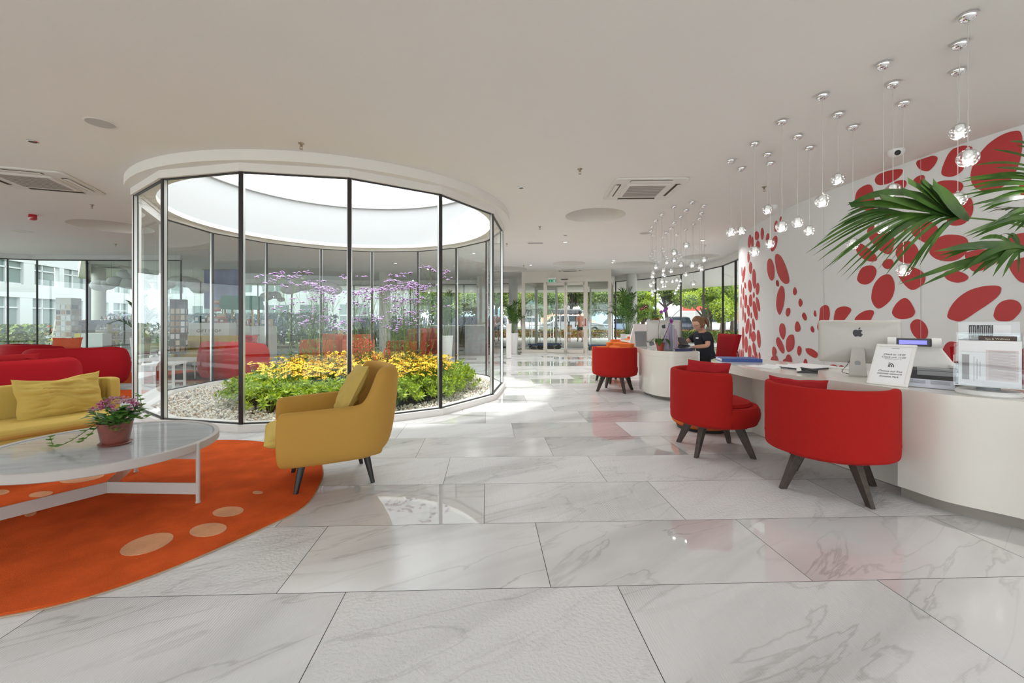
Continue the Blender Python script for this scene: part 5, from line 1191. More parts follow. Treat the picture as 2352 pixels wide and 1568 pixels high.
PFAR = [(1097, 225, 980), (1240, 265, 915), (1210, 352, 1025), (1187, 420, 1005), (1110, 490, 1205), (1025, 318, 745), (1020, 555, 1093), (962, 398, 978), (880, 280, 832), (880, 470, 922), (845, 535, 1052), (912, 612, 1160), (793, 590, 948), (750, 643, 1045), (735, 370, 1175), (662, 443, 1005), (620, 517, 1118), (603, 570, 1225), (627, 622, 1075),
 (632, 802, 1190), (614, 838, 1300), (590, 868, 1215), (620, 898, 1345), (646, 922, 1290), (687, 942, 1268), (746, 773, 1095), (744, 812, 1240), (765, 846, 1110), (773, 873, 1235), (788, 900, 1178), (860, 785, 1178), (925, 818, 1255), (936, 848, 1225), (955, 878, 1172), (905, 893, 1280), (890, 915, 1320)]
def make_pendant():
    t = thing('pendant_lamp', 'x', 'pendant lamp')
    m = MB(); m.lathe([(.0, 0), (.042, 0), (.044, -.008), (.041, -.020), (.032, -.033), (.016, -.043), (0, -.046)], 28, cap=False); m.build('canopy', M_chrome, t)
    m = MB(); m.cyl((0, 0, -1), (0, 0, 0), .0022, n=6); m.build('cord', M_cord, t)
    m = MB(); m.ball((0, 0, 0), .0505, 28, 18); g = m.build('globe', M_bub, t)
    m = MB(); m.lathe([(0, -.012), (.021, -.012), (.021, .030), (.017, .040), (0, .042)], 20, cap=False); c = m.build('diffuser', M_core, g)
    m = MB(); m.lathe([(0, -.030), (.019, -.030), (.021, -.026), (.021, -.013), (0, -.013)], 20, cap=False); m.build('led', M_led, g)
    m = MB(); m.cyl((0, 0, .044), (0, 0, .060), .008, n=10); m.build('cap', M_chrome, g)
    return t
pen = make_pendant(); allp = [(px, py, gx, gy, 0) for px, py, gy, gx in PEND]+[(1380+a/5.226, 420+b/5.226, 1380+a/5.226, 420+c/5.226, 1) for a, b, c in PFAR]
heights = []
for i, (px, py, gx, gy, far) in enumerate(allp):
    p = cpt(px, py); drop = CEIL-(EYE+(HOR-gy)*p.y/FPX)
    o = pen if i == 0 else dup(pen, p)
    o.location = (p.x, p.y, CEIL)
    for ch in o.children:
        if ch.name.startswith('cord'): ch.scale = (1, 1, drop-.055)
        if ch.name.startswith('globe'): ch.location = (0, 0, -drop)
    o['group'] = 'far cluster of pendant lamps' if far else 'near rows of pendant lamps'
    o['label'] = 'clear bubble glass pendant in the dense cluster over the receptionist desk' if far else 'clear bubble glass pendant in the open rows over the near desk'
special = {0: 'bubble glass pendant hanging lowest in front of the largest red pebble, top right', 1: 'bubble glass pendant just above the lowest one at top right', 2: 'bubble glass pendant partly behind the palm leaves at top right', 7: 'bubble glass pendant on the shortest cord of the near rows, above the white wall',
  13: 'small bubble pendant with a short cord beside a dome sensor', 12: 'bubble pendant covering the cluster of small red pebbles at the wall end', 15: 'leftmost bubble pendant of the near rows', 16: 'second bubble pendant from the left in the near rows'}
i = 0
for o in [o for o in COL.objects if o.name.startswith('pendant_lamp') and o.parent is None]:
    pass
plist = [pen]+sorted([o for o in COL.objects if o.name.startswith('pendant_lamp.') and o.parent is None], key=lambda o: o.name)
for k, lab in special.items(): plist[k]['label'] = lab; del plist[k]['group']

# ---------------------------------------------------------------- ceiling fittings
M_vent = mat('vent_white', (.74, .71, .67), .6); M_slot = mat('vent_slot', (.10, .085, .065), .9)
def cassette(label, px, py, rz, s=.92, group=None):
    p = cpt(px, py); t = thing('ceiling_cassette', label, 'air conditioner', (p.x, p.y, CEIL), rz)
    m = MB(); m.rbox((0, 0, -.012), (s, s, .024), .06); m.build('frame', M_vent, t, bevel=.006)
    for k in range(4):
        a = k*PI/2; m = MB(); c = V((math.cos(a), math.sin(a)))*s*.405; m.box((c.x, c.y, -.0255), (.055, s*.56, .004), a); m.build('air_slot', M_slot, t, smooth=False)
        m = MB(); c = V((math.cos(a), math.sin(a)))*s*.43; m.box((c.x, c.y, -.036), (.052, s*.56, .004), a, ry=0); o = m.build('flap', M_vent, t, smooth=False)
    m = MB(); m.rbox((0, 0, -.032), (s*.60, s*.60, .018), .02); m.build('grille', M_vent, t)
    m = MB(); n = 15
    for k in range(n): m.box((0, -s*.24+s*.48*k/(n-1), -.0415), (s*.50, .012, .002))
    m.build('grille_slots', M_slot, t, smooth=False); return t
cassette('square ceiling air conditioner in the middle of the ceiling near the round recess', 1477, 433, D(-2))
cassette('square ceiling air conditioner at the left edge above the red alarm', 82, 412, D(20), 1.0)
cassette('small ceiling air conditioner just in front of the entrance doors', 1310, 621, D(-15), .9)
cassette('ceiling air conditioner seen through the glass wall at left', 255, 611, D(10), .95)
def disc(name, label, cat, px, py, r, mt, mt2, group=None, ring=.15, drop=.004):
    p = cpt(px, py); t = thing(name, label, cat, (p.x, p.y, CEIL), 0, group)
    m = MB(); m.lathe([(r, 0), (r, -drop), (r*(1-ring), -drop*1.6), (r*(1-ring), 0)], 36, cap=False); m.build('trim_ring', mt, t)
    m = MB(); m.cyl((0, 0, -drop*.9), (0, 0, -.0005), r*(1-ring), n=36); m.build('insert', mt2, t); return t
M_spk = mat('speaker_mesh', (.50, .48, .46), .8)
disc('ceiling_speaker', 'large round flush speaker grille in the ceiling at upper left', 'speaker', 231, 282.5, .115, M_vent, M_spk, ring=.1)
disc('ceiling_speaker', 'round flush speaker beside the far cluster of pendants', 'speaker', 1482, 535, .12, M_vent, M_spk, ring=.1)
disc('ceiling_speaker', 'pale oval flush speaker under the red alarm at left', 'speaker', 51, 531, .16, M_vent, M_vent, ring=.2)
for px, py, lab in ((75, 324, 'chrome-rimmed downlight in the ceiling at the left'), (1197, 430, 'chrome-rimmed downlight between garden glass and round recess'), (1299, 540, 'small downlight beyond the round ceiling recess')):
    disc('downlight', lab, 'downlight', px, py, .045, M_chrome, M_slot, ring=.3, drop=.006)
p = cpt(1230, 557); t = thing('air_vent', 'small rectangular air vent in the ceiling left of the small downlight', 'vent', (p.x, p.y, CEIL)); m = MB(); m.box((0, 0, -.006), (.40, .16, .012)); m.build('frame', M_white, t); m = MB(); [m.box((0, -.05+.025*k, -.0125), (.34, .008, .002)) for k in range(5)]; m.build('slots', M_slot, t)
def sprinkler(px, py, lab=None):
    p = cpt(px, py); t = thing('sprinkler_head', lab or 'tiny ceiling sprinkler head', 'sprinkler', (p.x, p.y, CEIL), 0, None if lab else 'ceiling sprinklers')
    m = MB(); m.lathe([(0, 0), (.030, 0), (.026, -.006), (.012, -.012), (.012, -.030), (.006, -.034)], 18); m.tube([(.011, 0, -.03), (.014, 0, -.045), (.003, 0, -.058)], .002, 5); m.tube([(-.011, 0, -.03), (-.014, 0, -.045), (-.003, 0, -.058)], .002, 5); m.cyl((0, 0, -.058), (0, 0, -.061), .017, n=14); m.build('body', mat('sprinkler_brass', (.42, .36, .28), .3, metal=1), t); return t
sprinkler(692, 329, 'brass sprinkler head above the round garden glass'); sprinkler(1332, 388, 'brass sprinkler head in the ceiling left of the middle air conditioner'); sprinkler(1755, 429, 'brass sprinkler head between the near pendants')
for px, py in ((211, 470), (1240, 520), (1203, 609), (1407, 599), (266, 560), (1164, 559), (1361, 633), (1230, 632)): sprinkler(px, py)
p = cpt(75, 493); t = thing('fire_alarm', 'red fire alarm sounder on the ceiling at left', 'alarm', (p.x, p.y, CEIL)); m = MB(); m.lathe([(.05, 0), (.052, -.02), (.055, -.06), (.045, -.085), (.02, -.095), (0, -.096)], 28, cap=False); m.build('body', mat('alarm_red', (.42, .005, .015), .2, coat=.5), t)
m = MB(); m.box((0, -.05, -.065), (.05, .012, .014)); m.build('lens', M_white, t)
p = cpt(2200, 322); t = thing('dome_camera', 'white dome security camera at the top of the pebble wall', 'camera', (3.98, 4.42, CEIL)); m = MB(); m.lathe([(.07, 0), (.072, -.02), (.062, -.045), (.04, -.065), (0, -.072)], 28, cap=False); m.build('body', M_white, t); m = MB(); m.ball((-.03, -.05, -.045), .026, 16, 12); m.build('lens', M_black, t)
p = cpt(1776, 472); t = thing('dome_sensor', 'white dome sensor behind the short-corded pendant', 'sensor', (p.x, p.y, CEIL)); m = MB(); m.lathe([(.07, 0), (.07, -.03), (.05, -.06), (0, -.075)], 24, cap=False); m.build('body', M_white, t)
p = cpt(1608, 563); t = thing('dome_sensor', 'white conical sensor hanging from the ceiling behind the pendant cluster', 'sensor', (p.x, p.y, CEIL)); m = MB(); m.lathe([(.13, 0), (.13, -.02), (.10, -.08), (.05, -.14), (0, -.15)], 24, cap=False); m.build('body', M_white, t)

# ceiling lamps: the room's downlights, plus fill lamps added out of view to brighten it
def lamp(x, y, e, r=.09, sp=150):
    l = bpy.data.lights.new('downlight', 'AREA'); l.shape = 'DISK'; l.size = r*2; l.energy = e; l.color = (1, .975, .95); l.spread = D(sp)
    o = bpy.data.objects.new('downlight_or_fill_lamp', l); COL.objects.link(o); o.location = (x, y, CEIL-.012)

for x, y in ((-9, -4), (-5, -4), (-1, -4), (3, -4), (7, -4), (-9, 0), (-5, -.5), (-1.2, -1.2), (2.2, -.8), (5.2, -1.5), (-14, -2), (-14, 3), (-12.5, 7)):  # unseen fittings added as fill light for floor and ceiling
    t = thing('downlight', 'added fill downlight in the ceiling out of view', 'downlight', (x, y, CEIL), 0, 'fill downlights added out of view')
    m = MB(); m.lathe([(.13, 0), (.13, -.006), (.10, -.009), (.10, 0)], 24, cap=False); m.build('trim_ring', M_chrome, t)
    lamp(x, y, 6, .095)
for px, py in ((75, 324), (1197, 430), (1299, 540)):
    q = cpt(px, py); lamp(q.x, q.y, 8, .03)

for k, (x, y) in enumerate(((.6, 13.6), (3.0, 12.6), (-1.0, 11.2), (1.2, 9.6), (4.2, 9.4), (-3.6, 13.2))):
    t = thing('downlight', 'small recessed downlight in the far lobby ceiling before the entrance', 'downlight', (x, y, CEIL), 0, 'far lobby downlights')
    m = MB(); m.lathe([(.05, 0), (.05, -.005), (.038, -.008), (.038, 0)], 20, cap=False); m.build('trim_ring', M_chrome, t); m = MB(); m.cyl((0, 0, -.004), (0, 0, -.001), .038, n=16); m.build('lens', M_led, t)
    lamp(x, y, 15, .035)
for x, y in ((3.4, 1.2), (4.4, 1.9), (2.2, .9)):  # added above the frame to brighten the near desk and pebble wall
    t = thing('downlight', 'added fill downlight in the ceiling out of view', 'downlight', (x, y, CEIL), 0, 'fill downlights added out of view')
    m = MB(); m.lathe([(.13, 0), (.13, -.006), (.10, -.009), (.10, 0)], 24, cap=False); m.build('trim_ring', M_chrome, t)
    lamp(x, y, 2.5, .095)

for k in range(18):   # the lamps inside the near pendants
    px, py, gy, gx = PEND[k]; q = cpt(px, py); l = bpy.data.lights.new('pendant_light', 'POINT'); l.energy = 1.1; l.shadow_soft_size = .018; l.color = (1, .98, .95)
    o = bpy.data.objects.new('pendant_light', l); COL.objects.link(o); o.location = (q.x, q.y, EYE+(HOR-gy)*q.y/FPX-.037)
# ---------------------------------------------------------------- palms
def frond(mb, path, n, L, w, droop=.35, fan=.9, r=None, stemr=.006, t0=.22):
    P_ = catmull([V(p) for p in path], 6, False); mb.k = 1; mb.tube(P_, [stemr*(1-.8*i/len(P_)) for i in range(len(P_))], 6); mb.k = 0
    N = len(P_)-1
    for i in range(n):
        f = t0+(1-t0)*i/(n-1); j = min(N-1, int(f*N)); p = P_[j].lerp(P_[j+1], f*N-j); d = (P_[j+1]-P_[j]).normalized()
        s = d.cross(V((0, 0, 1))); s = s.normalized() if s.length > .05 else V((1, 0, 0)); up = s.cross(d)
        l = L*math.sin(PI*(.12+.80*(i/(n-1))))**.6*r.uniform(.88, 1.1)
        for sg in (-1, 1):
            e = (s*sg*fan+d*(.55+.7*i/n)+up*.25+V((r.uniform(-.1, .1), r.uniform(-.1, .1), r.uniform(-.08, .08)))).normalized()
            q = [p+e*l*k-V((0, 0, droop*l*k*k)) for k in (0, .3, .6, .85, 1)]; blade(mb, q, w, up=up)
def palm(label, loc, h, nf, L, seed, stems=2, spread=1, pot=True, group=None, rise=.6):
    t = thing('potted_palm', label, 'plant', loc); r = random.Random(seed)
    if pot:
        m = MB(); m.lathe([(0, 0), (.155, 0), (.16, .01), (.215, .70), (.215, .715), (.195, .715), (.19, .66), (0, .66)], 36, cap=False); m.build('pot', M_pot, t)
        m = MB(); m.cyl((0, 0, .655), (0, 0, .665), .188, n=24); m.build('soil', M_soil, t)
    m = MB()
    for k in range(nf):
        a = 2*PI*k/nf*1.618+r.uniform(-.3, .3); el = (.15+.85*((k*.618) % 1))*spread; z0 = .66; q = V((.04*math.cos(a), .04*math.sin(a), z0)); tot = h-z0
        hh = h*(1-.42*el); tip = V((math.cos(a)*el*L*.95, math.sin(a)*el*L*.95, hh-.10*el)); mid = V((math.cos(a)*el*L*.42, math.sin(a)*el*L*.42, z0+(hh-z0)*.72))
        frond(m, [q, q.lerp(mid, .5)+V((0, 0, .05)), mid, mid.lerp(tip, .6)+V((0, 0, .05*tot)), tip], 22, .30, .021, .22, .75, r, .009, .30)
    m.build('fronds', [L_palm, mat('palm_stem', (.10, .19, .03), .5)], t, smooth=False); return t
palm('tall palm in a white planter left of the entrance doors', ((1177-1176)/FPX*15.9+.0, 15.2, 0), 1.95, 9, .85, 4)
palm('bushy palm in a white planter right of the entrance doors, behind the orange chairs', (3.78, 14.0, 0), 2.35, 15, .95, 9)
# palm at the right end of the desk, its pot beyond the frame
t = thing('potted_palm', 'large palm whose dark green fronds reach in over the desk from the right edge', 'plant', (4.2, 2.95, 0)); bo = V((4.2, 2.95, 0))
m = MB(); m.lathe([(0, 0), (.155, 0), (.16, .01), (.205, .60), (.205, .62), (.185, .62), (.18, .56), (0, .56)], 36, cap=False); m.build('pot', M_pot, t); m = MB(); m.cyl((0, 0, .555), (0, 0, .565), .178, n=24); m.build('soil', M_soil, t)
def cp(x, y, Y=2.7): return atY(1900+x/3.732, 280+y/3.732, Y)-bo
rp = random.Random(12); M_pst = mat('palm_stem', (.10, .19, .03), .5)
f1 = [(0, 0, .56), (-.18, -.06, 1.0), cp(1950, 990, 2.82), cp(1687, 895, 2.76), cp(1480, 850), cp(1250, 825), cp(1050, 812), cp(880, 790), cp(700, 775)]
m = MB(); P_ = catmull([V(p) for p in f1], 6, False); m.k = 1; m.tube(P_, [.010*(1-.75*i/len(P_)) for i in range(len(P_))], 6); m.k = 0
def lf(sx_, sy_, tx_, ty_, w, bul=90, Ya=2.7, Yb=None, by=0, blunt=0):
    Yb = Ya+rp.uniform(-.14, .14) if Yb is None else Yb; q = []
    for k in (0, .14, .28, .42, .56, .70, .85, 1):
        q.append(cp(sx_+(tx_-sx_)*k+by*4*k*(1-k)*0, sy_+(ty_-sy_)*k-bul*5*k*(1-k)*(1.25-.5*k), Ya+(Yb-Ya)*k))
    blade(m, q, w, up=V((.1, -1, .45)), blunt=blunt)
for a in ((1180, 815, 690, 500, .10, 10), (1150, 812, 640, 590, .115, 12), (1210, 820, 905, 525, .17, -5), (1160, 812, 800, 520, .11, 0), (1120, 812, 455, 640, .085, 10), (1060, 812, 195, 710, .075, 45), (1000, 805, 165, 715, .055, 130), (1220, 822, 820, 500, .09, -8)):
    lf(*a, Ya=2.7, Yb=2.62, blunt=0 if a[2] == 165 else .55)
tips = [(690, 1310, .045), (605, 1400, .03), (480, 1340, .035), (430, 1270, .02), (360, 1230, .03), (300, 1200, .028), (270, 1250, .02), (215, 1235, .03), (155, 1365, .022), (110, 1335, .022), (75, 1310, .025), (20, 1240, .03), (-60, 1290, .022), (-90, 1200, .028), (-130, 1150, .025), (-190, 1130, .028), (-110, 1080, .03), (-60, 1020, .03), (0, 960, .03), (60, 900, .03), (90, 860, .03)]
for i, (x, y, w) in enumerate(tips):
    f = i/(len(tips)-1); lf(1240-700*f, 824-62*f, x, y, w*.58, 115-60*f+rp.uniform(-15, 15))
    lf(1225-690*f, 824-62*f, x+60+rp.uniform(0, 50), y-60-rp.uniform(0, 40), w*.5, 105-60*f)
for (x, y) in ((1400, 232), (1620, 205), (1560, 168), (1250, 372), (1165, 485), (1425, 392), (1310, 470), (1110, 522), (1250, 505), (1150, 560), (1215, 590), (1210, 655), (1200, 720), (1290, 742), (1350, 700), (1320, 770), (1150, 970), (1180, 985), (1235, 1000), (1100, 640), (1480, 860), (1400, 880), (1545, 930), (1600, 950)):
    lf(1900, 300+.55*(y-150)+40, x, y, rp.uniform(.018, .03), rp.uniform(15, 60), 2.62)
m.k = 1; m.tube(catmull([V((0, 0, .56)), V((-.12, -.1, 1.2)), cp(2000, 700, 2.62), cp(1880, 450, 2.62), cp(1800, 320, 2.6)], 5, False), .007, 6); m.k = 0
for i, (x, y) in enumerate(((600, 1395), (640, 1380), (780, 1415), (905, 1110), (935, 1150), (960, 1195), (1020, 1080), (1150, 1290), (1190, 1235), (1240, 1305), (1230, 1330), (1330, 1290), (1415, 1332), (1445, 1230), (1500, 1335), (1560, 1260), (1540, 1020), (1450, 1000), (1640, 1300), (1300, 1010))):
    lf(1790-8*i, 1085+i*1.5, x, y, rp.uniform(.022, .04), rp.uniform(30, 85), 2.55)
m.k = 1; m.tube(catmull([V((0, 0, .56)), V((-.2, -.15, .9)), cp(2100, 1180, 2.6), cp(1850, 1100, 2.56), cp(1620, 1080, 2.55)], 5, False), .007, 6); m.k = 0
frond(m, [(0, 0, .56), (.05, .1, 1.3), (.1, .3, 1.9), (.0, .6, 2.1)], 24, .4, .03, .4, .9, rp); frond(m, [(0, 0, .56), (.1, -.2, 1.2), (.2, -.6, 1.8), (.2, -1.0, 1.9)], 24, .4, .03, .4, .9, rp)
m.build('fronds', [L_palm, M_pst], t, smooth=False)

# ---------------------------------------------------------------- people
def skinbody(name, mt, V_, E_, parent, sub=2):
    "V_: (x, y, z, radius) with the root first; E_: edges"
    me = bpy.data.meshes.new(name); me.from_pydata([v[:3] for v in V_], E_, []); me.materials.append(mt)
    o = bpy.data.objects.new(name, me); COL.objects.link(o); o.parent = parent
    sk = o.modifiers.new('skin', 'SKIN'); sk.use_smooth_shade = True
    for i, v in enumerate(V_):
        r = v[3]; me.skin_vertices[0].data[i].radius = (r, r) if not isinstance(r, tuple) else r
    me.skin_vertices[0].data[0].use_root = True
    o.modifiers.new('sub', 'SUBSURF').render_levels = sub; o.modifiers['sub'].levels = sub; return o
def head(mb, c, R, s=1):
    "head of height .235: c = centre, R = rotation; local +x is the face"
    def T(p): return c+R @ (V(p)*s)
    def fn(u, v):
        a, b = u*2*PI, v*PI; x, y, z = math.sin(b)*math.cos(a), math.sin(b)*math.sin(a), math.cos(b)
        rx = .098; ry = .076; rz = .118
        if z < 0: ry *= 1+.18*z; rx *= 1+.05*z
        px = x*rx*(1.0 if x > 0 else 1.02); py = y*ry; pz = z*rz
        if x > 0:
            px += .022*math.exp(-((py/.013)**2+((pz+.018)/.024)**2))+.006*math.exp(-((py/.024)**2+((pz+.062)/.012)**2))+.010*math.exp(-((py/.02)**2+((pz+.098)/.018)**2))
            px -= .008*math.exp(-(((abs(py)-.032)/.014)**2+((pz-.008)/.012)**2)); px += .005*math.exp(-(((abs(py)-.03)/.02)**2+((pz-.032)/.008)**2))
        return T((px, py, pz))
    mb.grid(lambda u, v: fn(u, .02+.96*v), 40, 34, cu=True)
    for sg in (-1, 1): mb.ball(T((-.008, sg*.078, -.008)), .03*s, 10, 8, (.55, .3, 1), R)
t = thing('person', 'woman in a dark shirt and glasses seated at the desk, looking down', 'person', (3.08, 6.84, 0))
HC = V((-.13, -.09, 1.115)); HR = Euler((0, D(26), D(-160))).to_matrix()
m = MB(); head(m, HC, HR)
hd = m.build('face', M_skin, t)
o = skinbody('body', M_skin, [(-.01, 0, .88, .10), (-.035, -.02, .99, .058), (-.07, -.045, 1.035, .047), (-.03, -.17, .93, .035), (-.05, -.235, .86, .045), (-.065, -.27, .775, .038), (-.20, -.29, .765, .032), (-.32, -.31, .757, .023),
  (-.035, .14, .93, .035), (-.13, .20, .86, .042), (-.21, .20, .80, .036), (-.33, .10, .80, .030), (-.42, .03, .79, .022), (.0, 0, .75, .10)],
  [(0, 1), (1, 2), (0, 3), (3, 4), (4, 5), (5, 6), (6, 7), (0, 8), (8, 9), (9, 10), (10, 11), (11, 12), (0, 13)], t)
for bx, by, bz, dx_, dy_ in ((-.32, -.31, .757, -1, -.1), (-.42, .03, .79, -.85, -.5)):
    hv = [(bx, by, bz, .022), (bx+dx_*.045, by+dy_*.045, bz, .026), (bx+dx_*.08, by+dy_*.08, bz-.002, .024)]; he = [(0, 1), (1, 2)]
    pd = V((-dy_, dx_, 0))
    for k, (o_, l_) in enumerate(((-.025, .055), (-.009, .068), (.008, .062), (.024, .048))):
        b = len(hv); sx0, sy0 = bx+dx_*.085+pd.x*o_, by+dy_*.085+pd.y*o_
        hv += [(sx0, sy0, bz, .0085), (sx0+dx_*l_*.55, sy0+dy_*l_*.55, bz+.002, .008), (sx0+dx_*l_, sy0+dy_*l_, bz-.014, .0065)]; he += [(2, b), (b, b+1), (b+1, b+2)]
    b = len(hv); hv += [(bx+dx_*.03+pd.x*.03, by+dy_*.03+pd.y*.03, bz, .010), (bx+dx_*.06+pd.x*.05, by+dy_*.06+pd.y*.05, bz-.006, .008)]; he += [(1, b), (b, b+1)]
    skinbody('hand', M_skin, hv, he, t)
def loft(mb, secs, th, n=28):
    vs = []; ca, sa = math.cos(th), math.sin(th)
    for x, y, z, lat, dep in secs:
        for k in range(n):
            q = 2*PI*k/n; l, d = lat*math.cos(q), dep*math.sin(q); vs.append((x+d*ca-l*sa, y+d*sa+l*ca, z))
    L = len(secs); return mb.add(vs, [(i*n+k, i*n+(k+1) % n, (i+1)*n+(k+1) % n, (i+1)*n+k) for i in range(L-1) for k in range(n)]+[tuple(range(n))[::-1], tuple(range((L-1)*n, L*n))])
m = MB(); loft(m, [(.06, 0, .44, .185, .15), (.055, 0, .50, .185, .15), (.03, 0, .60, .165, .13), (.012, 0, .70, .150, .118), (-.005, 0, .80, .165, .122), (-.018, 0, .88, .182, .115), (-.025, 0, .925, .175, .100), (-.030, 0, .955, .145, .085), (-.032, 0, .975, .095, .066)], D(20))
for q in (([(-.0, -.12, .925), (-.03, -.17, .915), (-.045, -.21, .875), (-.055, -.238, .825)], [.068, .070, .062, .060]), ([(-.0, .12, .925), (-.04, .16, .92), (-.09, .19, .88), (-.135, .205, .84)], [.068, .070, .062, .058])):
    m.tube(q[0], q[1], 18)
m.build('shirt', M_navy, t, angle=None)
skinbody('trousers', mat('black_cloth', (.012, .012, .014), .9), [(.04, 0, .47, .13), (-.10, -.09, .50, .085), (-.38, -.12, .50, .072), (-.42, -.12, .28, .055), (-.42, -.12, .09, .045), (-.10, .09, .50, .085), (-.38, .12, .50, .072), (-.42, .12, .28, .055), (-.42, .12, .09, .045)],
  [(0, 1), (1, 2), (2, 3), (3, 4), (0, 5), (5, 6), (6, 7), (7, 8)], t)
m = MB()
for sy_ in (-.12, .12): m.ball((-.47, sy_, .045), .05, 14, 10, (2.0, .85, .85))
m.build('shoe', M_black, t)
def HT_(p): return HC+HR @ V(p)
m = MB(); M_hair = mat('light_brown_hair', (.20, .105, .05), .55, bump=.5, bscale=90, stretch=(1, 1, .15))
def hf(u, v):
    a, b = u*2*PI, v*PI*.66; x, y, z = math.sin(b)*math.cos(a), math.sin(b)*math.sin(a), math.cos(b); k = 1.0 if x < .35 else max(.86, 1-(x-.35)*.25)*1.0
    if x > .45 and z < .55: return HT_((x*.080, y*.070, max(z, .3)*.105))
    return HT_((x*.110*k, y*.087, z*.129))
m.grid(lambda u, v: hf(u, .02+.98*v), 36, 20, cu=True)
m.tube([HT_(p) for p in catmull([(-.09, 0, .03), (-.135, .0, .02), (-.16, 0, -.03), (-.165, 0, -.09), (-.15, .0, -.14)], 4, False)], [.02]+[.032]*6+[.03]*5+[.024, .02, .014, .008, .004], 10)
m.build('hair', M_hair, t)
m = MB()
for sy_ in (-1, 1):
    m.tube([HT_((.098, sy_*.033+.022*math.cos(a), .004+.016*math.sin(a))) for a in [2*PI*i/14 for i in range(15)]], .0022, 5); m.tube([HT_((.098, sy_*.054, .008)), HT_((.05, sy_*.078, .008)), HT_((-.01, sy_*.084, .004))], .0022, 5)
m.tube([HT_((.101, -.011, .006)), HT_((.103, .011, .006))], .002, 5); m.build('glasses', M_black, t)
m = MB(); m.box((-.135, -.055, .885), (.008, .055, .022), .35, ry=.3); m.build('name_badge', M_paper, t, smooth=False)
t = thing('office_chair', 'red high-backed office chair the woman sits in', 'chair', (3.16, 6.86, 0), D(184))
m = MB(); m.grid(lambda u, v: V((-.22-.10*v, (u-.5)*(.42+.14*v)*1.0, .42+.52*v+.0)), 10, 10); m.grid(lambda u, v: V((-.28-.10*v, (.5-u)*(.42+.14*v), .42+.52*v)), 10, 10)
m.strip([(0, 0)], 0, 0) if False else None
m.build('backrest', M_redd, t); t.children[0].modifiers.new('s', 'SOLIDIFY').thickness = .05
m = MB(); m.rbox((.03, 0, .385), (.50, .50, .10), .08); m.build('seat', M_redd, t, bevel=.02); m = MB(); m.cyl((0, 0, .06), (0, 0, .34), .03); m.build('column', M_chrome, t)
for k in range(5): a = 2*PI*k/5; m = MB(); m.tube([(0, 0, .09), (.27*math.cos(a), .27*math.sin(a), .055)], .018); m.ball((.27*math.cos(a), .27*math.sin(a), .028), .028, 10, 8); m.build('leg', M_black, t)

def walker(label, loc, rz, h, top, bottom, topm, botm, hair, child=False, bare_legs=True):
    s = h/1.75; t = thing('person', label, 'person', loc, rz, None, s)
    L = [(0, 0, .95, .11), (0, .09, .90, .085), (.10, .09, .50, .055), (.14, .09, .12, .038), (.24, .09, .04, .035), (0, -.09, .90, .085), (-.02, -.09, .50, .055), (-.20, -.09, .13, .036), (-.12, -.09, .03, .032), (0, 0, 1.20, .12), (0, 0, 1.40, .10), (0, 0, 1.50, .05),
         (0, .18, 1.41, .055), (-.06, .24, 1.15, .042), (.06, .25, .93, .034), (.12, .24, .84, .028), (0, -.18, 1.41, .055), (.06, -.24, 1.16, .042), (.16, -.22, .96, .034), (.22, -.2, .88, .028)]
    skinbody('body', M_skin, L, [(0, 1), (1, 2), (2, 3), (3, 4), (0, 5), (5, 6), (6, 7), (7, 8), (0, 9), (9, 10), (10, 11), (10, 12), (12, 13), (13, 14), (14, 15), (10, 16), (16, 17), (17, 18), (18, 19)], t)
    m = MB(); head(m, V((.02, 0, 1.635)), Matrix.Identity(3)); m.build('face', M_skin, t)
    m = MB(); m.ball((-.012, 0, 1.665), .108, 20, 14, (1, .84, .92)); 
    if child: m.tube([(-.08, 0, 1.62), (-.12, 0, 1.45), (-.11, 0, 1.3)], [.06, .06, .02], 8)
    m.build('hair', hair, t)
    skinbody('shirt', topm, [(0, 0, 1.0, (.165, .135)), (0, 0, 1.2, (.16, .14)), (0, 0, 1.38, (.15, .13)), (0, .17, 1.41, .08), (-.04, .225, 1.25, .07), (0, -.17, 1.41, .08), (.04, -.225, 1.25, .07), (0, 0, .93, (.165, .14))], [(0, 1), (1, 2), (2, 3), (3, 4), (2, 5), (5, 6), (0, 7)], t)
    skinbody('shorts', botm, [(0, 0, .92, .15), (0, .09, .86, .105), (.07, .09, .62, .085), (0, -.09, .86, .105), (-.01, -.09, .62, .085)], [(0, 1), (1, 2), (0, 3), (3, 4)], t)
    m = MB()
    for y, x, z in ((.09, .22, .035), (-.09, -.10, .03)): m.ball((x, y, z), .045, 12, 8, (2.2, .9, .75))
    m.build('shoe', M_black, t); return t
walker('man in an orange shirt and dark shorts walking away outside the entrance', (3.70, 23.2, 0), D(95), 1.66, 0, 0, mat('orange_shirt', (.80, .25, .12), .9), mat('khaki_dark', (.05, .055, .04), .9), mat('dark_hair', (.03, .02, .015), .7))
walker('child in a yellow top and white trousers walking beside the man outside', (3.02, 22.6, 0), D(80), 1.10, 0, 0, mat('yellow_brown_top', (.55, .32, .10), .9), mat('white_trousers', (.75, .75, .78), .9), mat('brown_hair', (.09, .04, .015), .7), True)

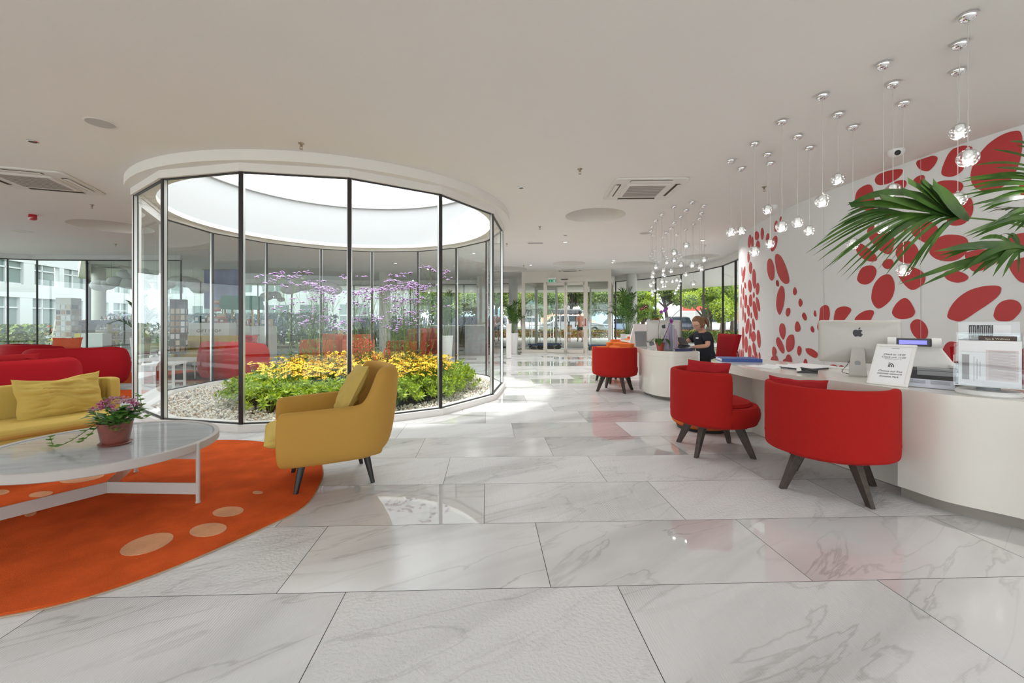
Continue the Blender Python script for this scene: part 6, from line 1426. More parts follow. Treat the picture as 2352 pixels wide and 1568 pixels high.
# ---------------------------------------------------------------- luggage trolleys
def trolley(label, px, y, rz):
    t = thing('luggage_trolley', label, 'trolley', ((px-1176)/FPX*y, y, 0), rz); w, d = .52, .95
    m = MB(); m.rbox((0, 0, .235), (w, d, .05), .06); m.build('deck', mat('blue_carpet', (.03, .06, .16), .9), t)
    for sy_ in (-1, 1):
        m = MB(); y0 = sy_*(d/2-.05); P_ = [(-w/2+.04, y0, .25), (-w/2+.04, y0, 1.45)]+[(-(w/2-.04)*math.cos(a), y0, 1.45+(w/2-.04)*math.sin(a)) for a in [PI*i/10 for i in range(1, 10)]]+[(w/2-.04, y0, 1.45), (w/2-.04, y0, .25)]; m.tube(P_, .014, 8)
        m.tube([(-w/2+.04, y0, .75), (w/2-.04, y0, .75)], .009, 6); m.build('hoop', M_chrome, t)
    m = MB(); m.tube([(0, -d/2+.05, 1.69), (0, d/2-.05, 1.69)], .014, 8)
    for x in (-w/2+.04, w/2-.04): m.tube([(x, -d/2+.05, 1.05), (x, d/2-.05, 1.05)], .010, 6); m.tube([(x, -d/2+.05, .75), (x, d/2-.05, .75)], .008, 6)
    m.build('rail', M_chrome, t)
    for sx_ in (-1, 1):
        for sy_ in (-1, 1): m = MB(); m.cyl((sx_*(w/2-.07)-.02, sy_*(d/2-.12), .095), (sx_*(w/2-.07)+.02, sy_*(d/2-.12), .095), .095, n=20); m.build('wheel', M_black, t)
    return t
trolley('chrome luggage trolley farthest left in the entrance lobby', 1243, 16.6, D(100)).scale = (1, 1, .93)
trolley('chrome luggage trolley just right of the first in the entrance lobby', 1262, 17.15, D(75)).scale = (1, 1, .93)
trolley('chrome luggage trolley at the right side of the entrance lobby', 1380, 16.0, D(85)).scale = (1, 1, .93)
# exit sign, door sensors
p = atY(1268.5, 645, 15.2); t = thing('exit_sign', 'green and white illuminated exit sign above the entrance doors', 'sign', (p.x, p.y, p.z), erz)
m = MB(); m.box((0, 0, 0), (.29, .03, .145)); m.build('housing', M_white, t, smooth=False)
m = MB(); m.box((-.068, -.016, 0), (.125, .003, .105)); m.box((.068, -.016, 0), (.125, .003, .105)); m.build('panel', mat('exit_green', (.0, .14, .06), .5, emit=(0, .35, .14), estr=.25), t, smooth=False)
m = MB(); m.box((-.068, -.018, .014), (.014, .002, .045)); m.add([(-.098, -.019, .0), (-.038, -.019, .0), (-.068, -.019, -.036)], [(0, 1, 2)]); m.box((.095, -.018, 0), (.035, .002, .08)); m.ball((.052, -.018, .028), .011, 8, 6, (1, .1, 1)); m.box((.05, -.018, 0), (.016, .002, .038), ry=.4); m.box((.04, -.018, -.026), (.032, .002, .009), ry=.6); m.box((.066, -.018, -.022), (.03, .002, .009), ry=-.9); m.box((.06, -.018, .008), (.034, .002, .008), ry=.3); m.build('symbol', M_paper, t, smooth=False)
m = MB(); m.box((0, 0, .095), (.30, .02, .04)); m.box((-.1, 0, .165), (.01, .01, .1)); m.box((.1, 0, .165), (.01, .01, .1)); m.build('bracket', M_white, t)
p = atY(1297, 641, 15.15); t = thing('door_sensor', 'black and silver motion sensor over the sliding doors', 'sensor', p, erz); m = MB(); m.rbox((0, 0, 0), (.30, .07, .05), .02); m.build('body', M_alu2, t); m = MB(); m.box((0, -.03, -.012), (.22, .03, .026)); m.build('lens', M_black, t)

# ---------------------------------------------------------------- outside: trees, hedges, cars
L_pine = leafmat('pine_needles', (.10, .16, .03), (.28, .35, .075), .6, .2, .6); L_olive = leafmat('light_foliage', (.16, .24, .06), (.36, .43, .13), .6, .3, .6); L_yg = leafmat('yellow_green_foliage', (.18, .29, .025), (.42, .52, .05), .6, .3, .8)
M_bark = mat('bark', (.11, .08, .06), .95, bump=.5, bscale=8)
def crown_mesh(seed, W, Hh, z0, nb, leafn, flat=.6, ls=.22):
    r = random.Random(seed); m = MB()
    for k in range(nb):
        a, q = r.uniform(0, 6.28), math.sqrt(r.random()); R = r.uniform(.22, .36)*W; c = V((q*W*.62*math.cos(a), q*W*.62*math.sin(a), z0+Hh*(r.uniform(.25, .95) if q < .6 else r.uniform(.2, .65))))
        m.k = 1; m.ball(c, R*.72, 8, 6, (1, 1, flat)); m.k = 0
        for j in range(leafn//nb):
            d = V((r.gauss(0, 1), r.gauss(0, 1), r.gauss(0, 1))).normalized(); p = c+V((d.x*R, d.y*R, d.z*R*flat))*r.uniform(.75, 1.08)
            e = V((r.uniform(-1, 1), r.uniform(-1, 1), r.uniform(-.6, 1))).normalized(); s_ = ls*r.uniform(.6, 1.3)
            x = e.orthogonal().normalized()*s_; y = e.cross(x).normalized()*s_*.55; m.add([p-x, p-y, p+x, p+y], [(0, 1, 2, 3)])
    return m
def tree_proto(label, seed, W, Hh, z0, lm, nb=12, leafn=2600, flat=.6, ls=.22):
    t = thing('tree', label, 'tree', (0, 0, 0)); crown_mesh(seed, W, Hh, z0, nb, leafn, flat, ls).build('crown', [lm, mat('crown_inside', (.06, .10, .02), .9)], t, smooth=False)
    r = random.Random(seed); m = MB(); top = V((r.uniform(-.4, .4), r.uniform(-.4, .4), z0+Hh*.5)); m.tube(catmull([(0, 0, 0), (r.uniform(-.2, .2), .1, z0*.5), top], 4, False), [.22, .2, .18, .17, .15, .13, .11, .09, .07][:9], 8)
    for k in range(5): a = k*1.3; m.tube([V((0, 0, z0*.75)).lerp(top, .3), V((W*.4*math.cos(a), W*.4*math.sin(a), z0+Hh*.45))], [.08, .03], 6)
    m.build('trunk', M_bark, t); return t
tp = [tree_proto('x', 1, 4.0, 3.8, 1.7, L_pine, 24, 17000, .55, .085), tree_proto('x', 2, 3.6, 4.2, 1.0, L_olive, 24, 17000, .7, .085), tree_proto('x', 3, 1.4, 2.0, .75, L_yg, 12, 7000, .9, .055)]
TS = [(0, -1.5, 44, 1.25, 'broad pine tree beyond the car park, behind the left palm'), (1, 2.2, 41, 1.0, 'light green tree beyond the parked cars, straight behind the first trolley'), (0, 6.4, 46, 1.3, 'pine tree behind the sliding doors, above the silver car'), (1, 10.2, 44, 1.15, 'light green tree behind the walking man'),
 (0, 14.5, 40, 1.2, 'pine tree seen between the pendant cluster and the palm'), (0, 17.3, 37, 1.1, 'umbrella pine right of the second mullion behind the receptionist'), (0, -6.0, 47, 1.2, 'pine seen through the garden glass at its right side'), (1, -9.5, 38, 1.2, 'pale olive tree seen through the garden glass beside the lavender'), (1, -4.6, 34, .95, 'olive tree through the right-hand garden panes'),
 (2, 11.4, 25, 1.15, 'young yellow-green tree outside behind the silver computer'), (2, 8.4, 27.5, 1.05, 'young lime tree outside just right of the palm'), (2, 13.1, 26.8, 1.25, 'young yellow-green tree outside left of the woman'), (2, 14.6, 28, 1.1, 'slim yellow-green tree outside right of the woman'),
 (0, 1.5, 56, 1.5, 'far pine in the back row behind the doors'), (0, 10.5, 58, 1.5, 'far pine in the back row behind the right palm'), (0, -13, 55, 1.5, 'far pine behind the garden glass at left'), (1, -18.5, 50, 1.3, 'far tree behind the shop glass')]
used = set()
for k, x, y, s, lab in TS:
    o = tp[k] if k not in used else dup(tp[k]); used.add(k); o.location = (x, y, 0); o.rotation_euler[2] = rnd.uniform(0, 6); o.scale = (s, s, s); o['label'] = lab; o['group'] = 'trees beyond the car park' if k < 2 else 'young trees outside the glass'
# shrub strips
def strip_plants(name, label, x0, x1, y0, y1, n, cols, h, kind='stuff', R=.16):
    r = random.Random(int(x0*7+y0)); m = MB()
    for k in range(n):
        x, y = r.uniform(x0, x1), r.uniform(y0, y1); b = r.random(); m.k = min(len(cols)-1, int((noise.noise(V((x*.35, y*.35, 3)))*.9+.5+r.uniform(-.25, .25))*len(cols))) if b > .0 else 0; m.k = max(0, m.k)
        p = V((x, y, r.uniform(.04, h)));  e = V((r.uniform(-1, 1), r.uniform(-1, 1), r.uniform(0, 1))).normalized(); s_ = R*r.uniform(.5, 1.1); xx = e.orthogonal().normalized()*s_; yy = e.cross(xx).normalized()*s_*.6
        m.add([p-xx, p-yy, p+xx, p+yy], [(0, 1, 2, 3)])
    tag(m.build(name, cols, smooth=False), label, 'shrubs', kind=kind)
M_rust = mat('rust_shrub', (.26, .085, .05), .9); M_lgn = mat('lime_shrub_far', (.15, .21, .03), .9); M_dgn = mat('green_shrub_far', (.05, .10, .025), .9)
strip_plants('planting_strip', 'low rust red and green shrubs along the kerb outside the entrance', -12, 14, 27.5, 30.5, 26000, [M_rust, M_lgn, M_rust, M_dgn], .5, R=.08)
strip_plants('planting_strip', 'low green shrubs outside the curved glass behind the desks', 8.5, 22, 21.5, 24.5, 14000, [M_dgn, M_lgn], .55, R=.08)
def hedge_lavender():
    r = random.Random(3); m = MB()
    for k in range(900):
        x, y = r.uniform(-8, -.6), r.uniform(20.2, 22.5); h = r.uniform(.7, 1.25); a = r.uniform(0, 6.28); tp_ = V((x+.2*math.cos(a), y+.2*math.sin(a), h)); m.k = 0; blade(m, [(x, y, 0), (x+.08*math.cos(a), y+.08*math.sin(a), h*.6), tp_], .035, up=V((0, 1, 0))); m.k = 1; m.cyl(tp_, tp_+V((0, 0, .18)), .035, .01, 5)
    tag(m.build('lavender_bed', [M_dgn, mat('lavender_blue', (.34, .34, .58), .9)], smooth=False), 'pale blue lavender growing outside behind the garden glass', 'lavender', kind='stuff')
hedge_lavender()
def car(label, loc, rz, col, s=1, box=False, seed=0):
    t = thing('car', label, 'car', loc, rz, 'cars parked outside', s)
    prof = [(-2.15, .35), (-2.2, .62), (-2.12, .88), (-1.75, .98), (-1.35, 1.42), (-.6, 1.50), (.35, 1.46), (1.05, 1.0), (1.95, .86), (2.2, .62), (2.18, .35)]
    m = MB(); n = len(prof); W = .88; vs = []
    for y, ins, in ((-W, 0), (W, 0)): vs += [(x, y*(1 if z < 1.0 else .84), z) for x, z in prof]
    m.add(vs, [tuple(range(n)), tuple(range(n, 2*n))[::-1]]+[(i, n+i, n+(i+1) % n, (i+1) % n) for i in range(n)]); m.build('body', col, t, smooth=False, bevel=.06)
    m = MB()
    for sg in (-1, 1):
        m.add([(-1.60, sg*.80, 1.02), (-1.28, sg*.765, 1.38), (-.55, sg*.76, 1.43), (-.5, sg*.80, 1.02)], [(0, 1, 2, 3)]); m.add([(-.42, sg*.80, 1.02), (-.45, sg*.76, 1.43), (.30, sg*.76, 1.40), (.90, sg*.80, 1.02)], [(0, 1, 2, 3)])
    m.add([(.42, -.66, 1.455), (.42, .66, 1.455), (1.08, .78, 1.03), (1.08, -.78, 1.03)], [(0, 1, 2, 3)]); m.add([(-1.41, -.66, 1.40), (-1.41, .66, 1.40), (-1.77, .76, 1.02), (-1.77, -.76, 1.02)], [(0, 1, 2, 3)]); m.v = [(x, y*1.045, z+.006) for x, y, z in m.v]
    m.build('window', mat('car_glass', (.03, .04, .05), .08), t, smooth=False)
    for x in (-1.35, 1.35):
        for sg in (-1, 1): m = MB(); m.cyl((x, sg*.70, .33), (x, sg*.90, .33), .33, n=24); w = m.build('wheel', M_black, t); m = MB(); m.cyl((x, sg*.89, .33), (x, sg*.91, .33), .20, n=16); m.build('hub', M_alu, w)
    if box:
        m = MB(); m.rbox((-.4, 0, 1.72), (2.1, .85, .34), .3); m.build('roof_box', M_dgrey, t, bevel=.08); m = MB(); m.box((-.9, 0, 1.53), (.05, 1.3, .05)); m.box((.2, 0, 1.53), (.05, 1.3, .05)); m.build('roof_bar', M_black, t)
    return t
C_s = mat('silver_car_paint', (.40, .43, .47), .25, metal=.5); C_w = mat('white_car_paint', (.80, .80, .80), .25); C_d = mat('dark_car_paint', (.05, .06, .08), .25); C_b = mat('blue_car_paint', (.20, .27, .38), .3, metal=.4)
car('silver estate car with a black roof box outside the sliding doors', (4.6, 32.3, 0), D(4), C_s, 1.05, True); car('blue-grey saloon just in front of the silver estate, right of the child', (8.9, 33.6, 0), D(5), C_b, .9)
for k, (x, y, c, rz, lab) in enumerate(((-3.6, 37, C_d, 80, 'dark car parked left of the entrance, seen past the garden glass'), (-1.0, 36.5, C_s, 84, 'grey car parked behind the left palm'), (1.8, 40, C_w, 90, 'white car parked behind the first trolley'), (12.0, 38, C_w, 80, 'white car parked behind the right palm'), (14.8, 38.5, C_d, 84, 'dark car second in the row behind the right palm'), (17.5, 37.5, C_w, 88, 'white car behind the young yellow-green tree'), (20.6, 36.5, C_s, 92, 'silver car behind the woman'), (23.0, 33, C_w, 40, 'white car nearest the red filling station'))): car(lab, (x, y, 0), D(rz), c)
# filling station and pale buildings beyond
t = thing('filling_station', 'white filling station with a red striped roof beyond the trees at right', 'building', (27.5, 52, 0))
m = MB(); m.box((0, 0, 4.6), (12, 8, 1.2)); m.build('canopy', M_white, t, smooth=False); m = MB(); m.box((0, -4.03, 4.75), (12.04, .05, .55)); m.box((-6.03, 0, 4.75), (.05, 8, .55)); m.build('red_stripe', mat('signal_red', (.75, .09, .05), .6), t, smooth=False)
m = MB(); [m.cyl((x, y, 0), (x, y, 4.1), .2) for x in (-4, 4) for y in (-2.5, 2.5)]; m.build('column', M_white, t); m = MB(); m.box((1, 9, 1.8), (14, 6, 3.6)); m.build('shop', M_white, t, smooth=False); m = MB(); m.box((-6.4, -3, 2.6), (3, .2, .7)); m.build('sign_board', MATS['signal_red'], t, smooth=False)
t = thing('house', 'small house with a pitched terracotta roof behind the walking man', 'building', (7.6, 66, -1.2)); m = MB(); m.box((0, 0, 1.0), (9, 6, 2.0)); m.build('wall', M_white, t, smooth=False); m = MB(); m.add([(-5, -3.4, 1.9), (5, -3.4, 1.9), (5, 3.4, 1.9), (-5, 3.4, 1.9), (-3, 0, 3.6), (3, 0, 3.6)], [(0, 1, 5, 4), (2, 3, 4, 5), (0, 4, 3), (1, 2, 5)]); m.build('roof', mat('terracotta', (.60, .25, .15), .9), t, smooth=False)
t = thing('apartment_block', 'white flat-roofed block rising over the trees left of the doors', 'building', (5.0, 80, 0)); m = MB(); m.box((0, 0, 5), (14, 8, 10)); m.build('wall', M_white, t, smooth=False); m = MB(); [m.box((-5+3.3*i, -4.03, 3+3*j), (1.8, .05, 1.2)) for i in range(4) for j in range(3)]; m.build('window', M_grey, t, smooth=False)
t = thing('lamp_post', 'grey lamp post outside right of the woman', 'lamp post', (13.4, 25.5, 0)); m = MB(); m.cyl((0, 0, 0), (0, 0, 2.6), .045, .035); m.build('pole', M_grey, t); m = MB(); m.box((.18, 0, 2.6), (.4, .12, .06)); m.build('head', M_grey, t)
# ---------------------------------------------------------------- white building across the courtyard
bA, bB = V((-29.0, 22.0)), V((-33.5, 40.0)); bd = (bB-bA).normalized(); bn = V((bd.y, -bd.x)); brz = math.atan2(bd.y, bd.x)
t = thing('courtyard_building', 'white building with bands of windows across the courtyard at left', 'building', (bA.x, bA.y, 0), brz)
# local +x along the front, -y towards the courtyard
M_bw = mat('building_white', (.50, .52, .53), .8); M_bg = mat('building_glass', (.16, .21, .20), .12)
Lb = 26; z_ = [(0, .35), (2.55, 3.34), (4.7, 6.5)]
m = MB()
for a, b in z_: m.box((Lb/2-6, 0, (a+b)/2), (Lb, .3, b-a))
nb_ = 11
for k in range(nb_): x = -6+Lb*k/(nb_-1); m.box((x, 0, 1.45), (.55 if k % 2 else .9, .28, 2.2)); m.box((x+.2, 0, 4.0), (.4 if k % 2 else .8, .28, 1.4))
m.build('wall', M_bw, t, smooth=False)
for k in range(nb_-1):
    x = -6+Lb*(k+.5)/(nb_-1)
    for z0, z1 in ((.35, 2.55), (3.34, 4.7)):
        g = MB(); g.box((x, .05, (z0+z1)/2), (Lb/(nb_-1)-.4, .04, z1-z0)); w = g.build('window', M_bg, t, smooth=False)
        f = MB(); f.box((x, -.02, (z0+z1)/2), (.09, .08, z1-z0)); f.box((x, -.02, z0+(z1-z0)*.72), (Lb/(nb_-1)-.5, .08, .08)); f.box((x, -.02, z0+.04), (Lb/(nb_-1)-.5, .08, .08)); f.build('window_frame', M_bw, w, smooth=False)
t = thing('courtyard_building', 'white building with square windows seen through the garden glass', 'building', (-18.5, 31.0, 0), D(-14))
m = MB(); m.box((0, 3, 3.5), (20, 6, 7)); m.build('wall', M_bw, t, smooth=False)
for i in range(6):
    for j in range(2):
        g = MB(); g.box((-8+3.2*i, -.03, 1.5+2.5*j), (2.2, .06, 1.5)); w = g.build('window', M_bg, t, smooth=False); f = MB(); f.box((-8+3.2*i, -.08, 1.5+2.5*j), (.08, .06, 1.5)); f.box((-8+3.2*i, -.08, 1.5+2.5*j), (2.2, .06, .08)); f.build('window_frame', M_bw, w, smooth=False)
m = MB(); [m.box((-8+3.2*i, -.9, 2.95), (3.2, .05, .08)) for i in range(6)]; [m.box((-9.5+.8*i, -.9, 2.6), (.04, .04, .7)) for i in range(24)]; m.build('balcony_rail', M_bw, t, smooth=False)
strip_plants('courtyard_shrubs', 'green and reddish shrubs outside the glass wall at left', -26, -17.0, 13.0, 17.0, 12000, [M_dgn, M_lgn, M_dgn, M_rust], 1.0, R=.09)
strip_plants('courtyard_shrubs', 'pale blue-green bushes outside the gift shop glass', -20, -9, 20.0, 22.5, 6000, [mat('sage_foliage', (.12, .17, .12), .9), mat('blue_foliage', (.18, .20, .28), .9), M_dgn], 1.5, R=.12)

# ---------------------------------------------------------------- gift shop
def panelbox(name, label, cat, loc, rz, d, mt, bev=.01, **k):
    t = thing(name, label, cat, loc, rz, **k); m = MB(); m.box((0, 0, d[2]/2), d); m.build('body', mt, t, bevel=bev); return t
M_ctr = mat('shop_white', (.72, .73, .72), .5); M_navy2 = mat('dark_navy_plastic', (.035, .05, .07), .3); M_yw = mat('yellow_metal', (.75, .58, .02), .5)
P1 = atY(484, 790, 11.5); t = thing('gift_shop_counter', 'white counter lettered gift shop seen through the garden glass at left', 'counter', (P1.x, 11.6, 0), D(12))
m = MB(); m.box((0, 0, .55), (.95, .5, 1.10)); m.build('body', M_ctr, t, bevel=.01); text('lettering', 'GIFT SHOP', .105, M_black, (0, -.253, .88), (PI/2, 0, 0), t, sx_=1.15); text('lettering', 'souvenirs & treats', .035, M_ink, (0, -.253, .80), (PI/2, 0, 0), t)
P1 = atY(585, 790, 12.6); t = thing('gift_shop_counter', 'second white counter lettered shop, right of the first, behind the red armchair', 'counter', (P1.x, 12.5, 0), D(8))
m = MB(); m.box((0, 0, .50), (1.15, .5, 1.0)); m.build('body', M_ctr, t, bevel=.01); text('lettering', 'GIFT SHOP', .105, M_black, (0, -.253, .72), (PI/2, 0, 0), t, sx_=1.15); text('lettering', 'souvenirs & treats', .035, M_ink, (0, -.253, .65), (PI/2, 0, 0), t)
# goods on the counters
rg = random.Random(9); GM = [mat('goods_tan', (.42, .28, .16), .8), mat('goods_teal', (.08, .22, .24), .8), mat('goods_dark', (.08, .06, .05), .7), mat('goods_cream', (.68, .60, .46), .8), M_coral, mat('goods_rose', (.50, .20, .18), .8)]
def goods(cx, cy_, z, n, w, lab, kind='box', rz=0, lo=.07, hi=.2):
    for k in range(n):
        x = -w/2+w*(k+.5)/n; R = Matrix.Rotation(rz, 2); q = R @ V((x, 0)); s_ = w/n*.8; h = rg.uniform(lo, hi)
        if kind == 'bottle':
            t = thing('bottle', lab, 'bottle', (cx+q.x, cy_+q.y, z), rz, lab+' group'); m = MB(); r_ = min(.036, s_*.45); m.lathe([(0, 0), (r_, 0), (r_, h*.6), (r_*.4, h*.78), (r_*.35, h)], 12); m.build('glass', (GM[2], mat('bottle_rose', (.42, .20, .16), .2), mat('bottle_grey', (.10, .11, .13), .2))[k % 3 if 'mixed' in lab else 2], t); m = MB(); m.lathe([(r_*1.02, h*.15), (r_*1.02, h*.5)], 12, cap=False); m.build('paper_label', M_paper, t)
        else:
            t = thing('gift_box', lab, 'gift', (cx+q.x, cy_+q.y, z), rz+rg.uniform(-.3, .3), lab+' group'); m = MB(); m.box((0, 0, h/2), (s_, s_*.8, h)); m.build('box', rg.choice(GM), t, bevel=.004); m = MB(); m.box((0, -s_*.402, h*.5), (s_*.6, .002, h*.5)); m.build('paper_label', M_paper, t, smooth=False)
goods(atY(484, 0, 11.6).x, 11.6, 1.10, 5, .85, 'small wrapped goods on the first gift shop counter', lo=.10, hi=.30)
goods(atY(585, 0, 12.5).x, 12.5, 1.0, 6, 1.05, 'small mixed goods on the second gift shop counter', lo=.08, hi=.26)
# straw hats on stands
M_straw = mat('straw', (.62, .48, .34), .9)
for px, z, y, lab in ((498, 1.42, 11.75, 'pale straw sun hat on a stand above the first gift counter'), (507, 1.22, 11.45, 'wide straw hat lower on its stand beside the green kiosk'), (500, 1.62, 12.0, 'small white straw hat at the top of the hat stand')):
    x = (px-1176)/FPX*y; t = thing('straw_hat', lab, 'hat', (x, y, z)); m = MB(); m.lathe([(.19, -.01), (.15, 0), (.095, .012), (.09, .09), (.06, .115), (0, .12)], 28, cap=False); m.build('crown', M_straw, t); m = MB(); m.lathe([(.097, .012), (.096, .04)], 28, cap=False); m.build('band', M_coral, t)
    m = MB(); m.cyl((0, 0, -.012), (0, 0, -.002), .012); m.build('rest', M_black, t)
# green-roofed kiosk
x0 = atY(541, 0, 12.0).x; t = thing('market_kiosk', 'small wooden kiosk with a green painted roof in the gift shop', 'kiosk', (x0, 12.3, 0), D(8))
m = MB(); m.box((0, 0, .5), (.75, .45, 1.0)); m.build('counter', M_ctr, t, bevel=.01)
for sx_ in (-.36, .36):
    for sy_ in (-.2, .2): m = MB(); m.box((sx_, sy_, 1.3), (.04, .04, .65)); m.build('post', M_must2, t)
m = MB(); m.add([(-.46, -.34, 1.48), (.46, -.34, 1.48), (.46, .34, 1.48), (-.46, .34, 1.48), (-.44, -.24, 1.86), (.44, -.24, 1.86), (.44, .24, 1.86), (-.44, .24, 1.86)], [(0, 1, 5, 4), (2, 3, 7, 6), (1, 2, 6, 5), (3, 0, 4, 7), (4, 5, 6, 7), (3, 2, 1, 0)]); m.build('roof', mat('kiosk_green', (.03, .22, .13), .5), t, smooth=False)
goods(x0, 12.28, 1.0, 7, .66, 'little boxed goods inside the green-roofed kiosk', lo=.12, hi=.22)
# postcard racks
def postcards(label, px, y, h, rz=0, w=.42):
    t = thing('postcard_rack', label, 'rack', ((px-1176)/FPX*y, y, 0), rz); m = MB(); m.cyl((0, 0, 0), (0, 0, .03), .25, n=24); m.cyl((0, 0, 0), (0, 0, h), .02); m.build('stand', M_grey, t)
    n = int((h-.45)/.155)
    for a in range(4):
        R = Matrix.Rotation(a*PI/2, 3, 'Z'); m = MB(); c = R @ V((0, -w/2, .35+(h-.35)/2)); m.box(c, (w, .012, h-.35), a*PI/2); p = m.build('panel', M_dgrey if 'dark' in label else M_alu2, t, smooth=False)
        m = MB()
        for j in range(n):
            for i in range(3): m.k = rg.randrange(4); c = R @ V((-w/3+w/3*i, -w/2-.012, .46+.155*j)); m.box(c, (w*.26, .006, .12), a*PI/2)
        m.build('postcards', [M_paper, GM[0], GM[2], GM[3]], p, smooth=False)
    return t
postcards('revolving postcard rack behind the glass wall at left', 158, 12.2, 1.80, .2, .36); postcards('tall dark postcard rack seen through the garden door', 411, 10.6, 1.68, .5, .3)
# curved dark bin-like display and wine shelves
t = thing('rounded_display', 'dark rounded display hood with a white letter W in the shop at left', 'display', (-12.45, 12.72, 0), D(8))
m = MB(); P_ = [(-.38, 0), (-.38, .95)]+[(-.20-.18*math.cos(a), .95+.22*math.sin(a)) for a in [PI/2*i/8 for i in range(1, 9)]]+[(1.15, 1.17), (1.15, 1.05), (-.1, 1.03), (-.16, .9), (-.16, 0)]
m.prism(P_, -.25, .25); m.v = [(x, z, y) for x, y, z in m.v]; m.build('hood', M_navy2, t, bevel=.01); text('lettering', 'W', .28, M_paper, (-.385, 0, .72), (PI/2, 0, -PI/2), t); text('lettering', 'W', .22, M_paper, (-.27, -.253, .72), (PI/2, D(90), 0), t)
t = thing('wine_shelf', 'white and yellow shelf unit with rows of bottles in the shop at left', 'shelf', (-12.1, 13.2, 0), D(-8))
for k, z in enumerate((.30, .58, .84, 1.08)): m = MB(); m.box((0, 0, z), (1.7, .36, .025)); m.build('shelf_board', M_white, t, smooth=False)
for x in (-.84, -.28, .28, .84): m = MB(); m.box((x, 0, .55), (.03, .34, 1.1)); m.build('upright', M_yw if x in (-.28, .84) else M_white, t, smooth=False)
for k, z in enumerate((.31, .59, .85, 1.09)): goods(-12.1, 13.2, z+.003, 10, 1.55, ('wine bottle on the lowest board of the shop shelf', 'mixed bottle on the second board of the shop shelf', 'wine bottle on the third board of the shop shelf', 'mixed bottle on the top board of the shop shelf')[k], 'bottle', D(-8), .17, .21)
t = thing('sandwich_board', 'white low counter front with a yellow stripe before the wine shelf', 'counter', (-12.25, 12.28, 0), D(3)); m = MB(); m.box((0, 0, .40), (1.15, .3, .80)); m.build('body', M_ctr, t, bevel=.01); m = MB(); m.box((-.1, -.155, .4), (.16, .012, .80)); m.build('stripe', M_yw, t, smooth=False)
for px, lab in ((121, 'yellow and white folding easel left of the postcard rack'), (185, 'yellow folding easel right of the postcard rack')):
    t = thing('easel', lab, 'easel', ((px-1176)/FPX*13.4, 13.5, 0), .1)
    for sx_ in (-1, 1): m = MB(); m.tube([(sx_*.22, 0, 0), (sx_*.05, .05, 1.2)], .018, 6); m.build('leg', M_yw if sx_ > 0 else M_white, t)
    m = MB(); m.tube([(0, .35, 0), (0, .06, 1.2)], .015, 6); m.box((0, 0, .55), (.36, .02, .03)); m.build('rest', M_yw, t)
# tables, sofa, chairs beyond the garden
t = thing('white_side_table', 'small white open-frame table behind the garden door', 'table', (-6.05, 7.42, 0), .3); m = MB(); m.box((0, 0, .42), (.5, .5, .04)); m.build('tabletop', M_lacq2, t)
for sx_ in (-1, 1):
    for sy_ in (-1, 1): m = MB(); m.box((sx_*.22, sy_*.22, .2), (.035, .035, .40)); m.build('leg', M_lacq2, t, smooth=False)
m = MB(); m.box((0, -.22, .08), (.44, .03, .035)); m.box((0, .22, .08), (.44, .03, .035)); m.build('stretcher', M_lacq2, t)
t = thing('oval_table', 'long white oval coffee table on the rug seen through the garden door', 'table', (-6.75, 8.5, 0), .1, None, (.8, .8, 1)); m = MB(); m.lathe([(.8, .36), (.8, .41), (0, .41)], 48, sy_=.5, cap=False); m.prism(circle(0, 0, .8, 48, .4), .36, .362); m.build('tabletop', M_lacq2, t)
for a in (.5, 2.6, 3.7, 5.8): m = MB(); m.cyl((.68*math.cos(a), .34*math.sin(a), 0), (.68*math.cos(a), .34*math.sin(a), .36), .015); m.build('leg', M_lacq2, t)
t = thing('ochre_sofa', 'ochre sofa with square ends in front of the gift shop counter', 'sofa', (-7.8, 11.0, 0), D(5)); m = MB(); m.rbox((0, .30, .40), (1.5, .16, .72), .05); m.build('backrest', M_must2, t, bevel=.02); m = MB(); m.rbox((0, 0, .26), (1.2, .6, .3), .06); m.build('seat', M_must2, t, bevel=.02)
for sg in (-1, 1): m = MB(); m.rbox((sg*.68, .02, .36), (.14, .62, .55), .05); m.build('armrest', M_must2, t, bevel=.02)
for sx_ in (-.6, .6): m = MB(); m.box((sx_, 0, .05), (.05, .5, .1)); m.build('leg', M_black, t)
box_chair('coral armchair seen through the garden behind the tall flowers', (-5.0, 11.2, 0), D(240), M_coral, .8, .75, .80, .66).__setitem__('group', 'coral armchairs'); 
bc = box_chair('second coral armchair right of the first behind the red flowering plants', (-4.1, 11.4, 0), D(290), M_coral, .8, .75, .78, .66); bc['group'] = 'coral armchairs'
M_brk = mat('brick_red_fabric', (.30, .045, .025), .9)
def recliner(label, loc, rz):
    t = thing('stepped_armchair', label, 'chair', loc, rz); m = MB(); m.rbox((0, 0, .28), (.75, .8, .26), .08); m.build('seat', M_brk, t, bevel=.03); m = MB(); m.rbox((0, .33, .62), (.75, .18, .6), .06, rx=D(-12)); m.build('backrest', M_brk, t, bevel=.04)
    for sg in (-1, 1): m = MB(); m.rbox((sg*.36, 0, .45), (.16, .75, .30), .05); m.build('armrest', M_brk, t, bevel=.04)
    for sx_ in (-1, 1):
        for sy_ in (-1, 1): m = MB(); m.cyl((sx_*.28, sy_*.3, 0), (sx_*.28, sy_*.3, .16), .02); m.build('leg', M_black, t)
    return t
recliner('brick red armchair seen through the garden beside the lilac flowers', (-2.95, 11.9, 0), D(-40)); recliner('brick red armchair right behind the other brick red one', (-2.65, 13.0, 0), D(-20))
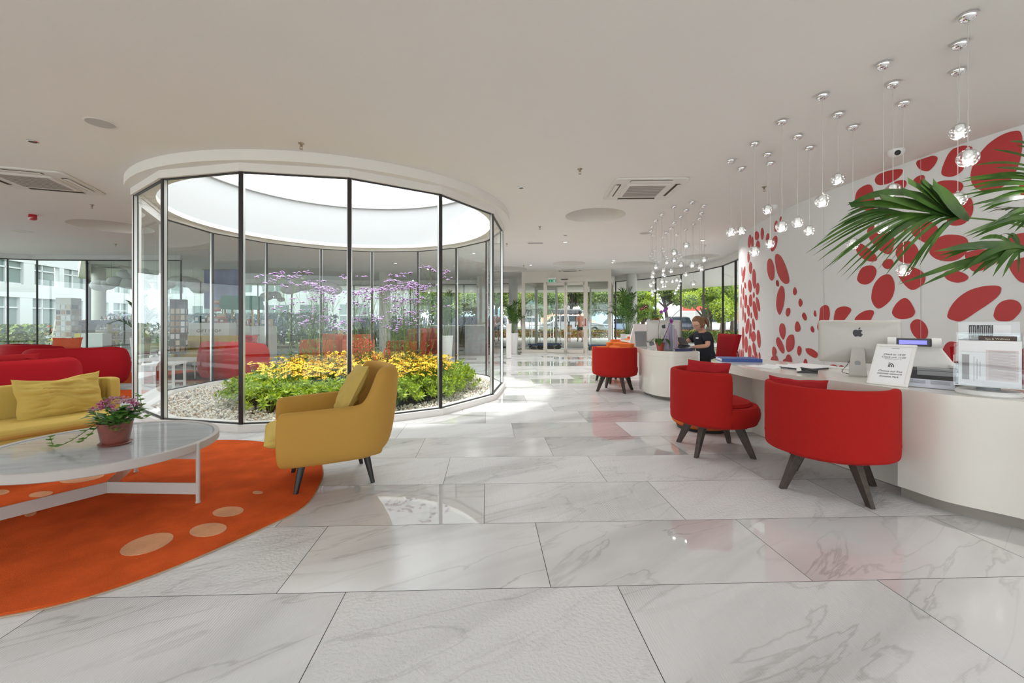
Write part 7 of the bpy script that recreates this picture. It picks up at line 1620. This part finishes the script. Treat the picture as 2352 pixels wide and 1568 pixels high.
# grey counters and dark screen in the far lobby behind the garden
for k, (px, y, w, z, lab) in enumerate(((1023, 14.0, .85, .98, 'grey counter with a dark screen seen through the right garden panes'), (1095, 14.4, .75, .99, 'grey counter at the far right behind the garden glass'))):
    t = thing('grey_counter', lab, 'counter', ((px-1176)/FPX*y, y, 0), 0); m = MB(); m.box((0, 0, z/2), (w, .5, z)); m.build('body', mat('counter_grey', (.33, .34, .35), .5), t, bevel=.01); m = MB(); m.box((0, -.01, z+.012), (w+.04, .55, .024)); m.build('worktop', M_white, t)
t = thing('screen', 'tilted dark screen standing on the grey counter', 'screen', ((1023-1176)/FPX*14, 13.95, 1.004), .2); m = MB(); m.box((0, 0, .17), (.17, .02, .30), ry=D(10)); m.build('panel', M_dgrey, t); m = MB(); m.box((0, 0, .008), (.16, .12, .016)); m.build('foot', M_dgrey, t)
palm('dark palm behind the lilac flowers near the brick red armchairs', (-1.95, 12.6, 0), 2.1, 9, .8, 21)
palm('small palm seen through the narrow left garden pane', (-9.75, 11.2, 0), 1.9, 7, .7, 23)
t = thing('blue_hanging', 'lilac blue fabric panel hanging in the gift shop', 'hanging', (-9.6, 14.2, 1.55)); m = MB(); m.grid(lambda u, v: V(((u-.5)*1.3, .05*math.sin(u*14), v*1.3)), 24, 4); m.build('cloth', mat('lilac_cloth', (.33, .34, .55), .8), t); m = MB(); m.cyl((-.7, 0, 1.3), (.7, 0, 1.3), .015); m.cyl((-.6, 0, 1.3), (-.6, 0, CEIL-1.551), .004); m.cyl((.6, 0, 1.3), (.6, 0, CEIL-1.551), .004); m.build('rod', M_grey, t)
# clouds on the shop ceiling
M_cloud = mat('cloud_paper', (.62, .62, .63), .9, bump=.4, bscale=12)
def cloud(label, px, py, y, w, seed, group=None):
    p = atY(px, py, y); t = thing('cloud_ornament', label, 'hanging ornament', p, 0, group); r = random.Random(seed); m = MB()
    for k in range(9): f = k/8-.5; m.ball((f*w, r.uniform(-.1, .1), .10*math.cos(f*4)+r.uniform(-.04, .04)), r.uniform(.14, .22)*w**.5, 14, 10, (1.2, 1, .75))
    m.build('cloud', M_cloud, t); m = MB(); [m.cyl((x*w*.3, 0, .1), (x*w*.3, 0, CEIL-p.z), .003, n=5) for x in (-1, 1)]; m.build('cord', M_grey, t); return t
cloud('grey cloud ornament nearest the glass wall in the shop at left', 285, 655, 13.0, 1.3, 1); cloud('grey cloud ornament higher up at the edge of the garden frame', 312, 632, 12.6, .7, 2); cloud('long grey cloud ornament behind the garden door', 418, 655, 12.6, 1.1, 3)
cloud('dark grey cloud ornament above the tall flowers', 715, 660, 13.8, 1.4, 4); cloud('small cloud ornament behind the lilac flowers at left', 625, 683, 15.0, .6, 5)
